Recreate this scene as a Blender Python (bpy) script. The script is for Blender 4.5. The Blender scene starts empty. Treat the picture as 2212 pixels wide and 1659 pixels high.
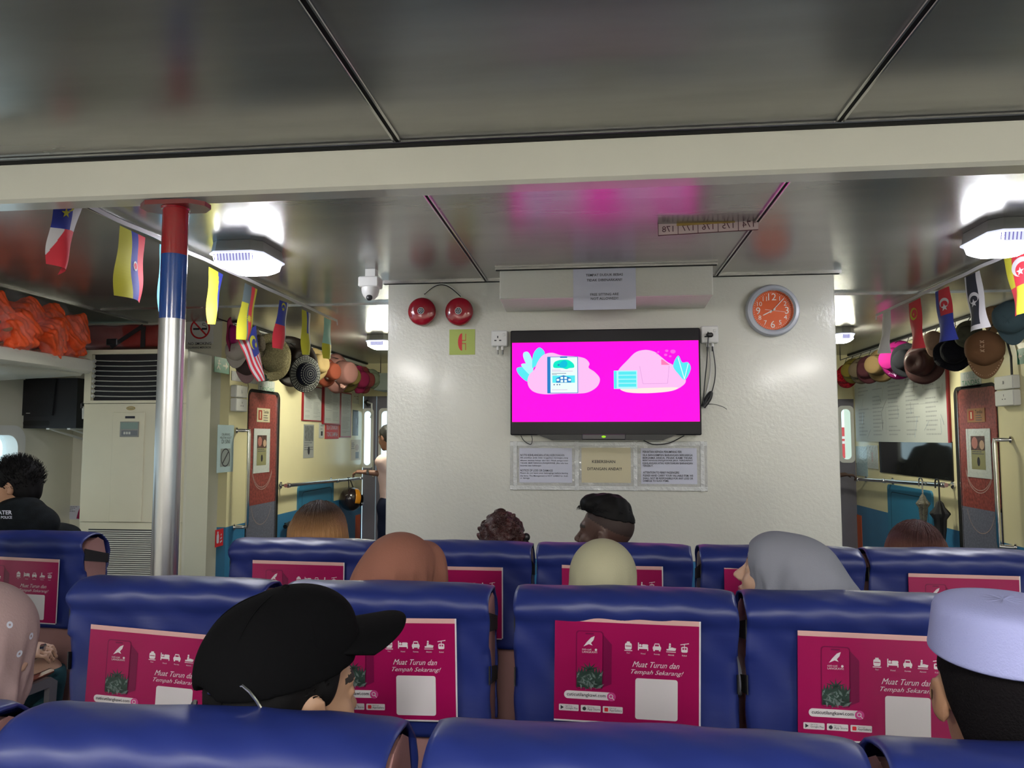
import bpy, math, random
import numpy as np
from mathutils import Vector, Matrix, Euler
R = math.radians
random.seed(7)
SC = bpy.context.scene
COL = SC.collection

# ---------------------------------------------------------------- camera
F_PX, CX, CY = 1600.0, 1106.0, 829.5
YAW, PITCH = math.atan(179.0/1600.0), math.atan(115.5/1600.0)
EYE = Vector((0, 0, 1.52))
cam_d = bpy.data.cameras.new('camera')
cam_d.sensor_fit = 'HORIZONTAL'; cam_d.sensor_width = 36.0
cam_d.lens = F_PX/2212.0*36.0
cam_d.clip_start = 0.02
cam = bpy.data.objects.new('camera', cam_d)
cam.location = EYE
cam.rotation_euler = (R(90)+PITCH, R(0.0), YAW)
COL.objects.link(cam)
SC.camera = cam
CM = Euler((R(90)+PITCH, 0, YAW)).to_matrix()

# ---------------------------------------------------------------- view, world
SC.view_settings.view_transform = 'Standard'
SC.view_settings.look = 'None'
SC.view_settings.exposure = 0.0
SC.view_settings.gamma = 1.0
SC.view_settings.use_curve_mapping = False
world = bpy.data.worlds.new('world'); SC.world = world
world.use_nodes = True
_bg = world.node_tree.nodes['Background']
_bg.inputs[0].default_value = (0.62, 0.86, 0.95, 1)
_bg.inputs[1].default_value = 2.2
LAMP_E = 62.0        # emission of the bulkhead lamp lenses
FILL_E = 128.0          # emission of the unseen tubes added as fill over the rear rows

# ---------------------------------------------------------------- pixel -> world
def ray(px, py):
    return CM @ Vector(((px-CX)/F_PX, -(py-CY)/F_PX, -1.0))
def on_y(px, py, Y):
    d = ray(px, py); return EYE + d*((Y-EYE.y)/d.y)
def on_x(px, py, X):
    d = ray(px, py); return EYE + d*((X-EYE.x)/d.x)
def on_z(px, py, Z):
    d = ray(px, py); return EYE + d*((Z-EYE.z)/d.z)

# ---------------------------------------------------------------- materials
def lin(c):
    if isinstance(c, str):
        c = c.lstrip('#'); c = [int(c[i:i+2], 16)/255 for i in (0, 2, 4)]
        return tuple((x/12.92 if x <= .04045 else ((x+.055)/1.055)**2.4) for x in c)
    return tuple(c)
_M = {}
def mat(name, col, rough=.5, metal=0.0, bump=None, vary=None, coat=0.0, emit=0.0, alpha=1.0, spec=None, sheen=0.0, sss=0.0, ramp=None):
    """bump=(scale,strength[,stretch xyz]); vary=(scale,amount[,stretch]); ramp=(axis z0,z1,colour2) along object Z"""
    if name in _M: return _M[name]
    m = bpy.data.materials.new(name); m.use_nodes = True
    nt = m.node_tree; b = nt.nodes['Principled BSDF']
    c = lin(col)
    b.inputs['Base Color'].default_value = (*c, 1)
    b.inputs['Roughness'].default_value = rough
    b.inputs['Metallic'].default_value = metal
    if coat: b.inputs['Coat Weight'].default_value = coat; b.inputs['Coat Roughness'].default_value = .12
    if spec is not None: b.inputs['Specular IOR Level'].default_value = spec
    if sheen: b.inputs['Sheen Weight'].default_value = sheen
    if sss:
        b.inputs['Subsurface Weight'].default_value = sss; b.inputs['Subsurface Scale'].default_value = .01
    if emit:
        b.inputs['Emission Color'].default_value = (*c, 1); b.inputs['Base Color'].default_value = (0, 0, 0, 1); b.inputs['Specular IOR Level'].default_value = .15; b.inputs['Emission Strength'].default_value = emit
    if alpha < 1: b.inputs['Alpha'].default_value = alpha
    tc = None
    def coord(stretch):
        nonlocal tc
        if tc is None: tc = nt.nodes.new('ShaderNodeTexCoord')
        mp = nt.nodes.new('ShaderNodeMapping'); mp.inputs['Scale'].default_value = stretch
        nt.links.new(tc.outputs['Object'], mp.inputs[0]); return mp.outputs[0]
    colsock = None
    if ramp:
        ax, z0, z1, c2 = ramp
        co = coord((1, 1, 1)); sp = nt.nodes.new('ShaderNodeSeparateXYZ'); nt.links.new(co, sp.inputs[0])
        mr = nt.nodes.new('ShaderNodeMapRange'); mr.inputs[1].default_value = z0; mr.inputs[2].default_value = z1
        nt.links.new(sp.outputs[ax], mr.inputs[0])
        mx = nt.nodes.new('ShaderNodeMix'); mx.data_type = 'RGBA'
        mx.inputs[6].default_value = (*c, 1); mx.inputs[7].default_value = (*lin(c2), 1)
        nt.links.new(mr.outputs[0], mx.inputs[0]); colsock = mx.outputs[2]
    if vary:
        n = nt.nodes.new('ShaderNodeTexNoise'); n.inputs['Scale'].default_value = vary[0]; n.inputs['Detail'].default_value = 4
        nt.links.new(coord(vary[2] if len(vary) > 2 else (1, 1, 1)), n.inputs['Vector'])
        mr = nt.nodes.new('ShaderNodeMapRange'); mr.inputs[1].default_value = .3; mr.inputs[2].default_value = .7
        mr.inputs[3].default_value = 1-vary[1]; mr.inputs[4].default_value = 1+vary[1]*.6
        nt.links.new(n.outputs[0], mr.inputs[0])
        mx = nt.nodes.new('ShaderNodeVectorMath'); mx.operation = 'SCALE'
        mx.inputs[0].default_value = c
        if colsock: nt.links.new(colsock, mx.inputs[0])
        nt.links.new(mr.outputs[0], mx.inputs['Scale']); colsock = mx.outputs[0]
    if colsock: nt.links.new(colsock, b.inputs['Base Color'])
    if bump:
        n = nt.nodes.new('ShaderNodeTexNoise'); n.inputs['Scale'].default_value = bump[0]; n.inputs['Detail'].default_value = 3
        nt.links.new(coord(bump[2] if len(bump) > 2 else (1, 1, 1)), n.inputs['Vector'])
        bp = nt.nodes.new('ShaderNodeBump'); bp.inputs['Strength'].default_value = bump[1]; bp.inputs['Distance'].default_value = .01
        nt.links.new(n.outputs[0], bp.inputs['Height']); nt.links.new(bp.outputs[0], b.inputs['Normal'])
    _M[name] = m
    return m

# ---------------------------------------------------------------- frames and mesh builder
class Fr:
    """plane frame: origin, u (right), v (up), n = u x v towards the viewer"""
    def __init__(s, o, u, v):
        s.o = Vector(o); s.u = Vector(u).normalized(); s.v = Vector(v).normalized(); s.n = s.u.cross(s.v).normalized()
    def p(s, a, b, h=0.0): return s.o + s.u*a + s.v*b + s.n*h
    def sub(s, a, b, h=0.0, rot=0.0):
        u = s.u*math.cos(rot)+s.v*math.sin(rot); v = s.v*math.cos(rot)-s.u*math.sin(rot)
        return Fr(s.p(a, b, h), u, v)
def FY(o): return Fr(o, (1, 0, 0), (0, 0, 1))       # faces the camera (-Y)
def FL(o): return Fr(o, (0, 1, 0), (0, 0, 1))       # faces +X (left wall)
def FRt(o): return Fr(o, (0, -1, 0), (0, 0, 1))     # faces -X (right wall)
XYZ = Fr((0, 0, 0), (1, 0, 0), (0, 1, 0))

_TXT = {}
def text_data(s, shear=0.0, off=0.0):
    key = (s, shear, off)
    if key in _TXT: return _TXT[key]
    cu = bpy.data.curves.new('t', 'FONT'); cu.body = s; cu.size = 1; cu.resolution_u = 2
    cu.shear = shear; cu.offset = off
    ob = bpy.data.objects.new('t', cu); COL.objects.link(ob)
    dg = bpy.context.evaluated_depsgraph_get()
    me = ob.evaluated_get(dg).to_mesh()
    vs = [(v.co.x, v.co.y) for v in me.vertices]; fs = [tuple(p.vertices) for p in me.polygons]
    ob.evaluated_get(dg).to_mesh_clear()
    bpy.data.objects.remove(ob); bpy.data.curves.remove(cu)
    if vs:
        x0 = min(v[0] for v in vs); x1 = max(v[0] for v in vs); y0 = min(v[1] for v in vs); y1 = max(v[1] for v in vs)
    else: x0 = y0 = 0; x1 = y1 = 1
    _TXT[key] = (vs, fs, x0, x1, y0, y1)
    return _TXT[key]

class MB:
    def __init__(s): s.v = []; s.f = []; s.mi = []; s.m = []
    def mid(s, m):
        if m not in s.m: s.m.append(m)
        return s.m.index(m)
    def add(s, vs, fs, m):
        k = len(s.v); s.v.extend([Vector(v) for v in vs]); i = s.mid(m)
        for f in fs: s.f.append(tuple(k+j for j in f)); s.mi.append(i)
        return s
    def box(s, c, d, m, rot=None, bev=0.0):
        hx, hy, hz = d[0]/2, d[1]/2, d[2]/2; c = Vector(c)
        if bev > 0:
            b = min(bev, hx*.99, hy*.99, hz*.99); pts = []
            for z, i in ((-hz, b), (-hz+b, 0), (hz-b, 0), (hz, b)):
                x, y = hx-i, hy-i; q = b*.999 if i == 0 else b*.6
                pts.append([(-x+q, -y), (x-q, -y), (x, -y+q), (x, y-q), (x-q, y), (-x+q, y), (-x, y-q), (-x, -y+q)])
                pts[-1] = [Vector((p[0], p[1], z)) for p in pts[-1]]
            vs = [p for r_ in pts for p in r_]; fs = []
            for k in range(3):
                for j in range(8):
                    a = k*8+j; b2 = k*8+(j+1) % 8; fs.append((a, b2, b2+8, a+8))
            fs.append(tuple(range(7, -1, -1))); fs.append(tuple(range(24, 32)))
        else:
            vs = [Vector((x, y, z)) for z in (-hz, hz) for y in (-hy, hy) for x in (-hx, hx)]
            fs = [(0, 2, 3, 1), (4, 5, 7, 6), (0, 1, 5, 4), (2, 6, 7, 3), (0, 4, 6, 2), (1, 3, 7, 5)]
        if rot is not None: vs = [rot @ v for v in vs]
        return s.add([v+c for v in vs], fs, m)
    def fbox(s, fr, a0, a1, b0, b1, h0, h1, m, bev=0.0):
        """box in a frame"""
        rot = Matrix((fr.u, fr.v, fr.n)).transposed()
        return s.box(fr.p((a0+a1)/2, (b0+b1)/2, (h0+h1)/2), (abs(a1-a0), abs(b1-b0), abs(h1-h0)), m, rot, bev)
    def poly(s, fr, pts, m, h=0.0):
        return s.add([fr.p(a, b, h) for a, b in pts], [tuple(range(len(pts)))], m)
    def rect(s, fr, a0, a1, b0, b1, m, h=0.0): return s.poly(fr, [(a0, b0), (a1, b0), (a1, b1), (a0, b1)], m, h)
    def rrect(s, fr, a0, a1, b0, b1, r, m, h=0.0, n=5):
        return s.poly(fr, rr_pts(a0, a1, b0, b1, r, n), m, h)
    def disc(s, fr, a, b, r, m, h=0.0, n=24, ry=None):
        ry = ry or r
        return s.poly(fr, [(a+r*math.cos(2*math.pi*i/n), b+ry*math.sin(2*math.pi*i/n)) for i in range(n)], m, h)
    def ring(s, fr, a, b, r0, r1, m, h=0.0, n=32, a0=0, a1=360):
        vs = []; fs = []
        for i in range(n+1):
            t = R(a0+(a1-a0)*i/n)
            vs += [fr.p(a+r0*math.cos(t), b+r0*math.sin(t), h), fr.p(a+r1*math.cos(t), b+r1*math.sin(t), h)]
        for i in range(n): k = 2*i; fs.append((k, k+1, k+3, k+2))
        return s.add(vs, fs, m)
    def prism(s, fr, pts, h0, h1, m, mside=None):
        n = len(pts)
        s.add([fr.p(a, b, h1) for a, b in pts], [tuple(range(n))], m)
        s.add([fr.p(a, b, h0) for a, b in pts], [tuple(range(n-1, -1, -1))], mside or m)
        s.add([fr.p(a, b, h0) for a, b in pts]+[fr.p(a, b, h1) for a, b in pts],
              [(i, (i+1) % n, n+(i+1) % n, n+i) for i in range(n)], mside or m)
        return s
    def text(s, fr, txt, a, b, m, w=None, hgt=None, h=0.0, shear=0.0, off=0.0, align='C', mirror=False):
        vs, fs, x0, x1, y0, y1 = text_data(txt, shear, off)
        sx = sy = None
        if w: sx = w/(x1-x0)
        if hgt: sy = hgt/(y1-y0)
        if sx is None: sx = sy
        if sy is None: sy = sx
        ox = {'C': (x0+x1)/2, 'L': x0, 'R': x1}[align]; oy = (y0+y1)/2; g = -1 if mirror else 1
        return s.add([fr.p(a+g*(x-ox)*sx, b+(y-oy)*sy, h) for x, y in vs], fs, m)
    def cyl(s, p0, p1, r0, m, r1=None, n=16, caps=True):
        r1 = r0 if r1 is None else r1; p0 = Vector(p0); p1 = Vector(p1); d = (p1-p0).normalized()
        u = d.orthogonal().normalized(); w = d.cross(u); vs = []
        for p, r_ in ((p0, r0), (p1, r1)):
            vs += [p+(u*math.cos(2*math.pi*i/n)+w*math.sin(2*math.pi*i/n))*r_ for i in range(n)]
        fs = [(i, (i+1) % n, n+(i+1) % n, n+i) for i in range(n)]
        if caps: fs += [tuple(range(n-1, -1, -1)), tuple(range(n, 2*n))]
        return s.add(vs, fs, m)
    def tube(s, pts, r, m, n=8, caps=True):
        pts = [Vector(p) for p in pts]; rs = r if isinstance(r, (list, tuple)) else [r]*len(pts)
        vs = []; fs = []; u = None
        for i, p in enumerate(pts):
            d = (pts[min(i+1, len(pts)-1)]-pts[max(i-1, 0)])
            if d.length < 1e-9: d = Vector((0, 0, 1))
            d.normalize()
            if u is None: u = d.orthogonal().normalized()
            else:
                u = u-d*u.dot(d); u = u.normalized() if u.length > 1e-6 else d.orthogonal().normalized()
            w = d.cross(u)
            vs += [p+(u*math.cos(2*math.pi*k/n)+w*math.sin(2*math.pi*k/n))*rs[i] for k in range(n)]
        for i in range(len(pts)-1):
            for k in range(n): a = i*n+k; b = i*n+(k+1) % n; fs.append((a, b, b+n, a+n))
        if caps: fs += [tuple(range(n-1, -1, -1)), tuple(range(len(vs)-n, len(vs)))]
        return s.add(vs, fs, m)
    def lathe(s, o, axis, prof, m, n=32, ref=None, fn=None, caps=True):
        """prof: list of (radius, distance along axis) ; fn(ang, r, t)-> (r, t)"""
        o = Vector(o); d = Vector(axis).normalized(); u = Vector(ref).normalized() if ref else d.orthogonal().normalized()
        u = (u-d*u.dot(d)).normalized(); w = d.cross(u); vs = []; fs = []
        for (r_, t) in prof:
            for k in range(n):
                a = 2*math.pi*k/n; rr, tt = (r_, t) if fn is None else fn(a, r_, t)
                vs.append(o+d*tt+(u*math.cos(a)+w*math.sin(a))*rr)
        for i in range(len(prof)-1):
            for k in range(n): a = i*n+k; b = i*n+(k+1) % n; fs.append((a, b, b+n, a+n))
        if caps: fs += [tuple(range(n-1, -1, -1)), tuple(range(len(vs)-n, len(vs)))]
        return s.add(vs, fs, m)
    def grid(s, fn, nu, nv, m, mfn=None):
        vs = [fn(i/nu, j/nv) for j in range(nv+1) for i in range(nu+1)]
        k = len(s.v); s.v.extend([Vector(v) for v in vs])
        for j in range(nv):
            for i in range(nu):
                a = k+j*(nu+1)+i
                s.f.append((a, a+1, a+nu+2, a+nu+1)); s.mi.append(s.mid(mfn((i+.5)/nu, (j+.5)/nv) if mfn else m))
        return s
    def ell(s, c, r, m, n=16, rot=None):
        c = Vector(c); r = (r, r, r) if not isinstance(r, (tuple, list)) else r; vs = []; fs = []
        for i in range(1, n):
            t = math.pi*i/n
            for k in range(2*n):
                a = math.pi*k/n; p = Vector((r[0]*math.sin(t)*math.cos(a), r[1]*math.sin(t)*math.sin(a), r[2]*math.cos(t)))
                vs.append(c+(rot @ p if rot is not None else p))
        N = 2*n
        for z in (r[2], -r[2]):
            p = Vector((0, 0, z)); vs.append(c+(rot @ p if rot is not None else p))
        for i in range(n-2):
            for k in range(N): a = i*N+k; b = i*N+(k+1) % N; fs.append((a, a+N, b+N, b))
        t, q = len(vs)-2, len(vs)-1
        for k in range(N): fs.append((t, k, (k+1) % N)); fs.append((q, (n-2)*N+(k+1) % N, (n-2)*N+k))
        return s.add(vs, fs, m)
    def build(s, name, parent=None, smooth=False, loc=None, solid=0.0, bevel=0.0):
        me = bpy.data.meshes.new(name)
        vs = s.v
        o = Vector((0, 0, 0))
        if loc is not None: o = Vector(loc)
        me.from_pydata([tuple(v-o) for v in vs], [], s.f)
        for m in s.m: me.materials.append(m)
        me.polygons.foreach_set('material_index', s.mi)
        if smooth:
            me.polygons.foreach_set('use_smooth', [True]*len(s.f))
        me.update()
        ob = bpy.data.objects.new(name, me); COL.objects.link(ob)
        ob.location = o
        if parent is not None:
            ob.parent = parent; ob.location = o-PLOC.get(parent.name, Vector((0, 0, 0))) if loc is None else o
            if loc is None: ob.location = -PLOC.get(parent.name, Vector((0, 0, 0)))
            else: ob.location = o-PLOC.get(parent.name, Vector((0, 0, 0)))
            PLOC[ob.name] = o
        else: PLOC[ob.name] = o
        if smooth and smooth != 2:
            try: me.set_sharp_from_angle(angle=R(40))
            except Exception: pass
        if solid:
            md = ob.modifiers.new('thickness', 'SOLIDIFY'); md.thickness = solid; md.offset = 0
        if bevel:
            md = ob.modifiers.new('edges', 'BEVEL'); md.width = bevel; md.segments = 2; md.limit_method = 'ANGLE'
        return ob
PLOC = {}
def rr_pts(a0, a1, b0, b1, r, n=5):
    if a0 > a1: a0, a1 = a1, a0
    if b0 > b1: b0, b1 = b1, b0
    r = min(r, (a1-a0)/2*.99, (b1-b0)/2*.99); pts = []
    for cx, cy, t0 in ((a1-r, b1-r, 0), (a0+r, b1-r, 90), (a0+r, b0+r, 180), (a1-r, b0+r, 270)):
        for i in range(n+1):
            t = R(t0+90*i/n); pts.append((cx+r*math.cos(t), cy+r*math.sin(t)))
    return pts
def star_pts(a, b, r, k=5, rin=.4, rot=90):
    return [(a+(r if i % 2 == 0 else r*rin)*math.cos(R(rot+180*i/k)), b+(r if i % 2 == 0 else r*rin)*math.sin(R(rot+180*i/k))) for i in range(2*k)]
def crescent(a, b, r, rot=0, n=16, d=.35, q=.82):
    """crescent opening towards rot degrees"""
    o = []
    for i in range(n+1): t = R(rot+38+(284)*i/n); o.append((a+r*math.cos(t), b+r*math.sin(t)))
    c = (a+r*d*math.cos(R(rot)), b+r*d*math.sin(R(rot)))
    e0 = o[-1]; e1 = o[0]; ri = math.hypot(e0[0]-c[0], e0[1]-c[1])
    t0 = math.atan2(e0[1]-c[1], e0[0]-c[0]); t1 = math.atan2(e1[1]-c[1], e1[0]-c[0])
    while t1 > t0: t1 -= 2*math.pi
    inn = [(c[0]+ri*math.cos(t0+(t1-t0)*i/n), c[1]+ri*math.sin(t0+(t1-t0)*i/n)) for i in range(1, n)]
    return o, inn

def tag(o, label=None, cat=None, group=None, kind=None):
    if label: o['label'] = label
    if cat: o['category'] = cat
    if group: o['group'] = group
    if kind: o['kind'] = kind
    return o
def empty(name, loc, label=None, cat=None, group=None):
    o = bpy.data.objects.new(name, None); COL.objects.link(o); o.location = loc; o.empty_display_size = .05
    PLOC[o.name] = Vector(loc)
    return tag(o, label, cat, group)
def struct(o): o['kind'] = 'structure'; return o
def copy_tree(o, parent=None):
    c = o.copy(); COL.objects.link(c)
    if parent is not None: c.parent = parent
    for ch in list(o.children): copy_tree(ch, c)
    return c
# ================================================================ materials used all over
CREAM = mat('cream_paint', (.74, .72, .61), .22, vary=(1.2, .05), bump=(60, .05), coat=.3)
CREAMW = mat('offwhite_gloss_paint', (.60, .595, .53), .2, vary=(.9, .03), bump=(55, .16), coat=.4)
BEAMP = mat('beam_gloss_paint', (.78, .76, .66), .22, vary=(2, .05), bump=(5, .12, (1, 1, 4)), coat=.3)
YELL = mat('pale_yellow_paint', (.80, .73, .45), .3, vary=(2, .05), bump=(8, .06), coat=.2)
YBLU = mat('teal_blue_paint', (.04, .20, .40), .35, vary=(3, .1), coat=.2)
ORNG = mat('orange_paint', (.62, .10, .02), .4)
CEILM = mat('brushed_steel_ceiling', (.37, .365, .345), .25, metal=.6, bump=(2.2, .10, (.5, 4, 1)), vary=(2.0, .15, (.6, 3, 1)))
CEILD = mat('recess_shade_panel', (.035, .035, .033), .3, bump=(3, .1))  # shade of the ceiling-edge recess put into a dark panel colour
CHROME = mat('chrome', (.75, .75, .73), .12, metal=1.0)
CHROMD = mat('dull_chrome_trim', (.5, .5, .5), .2, metal=1.0)
BLACK = mat('black_plastic', (.012, .012, .014), .4)
BLKGAP = mat('black_gap', (.006, .006, .006), .8)
WHITEP = mat('white_plastic', (.72, .72, .70), .35)
PAPER = mat('white_paper', (.55, .56, .66), .55)
PAPERG = mat('greyish_paper', (.52, .54, .52), .6)
INK = mat('black_ink', (.02, .02, .03), .6)
REDF = mat('red_frame', (.32, .012, .02), .35)
REDP = mat('sign_red', (.62, .02, .03), .4)
GREENP = mat('sign_green', (.01, .20, .10), .4)
PLAST = mat('clear_plastic_sheet', (.8, .82, .82), .1, alpha=.3, bump=(25, .6))
SKYGLASS = mat('window_glass', (.8, .95, 1), .02, alpha=.12)
FLOORM = mat('dark_vinyl_floor', (.05, .055, .07), .5, vary=(6, .2))

ZC = EYE.z + .990           # ceiling height 2.51
YW = 4.59                   # front of the central block
XL, XR = -3.076, 3.076        # corridor side walls
YB0 = on_z(1106, 296, ZC).y # near face of the beam
BB = on_y(1106, 396, YB0).z # underside of the beam
YB1 = on_z(1106, 418, BB).y
BLX0 = on_y(836, 850, YW).x; BLX1 = on_y(1810, 850, YW).x
YC = 5.96                   # facing wall left of the corridor
YE = 9.61
YER = 9.24
YCR = on_x(2212, 700, XR).y - .4
HX = -4.486
HXR = 4.486

# ================================================================ room shell
def shell():
    b = MB(); b.box((0, 3.1, -.03), (9.4, 14.3, .06), FLOORM); struct(b.build('floor'))
    # ceiling: two fields of panels either side of the beam
    b = MB(); b.box(((-3.845+4.0)/2, (-4+YB0)/2, ZC+.03), (7.85, YB0+4, .06), CEILM)
    b.box(((-3.845+4.0)/2, (YB0+YE)/2, ZC+.031), (7.85, YE-YB0+.1, .06), CEILM)
    struct(b.build('ceiling'))
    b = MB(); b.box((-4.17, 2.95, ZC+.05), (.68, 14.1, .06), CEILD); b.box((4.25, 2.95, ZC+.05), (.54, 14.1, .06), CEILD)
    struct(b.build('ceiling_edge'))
    # hull walls with window openings
    def hull(x, name, wins):
        b = MB(); z0, z1 = 1.02, on_x(57, 932, HX).z
        wins = sorted(wins); ys = [-4.0]
        for a, c in wins: ys += [a, c]
        ys.append(YE+.1)
        t = .10; xc = x+(-t/2 if x < 0 else t/2)
        b.box((xc, (ys[0]+ys[-1])/2, z0/2), (t, ys[-1]-ys[0], z0), CREAM)
        b.box((xc, (ys[0]+ys[-1])/2, (z1+ZC+.1)/2), (t, ys[-1]-ys[0], ZC+.1-z1), CREAM)
        for i in range(0, len(ys), 2): b.box((xc, (ys[i]+ys[i+1])/2, (z0+z1)/2), (t, ys[i+1]-ys[i], z1-z0), CREAM)
        struct(b.build(name))
        n = 0
        for a, c in wins:
            n += 1
            f = MB(); fr = FL((x, 0, 0)) if x < 0 else FRt((x, 0, 0)); s = 1 if x < 0 else -1
            A, Cc = (a, c) if s == 1 else (-c, -a)
            o = rr_pts(A-.045, Cc+.045, z0-.045, z1+.045, .12, 6); i_ = rr_pts(A+.03, Cc-.03, z0+.03, z1-.03, .1, 6)
            k = len(o)
            f.add([fr.p(p[0], p[1], .03) for p in o]+[fr.p(p[0], p[1], .03) for p in i_], [(j, (j+1) % k, k+(j+1) % k, k+j) for j in range(k)], WHITEP)
            f.add([fr.p(p[0], p[1], -.0) for p in o]+[fr.p(p[0], p[1], .03) for p in o], [(j, (j+1) % k, k+(j+1) % k, k+j) for j in range(k)], WHITEP)
            f.add([fr.p(p[0], p[1], .03) for p in i_]+[fr.p(p[0], p[1], -.1) for p in i_], [(j, (j+1) % k, k+(j+1) % k, k+j) for j in range(k)], WHITEP)
            w = struct(f.build('window_%d' % (n if x < 0 else n+8), smooth=True))
            g = MB(); g.fbox(fr, A, Cc, z0, z1, -.07, -.06, SKYGLASS); g.build('glass', w)
    yw = on_x(36, 1000, HX).y
    hull(HX, 'wall_left', [(yw-1.0, yw), (yw-2.3, yw-1.3), (yw-3.6, yw-2.6), (yw-4.9, yw-3.9), (yw-6.2, yw-5.2)])
    hull(HXR, 'wall_right', [(3.1, 4.1), (1.8, 2.8), (.5, 1.5), (-.8, .2), (-2.1, -1.1)])
    b = MB(); b.box((0, -4.0, ZC/2), (9.2, .1, ZC+.1), CREAM); struct(b.build('wall_back'))
    # facing walls outboard of the corridors
    b = MB(); b.box(((HX+XL-.08)/2, YC+.05, ZC/2), (XL-.08-HX, .1, ZC), CREAM); struct(b.build('wall_front_left'))
    b = MB(); b.box(((HXR+XR+.08)/2, YCR+.05, ZC/2), (HXR-XR-.08, .1, ZC), CREAM); struct(b.build('wall_front_right'))
    # corridor walls (yellow over blue); blue edge height read from the photo
    zl = on_x(525, 1130, XL).z; zr = on_x(2200, 1180, XR).z
    for x, y0, name, zb in ((XL, YC, 'wall_corridor_left', zl), (XR, YCR, 'wall_corridor_right', zr)):
        b = MB(); fr = FL((x, 0, 0)) if x < 0 else FRt((x, 0, 0))
        xc = x+(-.04 if x < 0 else .04)
        b.box((xc, (y0+YE)/2, (zb+ZC)/2), (.08, YE-y0, ZC-zb), YELL)
        b.box((xc, (y0+YE)/2, zb/2), (.08, YE-y0, zb), YBLU)
        struct(b.build(name))
    # central block
    zb = on_y(1330, 1211, YW).z
    b = MB(); cx = (BLX0+BLX1)/2; w = BLX1-BLX0
    b.box((cx, (YW+YE)/2, (zb+ZC)/2), (w, YE-YW, ZC-zb), CREAMW, bev=.006)
    b.box((cx, (YW+YE)/2, zb/2), (w+.004, YE-YW+.004, zb), YBLU)
    struct(b.build('wall_front'))
    # beam
    b = MB(); b.box((0, (YB0+YB1)/2, (BB+ZC)/2+.02), (8.96, YB1-YB0, ZC-BB+.04), BEAMP, bev=.012)
    struct(b.build('ceiling_beam', smooth=True))
    b = MB()
    for y in (YB0-.012,):
        b.box((0, y, ZC-.006), (7.8, .02, .012), CHROMD, bev=.003); b.box((0, y+.006, ZC-.014), (7.8, .012, .012), BLKGAP)
    struct(b.build('trim_1'))
    # seams: pairs of chrome strips with a black gap running fore and aft
    n = 2
    def seam(x, y0, y1, w=.022):
        nonlocal n
        b = MB()
        b.box((x-w*.42, (y0+y1)/2, ZC-.004), (w*.36, y1-y0, .010), CHROMD, bev=.002)
        b.box((x+w*.42, (y0+y1)/2, ZC-.004), (w*.36, y1-y0, .010), CHROMD, bev=.002)
        b.box((x, (y0+y1)/2, ZC-.001), (w*.5, y1-y0, .006), BLKGAP)
        struct(b.build('trim_%d' % n)); n += 1
    xs = [on_z(1048, 603, ZC).x, on_z(1555, 585, ZC).x, on_z(465, 570, ZC).x, on_z(2100, 583, ZC).x]
    Ys = on_z(1900, 634, ZC).y
    for x in xs[:2]: seam(x, YB1, YW-.02)
    for x in xs[2:]: seam(x, YB1, Ys, .03)
    for x in (on_z(865, 312, ZC).x, on_z(1808, 265, ZC).x, on_z(6, 362, ZC).x, on_z(2420, 245, ZC).x): seam(x, -3.9, YB0-.02, .026)
    b = MB()
    for x0, x1 in ((-3.8, BLX0), (BLX1, 3.9)):
        b.box(((x0+x1)/2, Ys, ZC-.004), (x1-x0, .012, .01), CHROMD); b.box(((x0+x1)/2, Ys+.012, ZC-.002), (x1-x0, .012, .008), BLKGAP)
    struct(b.build('trim_%d' % n)); n += 1
    # cornice strips on top of the corridor walls, and on the block
    for x, y0 in ((XL+.02, YC), (XR-.02, YCR)):
        b = MB(); b.box((x, (y0+YE)/2, ZC-.03), (.035, YE-y0, .03), WHITEP); b.box((x*.995, (y0+YE)/2, ZC-.008), (.05, YE-y0, .014), BLKGAP)
        struct(b.build('trim_%d' % n)); n += 1
    b = MB(); b.box((cx, YW-.010, ZC-.005), (w+.05, .022, .012), BLKGAP); b.box((cx, YW-.024, ZC-.004), (w+.07, .01, .01), CHROMD)
    struct(b.build('trim_%d' % n)); n += 1
    for x in (-3.845, 4.0):
        b = MB(); b.box((x, (YB1+YC)/2, ZC-.004), (.025, YC-YB1, .014), CHROMD); struct(b.build('trim_%d' % n)); n += 1
    # end walls with glazed doors
    door_n = [1]
    GREYD = mat('grey_purple_door', (.17, .16, .20), .35, vary=(4, .1))
    def end_wall(x0, x1, name, wins, ztop, wz0, wz1, Y):
        """wins: (xa, xb) glazed openings across the end of the corridor"""
        b = MB(); b.box(((x0+x1)/2, Y+.05, (ztop+ZC)/2), (x1-x0, .1, ZC-ztop), YELL); struct(b.build(name))
        for i, (xa, xb, ga, gb) in enumerate(wins):
            b = MB()
            b.box(((xa+xb)/2, Y+.04, wz0/2), (xb-xa, .05, wz0), GREYD)
            b.box(((xa+xb)/2, Y+.04, (wz1+ztop)/2), (xb-xa, .05, ztop-wz1), GREYD)
            b.box(((xa+ga)/2, Y+.04, (wz0+wz1)/2), (ga-xa, .05, wz1-wz0), GREYD)
            b.box(((gb+xb)/2, Y+.04, (wz0+wz1)/2), (xb-gb, .05, wz1-wz0), GREYD)
            d = struct(b.build('door_%d' % door_n[0])); door_n[0] += 1
            fr = FY((0, Y+.015, 0)); o = rr_pts(ga-.02, gb+.02, wz0-.02, wz1+.02, .05); i_ = rr_pts(ga+.02, gb-.02, wz0+.02, wz1-.02, .05); k = len(o)
            f = MB(); f.add([fr.p(p[0], p[1], .01) for p in o]+[fr.p(p[0], p[1], .01) for p in i_], [(j, (j+1) % k, k+(j+1) % k, k+j) for j in range(k)], WHITEP)
            f.build('window_frame', d)
            g = MB(); g.box(((ga+gb)/2, Y+.04, (wz0+wz1)/2), (gb-ga, .006, wz1-wz0), SKYGLASS); g.build('glass', d)
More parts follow.
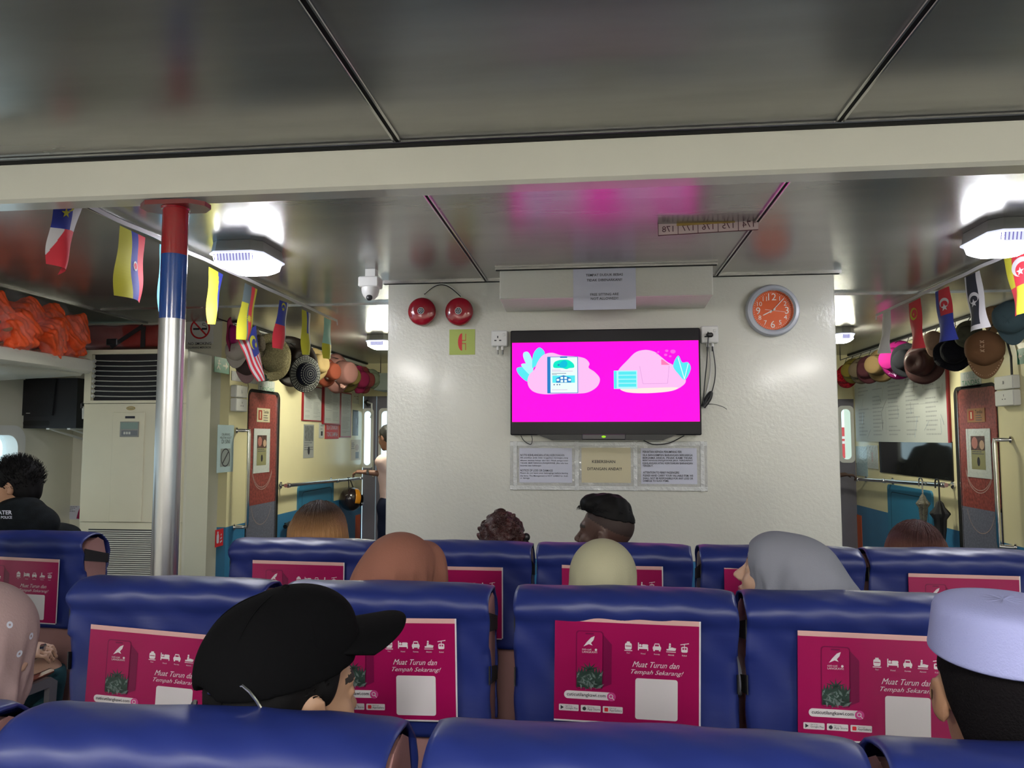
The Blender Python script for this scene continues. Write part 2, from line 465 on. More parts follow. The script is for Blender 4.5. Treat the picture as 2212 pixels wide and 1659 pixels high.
            h = MB(); h.cyl((gb+.03, Y-.02, 1.0), (gb+.03, Y-.02, 1.22), .012, CHROME); h.build('door_handle', d)
    zt = on_y(800, 856, YE).z
    g0, g1 = on_y(784, 900, YE).x, on_y(804, 900, YE).x; h0, h1 = on_y(821, 900, YE).x, on_y(846, 900, YE).x
    w0, w1 = on_y(800, 1008, YE).z, on_y(800, 885, YE).z
    end_wall(XL, BLX0-.0, 'wall_corridor_end_left', [(XL, (g1+h0)/2-.005, g0, g1), ((g1+h0)/2+.005, BLX0, h0, h1)], zt, w0, w1, YE)
    g0, g1 = on_y(1814, 900, YER).x, on_y(1841, 900, YER).x; z1, z0 = on_y(1830, 880, YER).z, on_y(1830, 996, YER).z
    end_wall(BLX1, XR, 'wall_corridor_end_right', [(BLX1, g0-.14, BLX1+.45, g0-.35), (g0-.13, XR, g0, g1)], on_y(1830, 862, YER).z, z0, z1, YER)
shell()
# ================================================================ seats
BLUE = mat('blue_leatherette', (.013, .024, .150), .42, bump=(9, .16, (1, 1, 2.5)), vary=(3, .1))
PINKL = mat('dusty_pink_leatherette', (.38, .20, .19), .42, bump=(14, .3), vary=(5, .12))
BAND = mat('black_elastic', (.008, .008, .010), .7)
SEATG = mat('grey_steel_seat_frame', (.34, .33, .36), .3, metal=.6)
BROWNA = mat('brown_armrest', (.16, .035, .02), .3)
MAG = mat('magenta_print', (.30, .003, .075), .28)
MAGD = mat('dark_magenta_print', (.16, .003, .05), .28)
MAGL = mat('light_magenta_print', (.50, .05, .22), .28)
PWH = mat('white_print', (.62, .58, .60), .3)
LEAF1 = mat('dark_foliage_print', (.025, .05, .04), .3, vary=(60, .6))
LEAF2 = mat('grey_foliage_print', (.12, .16, .15), .3, vary=(80, .6))
SLEEVE = mat('plastic_sleeve_edge', (.60, .36, .34), .15)
SLEEVW = mat('white_sleeve_edge', (.62, .60, .62), .15)

def advert_card(parent):
    W, H = .346, .236
    fr = Fr((-W/2, -.068, .834), (1, 0, 0), (0, -.02, 1))
    b = MB(); b.fbox(fr, 0, W, 0, H, -.002, .001, MAG)
    b.rect(fr, 0, W, H, H+.012, SLEEVE, .0008); b.rect(fr, W, W+.004, 0, H+.012, SLEEVW, .0008); b.rect(fr, 0, W, -.004, 0, SLEEVW, .0008)
    P = lambda u, v: (u*W, (1-v)*H)
    h1, h2, h3 = .0016, .0021, .0026
    # dark offset printed beside the telephone, phone body
    b.poly(fr, [P(.337, .12), P(.40, .22), P(.40, .62), P(.337, .66)], MAGD, h1)
    b.rrect(fr, P(.15, 0)[0], P(.342, 0)[0], P(0, .685)[1], P(0, .09)[1], .008, MAGD, h1)
    b.rrect(fr, P(.157, 0)[0], P(.335, 0)[0], P(0, .675)[1], P(0, .10)[1], .007, MAG, h2)
    b.rrect(fr, P(.215, 0)[0], P(.275, 0)[0], P(0, .127)[1], P(0, .112)[1], .002, MAGD, h3)
    # foliage picture at the foot of the phone
    pts = [P(.157, .665)]+[P(.157+.178*i/24, .50+.035*math.sin(i*2.3)-.03*math.sin(math.pi*i/24)) for i in range(25)]+[P(.335, .665)]
    b.poly(fr, pts[::-1], LEAF1, h3)
    for i in range(40):
        random.seed(i); u = random.uniform(.165, .33); v = random.uniform(.53, .655); l = random.uniform(.006, .014); a = random.uniform(0, 6.28)
        c = P(u, v); b.poly(fr, [(c[0]-l*math.cos(a), c[1]-l*math.sin(a)), (c[0]+l*.3*math.sin(a), c[1]-l*.3*math.cos(a)), (c[0]+l*math.cos(a), c[1]+l*math.sin(a)), (c[0]-l*.2*math.sin(a), c[1]+l*.2*math.cos(a))], LEAF2 if i % 2 else LEAF1, h3+.0003+.00001*i)
    c = P(.246, .485)
    for a in (25, 55, 90, 125, 155):
        t = R(a); L = .026; b.poly(fr, [(c[0]+.003*math.sin(t), c[1]-.003*math.cos(t)), (c[0]+L*math.cos(t), c[1]+L*.8*math.sin(t)), (c[0]-.003*math.sin(t), c[1]+.003*math.cos(t))], LEAF1, h3+.0002)
    # bird mark and caption
    c = P(.243, .20)
    b.poly(fr, [(c[0]-.014, c[1]-.012), (c[0]-.006, c[1]-.001), (c[0]+.004, c[1]+.010), (c[0]+.013, c[1]+.014), (c[0]+.010, c[1]+.004), (c[0]+.004, c[1]-.003), (c[0]+.008, c[1]-.009), (c[0]-.001, c[1]-.006)][::-1], PWH, h3)
    b.text(fr, 'cuti-cuti', *P(.225, .278), PWH, hgt=.0045, h=h3); b.text(fr, 'LANGKAWI', *P(.246, .305), PWH, w=.036, h=h3)
    c = P(.29, .28); b.disc(fr, c[0], c[1], .003, PWH, h3, 8)
    # five travel icons
    cap = ['Feri', 'Hotel', 'Kereta', 'Aktiviti', 'Kabel']
    for i, u in enumerate((.515, .617, .712, .808, .900)):
        x, y = P(u, .225); s = .0095
        if i == 0:
            b.rrect(fr, x-s*.85, x+s*.85, y-s*.9, y+s*.75, .004, PWH, h1); b.rect(fr, x-s*.4, x+s*.4, y+s*.75, y+s*1.1, PWH, h1)
            b.rect(fr, x-s*.7, x+s*.7, y-.001, y+.0008, MAG, h2); b.rect(fr, x-s, x+s, y-s*1.25, y-s*1.05, PWH, h1)
        elif i == 1:
            b.rect(fr, x-s*1.3, x-s*1.05, y-s, y+s, PWH, h1); b.rect(fr, x-s*1.05, x+s*1.3, y-s*.6, y-s*.1, PWH, h1)
            b.rrect(fr, x-s*.3, x+s*1.3, y-s*.1, y+s*.6, .003, PWH, h1); b.disc(fr, x-s*.7, y+s*.3, s*.3, PWH, h1, 10); b.rect(fr, x+s*1.05, x+s*1.3, y-s, y-s*.5, PWH, h1)
        elif i == 2:
            b.rrect(fr, x-s*1.05, x+s*1.05, y-s*.7, y+s*.2, .003, PWH, h1); b.poly(fr, [(x-s*.8, y+s*.2), (x+s*.8, y+s*.2), (x+s*.55, y+s*.95), (x-s*.55, y+s*.95)], PWH, h1)
            b.rect(fr, x-s*.5, x+s*.5, y+s*.25, y+s*.7, MAG, h2); b.rect(fr, x-s*.9, x-s*.5, y-s, y-s*.6, PWH, h1); b.rect(fr, x+s*.5, x+s*.9, y-s, y-s*.6, PWH, h1)
        elif i == 3:
            b.poly(fr, [(x-s*1.1, y-s*.7), (x+s*1.1, y-s*.7), (x+s*1.3, y-s*.1), (x+s*.2, y+s*.15), (x-s*.7, y-s*.3), (x-s*1.1, y-s*.3)], PWH, h1)
            b.disc(fr, x-s*.25, y+s*.9, s*.25, PWH, h1, 10); b.poly(fr, [(x-s*.6, y-s*.3), (x-s*.1, y-s*.1), (x, y+s*.6), (x-s*.5, y+s*.6)], PWH, h1); b.rect(fr, x-s*1.2, x+s*1.2, y-s*1.1, y-s*.95, PWH, h1)
        else:
            b.rrect(fr, x-s*.8, x+s*.8, y-s, y+s*.4, .003, PWH, h1); b.rect(fr, x-s*.5, x-s*.1, y-s*.3, y+s*.15, MAG, h2); b.rect(fr, x+s*.1, x+s*.5, y-s*.3, y+s*.15, MAG, h2)
            b.poly(fr, [(x-s, y+s*.8), (x+s*1.1, y+s*1.15), (x+s*1.1, y+s*1.35), (x-s, y+s)], PWH, h1); b.rect(fr, x-.0008, x+.0008, y+s*.4, y+s, PWH, h1)
        b.text(fr, cap[i], x, y-s*1.75, PWH, hgt=.0035, h=h1)
    b.text(fr, 'Muat Turun dan', *P(.705, .405), PWH, w=.112, hgt=.0135, h=h1, shear=.45)
    b.text(fr, 'Tempah Sekarang!', *P(.715, .487), PWH, w=.125, hgt=.0135, h=h1, shear=.45)
    # blank white rounded panel
    b.rrect(fr, P(.565, 0)[0], P(.855, 0)[0], P(0, .955)[1], P(0, .545)[1], .006, PWH, h1)
    # search bar
    b.rrect(fr, P(.07, 0)[0], P(.41, 0)[0], P(0, .785)[1], P(0, .705)[1], .0095, PWH, h1, 8)
    b.text(fr, 'cuticutilangkawi.com', *P(.225, .745), INK, w=.094, h=h2, off=.012)
    c = P(.40, .747); b.disc(fr, c[0], c[1], .0105, MAGL, h2); b.ring(fr, c[0]-.001, c[1]+.001, .0035, .005, PWH, h3); b.poly(fr, [(c[0]+.002, c[1]-.003), (c[0]+.0065, c[1]-.008), (c[0]+.0075, c[1]-.007), (c[0]+.0032, c[1]-.002)], PWH, h3)
    for i, (u, t) in enumerate(((.035, 'Google Play'), (.188, 'App Store'), (.341, 'AppGallery'))):
        x0 = P(u, 0)[0]; x1 = P(u+.138, 0)[0]; y0 = P(0, .91)[1]; y1 = P(0, .845)[1]; cy = (y0+y1)/2
        b.rrect(fr, x0, x1, y0, y1, .002, PWH, h1)
        if i == 0: b.poly(fr, [(x0+.004, cy-.005), (x0+.012, cy), (x0+.004, cy+.005)], INK, h2)
        elif i == 1: b.disc(fr, x0+.0085, cy-.0005, .0045, INK, h2, 14); b.poly(fr, [(x0+.0085, cy+.004), (x0+.0115, cy+.0065), (x0+.0105, cy+.0045)], INK, h2)
        else: b.rrect(fr, x0+.004, x0+.013, cy-.0045, cy+.0045, .0015, REDP, h2)
        b.text(fr, t, x0+.016, cy-.0018, INK, w=.030, align='L', h=h2); b.text(fr, 'Get it on', x0+.016, cy+.0038, INK, w=.016, align='L', h=h2)
    return b.build('advert_card', parent)

def make_seat():
    root = empty('ferry_chair', (0, 0, 0))
    W = .532
    # pink backrest cushion: side profile (y, z), leaning back at the top
    prof = [(-.020, 1.108), (-.045, 1.085), (-.055, 1.04), (-.045, .98), (-.030, .80), (.0, .55), (.02, .40), (.13, .40), (.10, .60), (.075, .80), (.075, .98), (.072, 1.05), (.055, 1.10), (.02, 1.118)]
    b = MB(); fr = Fr((0, 0, 0), (0, 1, 0), (0, 0, 1))       # u = y, v = z, n = x
    b.prism(fr, prof, -W/2, W/2, PINKL); b.build('backrest', root, bevel=.012)
    # blue cover folded over the top, front and back
    path = [(-.050, .772), (-.053, .86), (-.056, .94), (-.059, 1.02), (-.062, 1.062), (-.072, 1.078), (-.078, 1.095), (-.074, 1.112), (-.058, 1.126), (-.034, 1.136), (0, 1.14), (.035, 1.136), (.063, 1.12), (.083, 1.09), (.090, 1.05), (.088, 1.0), (.090, .9), (.092, .78)]
    cum = [0]
    for i in range(1, len(path)): cum.append(cum[-1]+math.hypot(path[i][0]-path[i-1][0], path[i][1]-path[i-1][1]))
    def at(t):
        d = t*cum[-1]
        for i in range(1, len(path)):
            if d <= cum[i]+1e-9:
                k = (d-cum[i-1])/(cum[i]-cum[i-1]); return path[i-1][0]+(path[i][0]-path[i-1][0])*k, path[i-1][1]+(path[i][1]-path[i-1][1])*k
        return path[-1]
    CW = .540
    def fn(u, v):
        y, z = at(v); x = (u-.5)*CW
        w = .0026*math.sin(9*u+14*v)+.0024*math.sin(15*u-23*v+1)+.0014*math.sin(31*u+11*v*v*8)
        e = max(0, abs(u-.5)-.44)/.06
        sgn = -1 if v < .55 else 1
        top = math.exp(-((z-1.12)/.03)**2)
        return Vector((x+.002*math.sin(40*v)*e, y+sgn*w*(1-top*.6)-sgn*.012*e*e*(0 if z > .99 else 1), z-.006*e*e*top+w*.6*top-.003*math.cos(math.pi*2*u)*top))
    b = MB(); b.grid(fn, 60, 70, BLUE); b.build('seat_cover', root, smooth=2, solid=.005)
    # two black elastic bands on either side
    for s in (-1, 1):
        for z in (1.055, .925):
            b = MB(); x = s*(W/2+.002); dz = .03
            b.add([(x, -.06, z-.018), (x, -.06, z+.018+.01), (x, .085, z+.018-dz), (x, .085, z-.018-dz), (x+s*.003, -.06, z-.018), (x+s*.003, -.06, z+.028), (x+s*.003, .085, z+.018-dz), (x+s*.003, .085, z-.018-dz)],
                  [(0, 1, 2, 3), (7, 6, 5, 4), (0, 4, 5, 1), (1, 5, 6, 2), (2, 6, 7, 3), (3, 7, 4, 0)], BAND); b.build('elastic_band', root)
    # seat cushion, frame, legs, armrests
    b = MB(); b.box((0, .33, .41), (.50, .46, .12), PINKL, bev=.035); b.build('seat_cushion', root, smooth=True)
    b = MB(); b.box((0, .31, .335), (.50, .42, .03), SEATG); b.build('seat_frame', root)
    for s in (-1, 1):
        b = MB(); b.box((s*.20, .14, .17), (.04, .05, .33), SEATG); b.box((s*.20, .25, .015), (.05, .42, .03), SEATG); b.box((s*.20, .42, .17), (.04, .05, .33), SEATG); b.build('leg', root)
    for s in (-1,):
        b = MB(); x = s*.2735
        b.add([(x-.010, y, z) for y, z in ((.10, .66), (.44, .655), (.475, .63), (.46, .34), (.43, .34), (.435, .62), (.10, .635))]+[(x+.010, y, z) for y, z in ((.10, .66), (.44, .655), (.475, .63), (.46, .34), (.43, .34), (.435, .62), (.10, .635))],
              [(0, 1, 2, 3, 4, 5, 6), (13, 12, 11, 10, 9, 8, 7)]+[(i, i+7, (i+1) % 7+7, (i+1) % 7) for i in range(7)], SEATG)
        a = b.build('armrest', root)
        b = MB(); b.box((x, .28, .672), (.026, .36, .022), BROWNA, bev=.009); b.build('armrest_pad', a, smooth=True)
    advert_card(root)
    return root
SEAT0 = make_seat()
def seat_y(px, py): return on_z(px, py, 1.14).y
YRA = seat_y(1330, 1174); YRB = seat_y(1350, 1270); YRC = seat_y(1400, 1552)-.052
ROWX = {}
def place_seat(x, y, label, group, card=(0, 0, 0), first=[True], z=0.0, card_on=True):
    if first[0]: r = SEAT0; first[0] = False
    else: r = copy_tree(SEAT0)
    r.location = (x, y, z); r['label'] = label; r['category'] = 'seat'; r['group'] = group
    for ch in list(r.children):
        if ch.name.startswith('advert_card'):
            if card_on: ch.location = (card[0], 0, card[1]); ch.rotation_euler = (0, R(card[2]), 0)
            else: bpy.data.objects.remove(ch)
    return r
copy_done = []
def seat_px(px0, px1, Y): return (on_y(px0, 1250, Y).x+on_y(px1, 1250, Y).x)/2
seats = {}
def lay_seats():
    gA = 'blue covered seats of the front middle row'; gB = 'blue covered seats of the second middle row'; gC = 'blue covered seats of the nearest row'; gL = 'blue covered seats by the left windows'
    A = [('A1', 497, 805, 'blue covered seat below the woman with long blond-tipped hair', (-.012, -.014, .5)),
         ('A2', 838, 1140, 'blue covered seat in front of the person with dark red curled-up hair', (-.008, -.022, 0)),
         ('A3', 1165, 1490, 'blue covered seat directly behind the dark-haired man looking left', (-.008, -.008, 0)),
         ('A4', 1515, 1862, 'blue covered front-row seat whose advert card shows beside the grey headscarf', (-.02, 0, 0)),
         ('A5', 1882, 2236, 'blue covered front-row seat below the auburn-haired passenger at right', (.015, -.016, .5))]
    B = [('B0', 135, 600, 'blue covered seat beside the painted pole, wrinkled cover, card partly hidden by black cap', (-.085, -.06, 3.2)),
         ('B1', 604, 1070, 'blue covered seat whose advert card is overlapped by the black cap visor', (.03, -.015, -1)),
         ('B2', 1107, 1595, 'blue covered seat with its whole advert card in view behind the cream headscarf', (-.014, 0, 1.0)),
         ('B3', 1620, 2105, 'blue covered seat with creased plastic over its card, left of the white cap', (.0, -.02, 1.0))]
    C = [('C0', -870, 43, 'blue covered seat cut off at the lower left corner behind pink headscarf', (0, 0, 0)),
         ('C1', 8, 890, 'blue covered seat behind the person in the black cap, seen from above', (0, 0, 0)),
         ('C2', 930, 1865, 'blue covered seat in the bottom centre of the photo, widest in view', (0, 0, 0)),
         ('C3', 1930, 2860, 'blue covered seat behind the man in the white cap, bottom right corner', (0, 0, 0))]
    for rows, Y, g in ((A, YRA, gA), (B, YRB, gB), (C, YRC, gC)):
        for k, p0, p1, lab, card in rows:
            x = (on_y(p0, 1250, Y-.05).x+on_y(p1, 1250, Y-.05).x)/2
            if k == 'C1': x = seats['B1'][0]+.005
            if k == 'C0': x = seats['B0'][0]+.012
            if k == 'C2': x = seats['B2'][0]-.012
            if k == 'C3': x = seats['B3'][0]-.01
            seats[k] = (x, Y); place_seat(x, Y, lab, g, card)
    YL = seat_y(100, 1148); xl = on_y(205, 1200, YL).x-.27
    seats['L1'] = (xl, YL); place_seat(xl, YL, 'blue covered seat in front of the air conditioner, card with two black side bands', gL, (-.03, -.035, 1.5))
    seats['L2'] = (xl+.02, YL-.70); q = place_seat(xl+.02, YL-.70, 'blue covered aisle seat behind the pink headscarf, its brown armrest showing', gL, (0, 0, 0))
    for ch in list(q.children):
        if ch.name.startswith('armrest'):
            e = copy_tree(ch, q); e.location = (.547, 0, 0)
lay_seats()
print('rows', YRA, YRB, YRC, {k: (round(v[0], 2), round(v[1], 2)) for k, v in seats.items()})
# ================================================================ lamps and ceiling fittings
LENS = mat('lamp_lens', (.93, .93, 1.0), .3, emit=LAMP_E)
LENSY = mat('greenish_lamp_lens', (1.0, .98, .78), .3, emit=160.0)
LENSC = mat('clear_ribbed_lens', (.75, .78, .95), .1, emit=1.1)
LENSR = mat('lens_rib_blue', (.22, .20, .55), .2, emit=1.0)
GREYM = mat('grey_lamp_body', (.26, .26, .24), .45)
def bulkhead(px, py, label, size=.267, lens=None, L=.32):
    p = on_z(px, py, ZC-.05); x, y = p.x, p.y
    r = empty('bulkhead_lamp', (x, y, ZC), label, 'lamp', 'bulkhead lamps on the ceiling')
    w, l = size/2, L/2
    oct_ = lambda w, l, c: [(x-w+c, y-l), (x+w-c, y-l), (x+w, y-l+c), (x+w, y+l-c), (x+w-c, y+l), (x-w+c, y+l), (x-w, y+l-c), (x-w, y-l+c)]
    k = .045
    b = MB(); o = oct_(w, l, k); i = oct_(w*1.04, l*1.04, k)
    b.add([(a, c, ZC) for a, c in o]+[(a, c, ZC-.055) for a, c in i], [tuple(range(8))]+[(j, 8+j, 8+(j+1) % 8, (j+1) % 8) for j in range(8)]+[tuple(range(15, 7, -1))], GREYM); b.build('lamp_body', r)
    b = MB(); o = oct_(w*1.08, l*1.08, k); i = oct_(w*1.08, l*1.08, k)
    b.add([(a, c, ZC-.056) for a, c in o]+[(a, c, ZC-.064) for a, c in i], [tuple(range(8))]+[(j, 8+j, 8+(j+1) % 8, (j+1) % 8) for j in range(8)]+[tuple(range(15, 7, -1))], LENSC); b.build('lens_rim', r)
    b = MB(); o = oct_(w, l, k); m_ = oct_(w*.93, l*.93, k*.9); i = oct_(w*.66, l*.7, k*.7)
    vs = [(a, c, ZC-.065) for a, c in o]+[(a, c, ZC-.105) for a, c in m_]+[(a, c, ZC-.125) for a, c in i]
    b.add(vs[:16], [(0, 8, 9, 1)], LENSC)
    b.add(vs, [(j, 8+j, 8+(j+1) % 8, (j+1) % 8) for j in range(1, 8)]+[(8+j, 16+j, 16+(j+1) % 8, 8+(j+1) % 8) for j in range(8)]+[tuple(range(23, 15, -1)), tuple(range(8))], lens or LENS)
    L_ = b.build('lamp_shade', r)
    b = MB()     # moulded ribs on the near face of the lens
    for q in range(13):
        a = x-w*.75+q*w*.125; b.add([(a-.003, y-l*1.0-.002, ZC-.068), (a+.003, y-l*1.0-.002, ZC-.068), (a+.003, y-l*.945-.002, ZC-.102), (a-.003, y-l*.945-.002, ZC-.102)], [(0, 1, 2, 3)], LENSR)
    b.build('rib', L_)
    return r
bulkhead(536, 556, 'bright white octagonal bulkhead lamp right of the striped pole')
bulkhead(2172, 512, 'bright white octagonal bulkhead lamp at the right edge above the flags')
bulkhead(822, 737, 'yellowish glowing lamp in the left corridor above the hats', .22, LENSY, .26)
bulkhead(1818, 722, 'small greenish lamp in the right corridor beside the block', .16, LENSY, .26)
def fill_tube(x, y, label):  # unseen tubes added behind the viewpoint to fill the cabin with light
    r = empty('fill_tube', (x, y, ZC), label, 'lamp', 'added fill tubes over the rear rows')
    b = MB(); b.box((x, y, ZC-.02), (.16, 1.25, .04), GREYM, bev=.008); b.build('lamp_body', r)
    b = MB(); b.box((x, y, ZC-.055), (.13, 1.2, .03), mat('fill_diffuser', (1.0, .98, .94), .3, emit=FILL_E), bev=.008); b.build('diffuser', r)
for i, (x, y) in enumerate(((-2.6, -1.2), (0.1, -1.2), (2.8, -1.2), (-2.6, -3.0), (0.1, -3.0), (2.8, -3.0))):
    fill_tube(x, y, 'unseen white fill tube added over the rear seats, %s' % ['left side nearer', 'middle nearer', 'right side nearer', 'left side rearmost', 'middle rearmost', 'right side rearmost'][i])

# cctv dome
def cctv():
    p = on_z(806, 592, ZC-.03); y = p.y; k = y/1600*1.0
    xa = on_y(779, 600, y).x; xb = on_y(822, 600, y).x; x = (xa+xb)/2; z = lambda py: on_y(800, py, y).z
    r = empty('security_camera', (x, y, ZC), 'white dome security camera on a box bracket under the ceiling', 'camera')
    b = MB(); b.box((x, y, (z(600)+z(622))/2), (xb-xa, .10, z(600)-z(622)), WHITEP, bev=.006); b.box((x, y+.02, (ZC+z(600))/2), (.06, .06, ZC-z(600)), WHITEP); b.build('bracket', r)
    b = MB(); rr = (xb-xa)/2*.86
    b.lathe((x, y, z(622)), (0, 0, -1), [(rr, 0), (rr, .012), (rr*.95, .03), (rr*.78, .05), (rr*.45, .068), (.0, .075)], WHITEP, 24); b.build('dome', r, smooth=True)
    b = MB(); c = Vector((x+.004, y-rr*.62, z(645))); b.ell(c, (.019, .014, .019), BLACK, 10); b.build('camera_lens', r, smooth=True)
cctv()

# row number strip, seen from behind
def number_strip():
    y = on_z(1530, 470, ZC-.005).y+.1
    x0, x1 = on_y(1421, 495, y).x, on_y(1638, 480, y).x; z0, z1 = on_y(1530, 503, y).z, on_y(1530, 477, y).z
    PK = mat('pinkish_translucent_strip', (.85, .66, .66), .4); DK = mat('faded_maroon_print', (.13, .03, .05), .5); TP = mat('brown_parcel_tape', (.50, .32, .08), .3)
    fr = Fr((0, y, 0), (1, 0, .03), (0, 0, 1))
    r = empty('seat_number_strip', ((x0+x1)/2, y, ZC), 'pinkish strip of mirrored seat numbers hanging under the ceiling', 'sign')
    b = MB(); b.fbox(fr, x0, x1, z0-.015, z1-.015, -.004, 0, PK)
    n = 5; w = (x1-x0)/n
    for i, t in enumerate(('178', '177', '176', '175', '174')):
        b.text(fr, t, x0+w*(i+.5), (z0+z1)/2-.015, DK, hgt=(z1-z0)*.5, h=.001, mirror=True)
        b.rect(fr, x0+w*i, x0+w*i+.003, z0-.015, z1-.015, DK, .0012)
    b.rect(fr, x0, x1, z0-.017, z0-.013, DK, .0012)
    b.build('number_plate', r)
    b = MB(); b.fbox(fr, x0+w*.95, x1-w*1.15, z1-.032, z1-.004, .0015, .003, TP); b.build('tape', r)
    b = MB(); b.box(((x0+x1)/2, y+.012, (ZC+z1)/2), (x1-x0, .012, ZC-z1+.03), DK); b.build('mounting_rail', r)
number_strip()

# ================================================================ the pole
def pole():
    y = (YB0+YB1)/2; p = on_y(380, 440, y)
    RD = mat('red_gloss_paint', (.30, .005, .010), .15, coat=.5, bump=(6, .05)); BL = mat('blue_gloss_paint', (.005, .05, .26), .15, coat=.5, bump=(6, .05))
    ST = mat('brushed_aluminium_pole', (.45, .45, .46), .30, metal=.9, bump=(9, .15, (1, 1, .1)))
    FLG = mat('dark_red_flange', (.20, .03, .03), .35, coat=.3)
    xt = p.x; xb = on_y(359, 1270, y).x; xb = xt+(xb-xt)*.4; rd = .0432
    r = empty('support_pole', (xt, y, 0), 'round support pole painted red and blue at the top, bare metal below', 'pole')
    z1 = on_y(380, 552, y).z; z2 = on_y(380, 690, y).z
    def seg(za, zb_, m, name, rr):
        b = MB(); b.cyl((xb+(xt-xb)*(za/BB), y, za), (xb+(xt-xb)*(zb_/BB), y, zb_), rr, m, n=40, caps=True); b.build(name, r, smooth=True)
    seg(z1, BB-.012, RD, 'red_section', rd); seg(z2, z1, BL, 'blue_section', rd); seg(0.01, z2, ST, 'metal_section', rd)
    b = MB(); fr = Fr((xt, y, BB-.014), (1, 0, 0), (0, -1, 0))
    pts = [(-.12, -.021), (-.08, -.059), (.08, -.059), (.12, -.021), (.12, .021), (.08, .059), (-.08, .059), (-.12, .021)]
    b.prism(fr, pts, -.002, .014, FLG)
    for s in (-1, 1):
        for t in (-.024, .02): b.cyl((xt+s*.075, y+t, BB-.02), (xt+s*.075, y+t, BB-.012), .009, FLG, n=8)
    b.build('flange', r)
    b = MB(); b.cyl((xt, y, BB-.034), (xt, y, BB-.012), rd+.003, RD, r1=rd+.014, n=40); b.build('weld_collar', r, smooth=True)
    b = MB(); b.cyl((xb, y, 0), (xb, y, .012), .09, FLG, n=24); b.build('foot_plate', r)
pole()

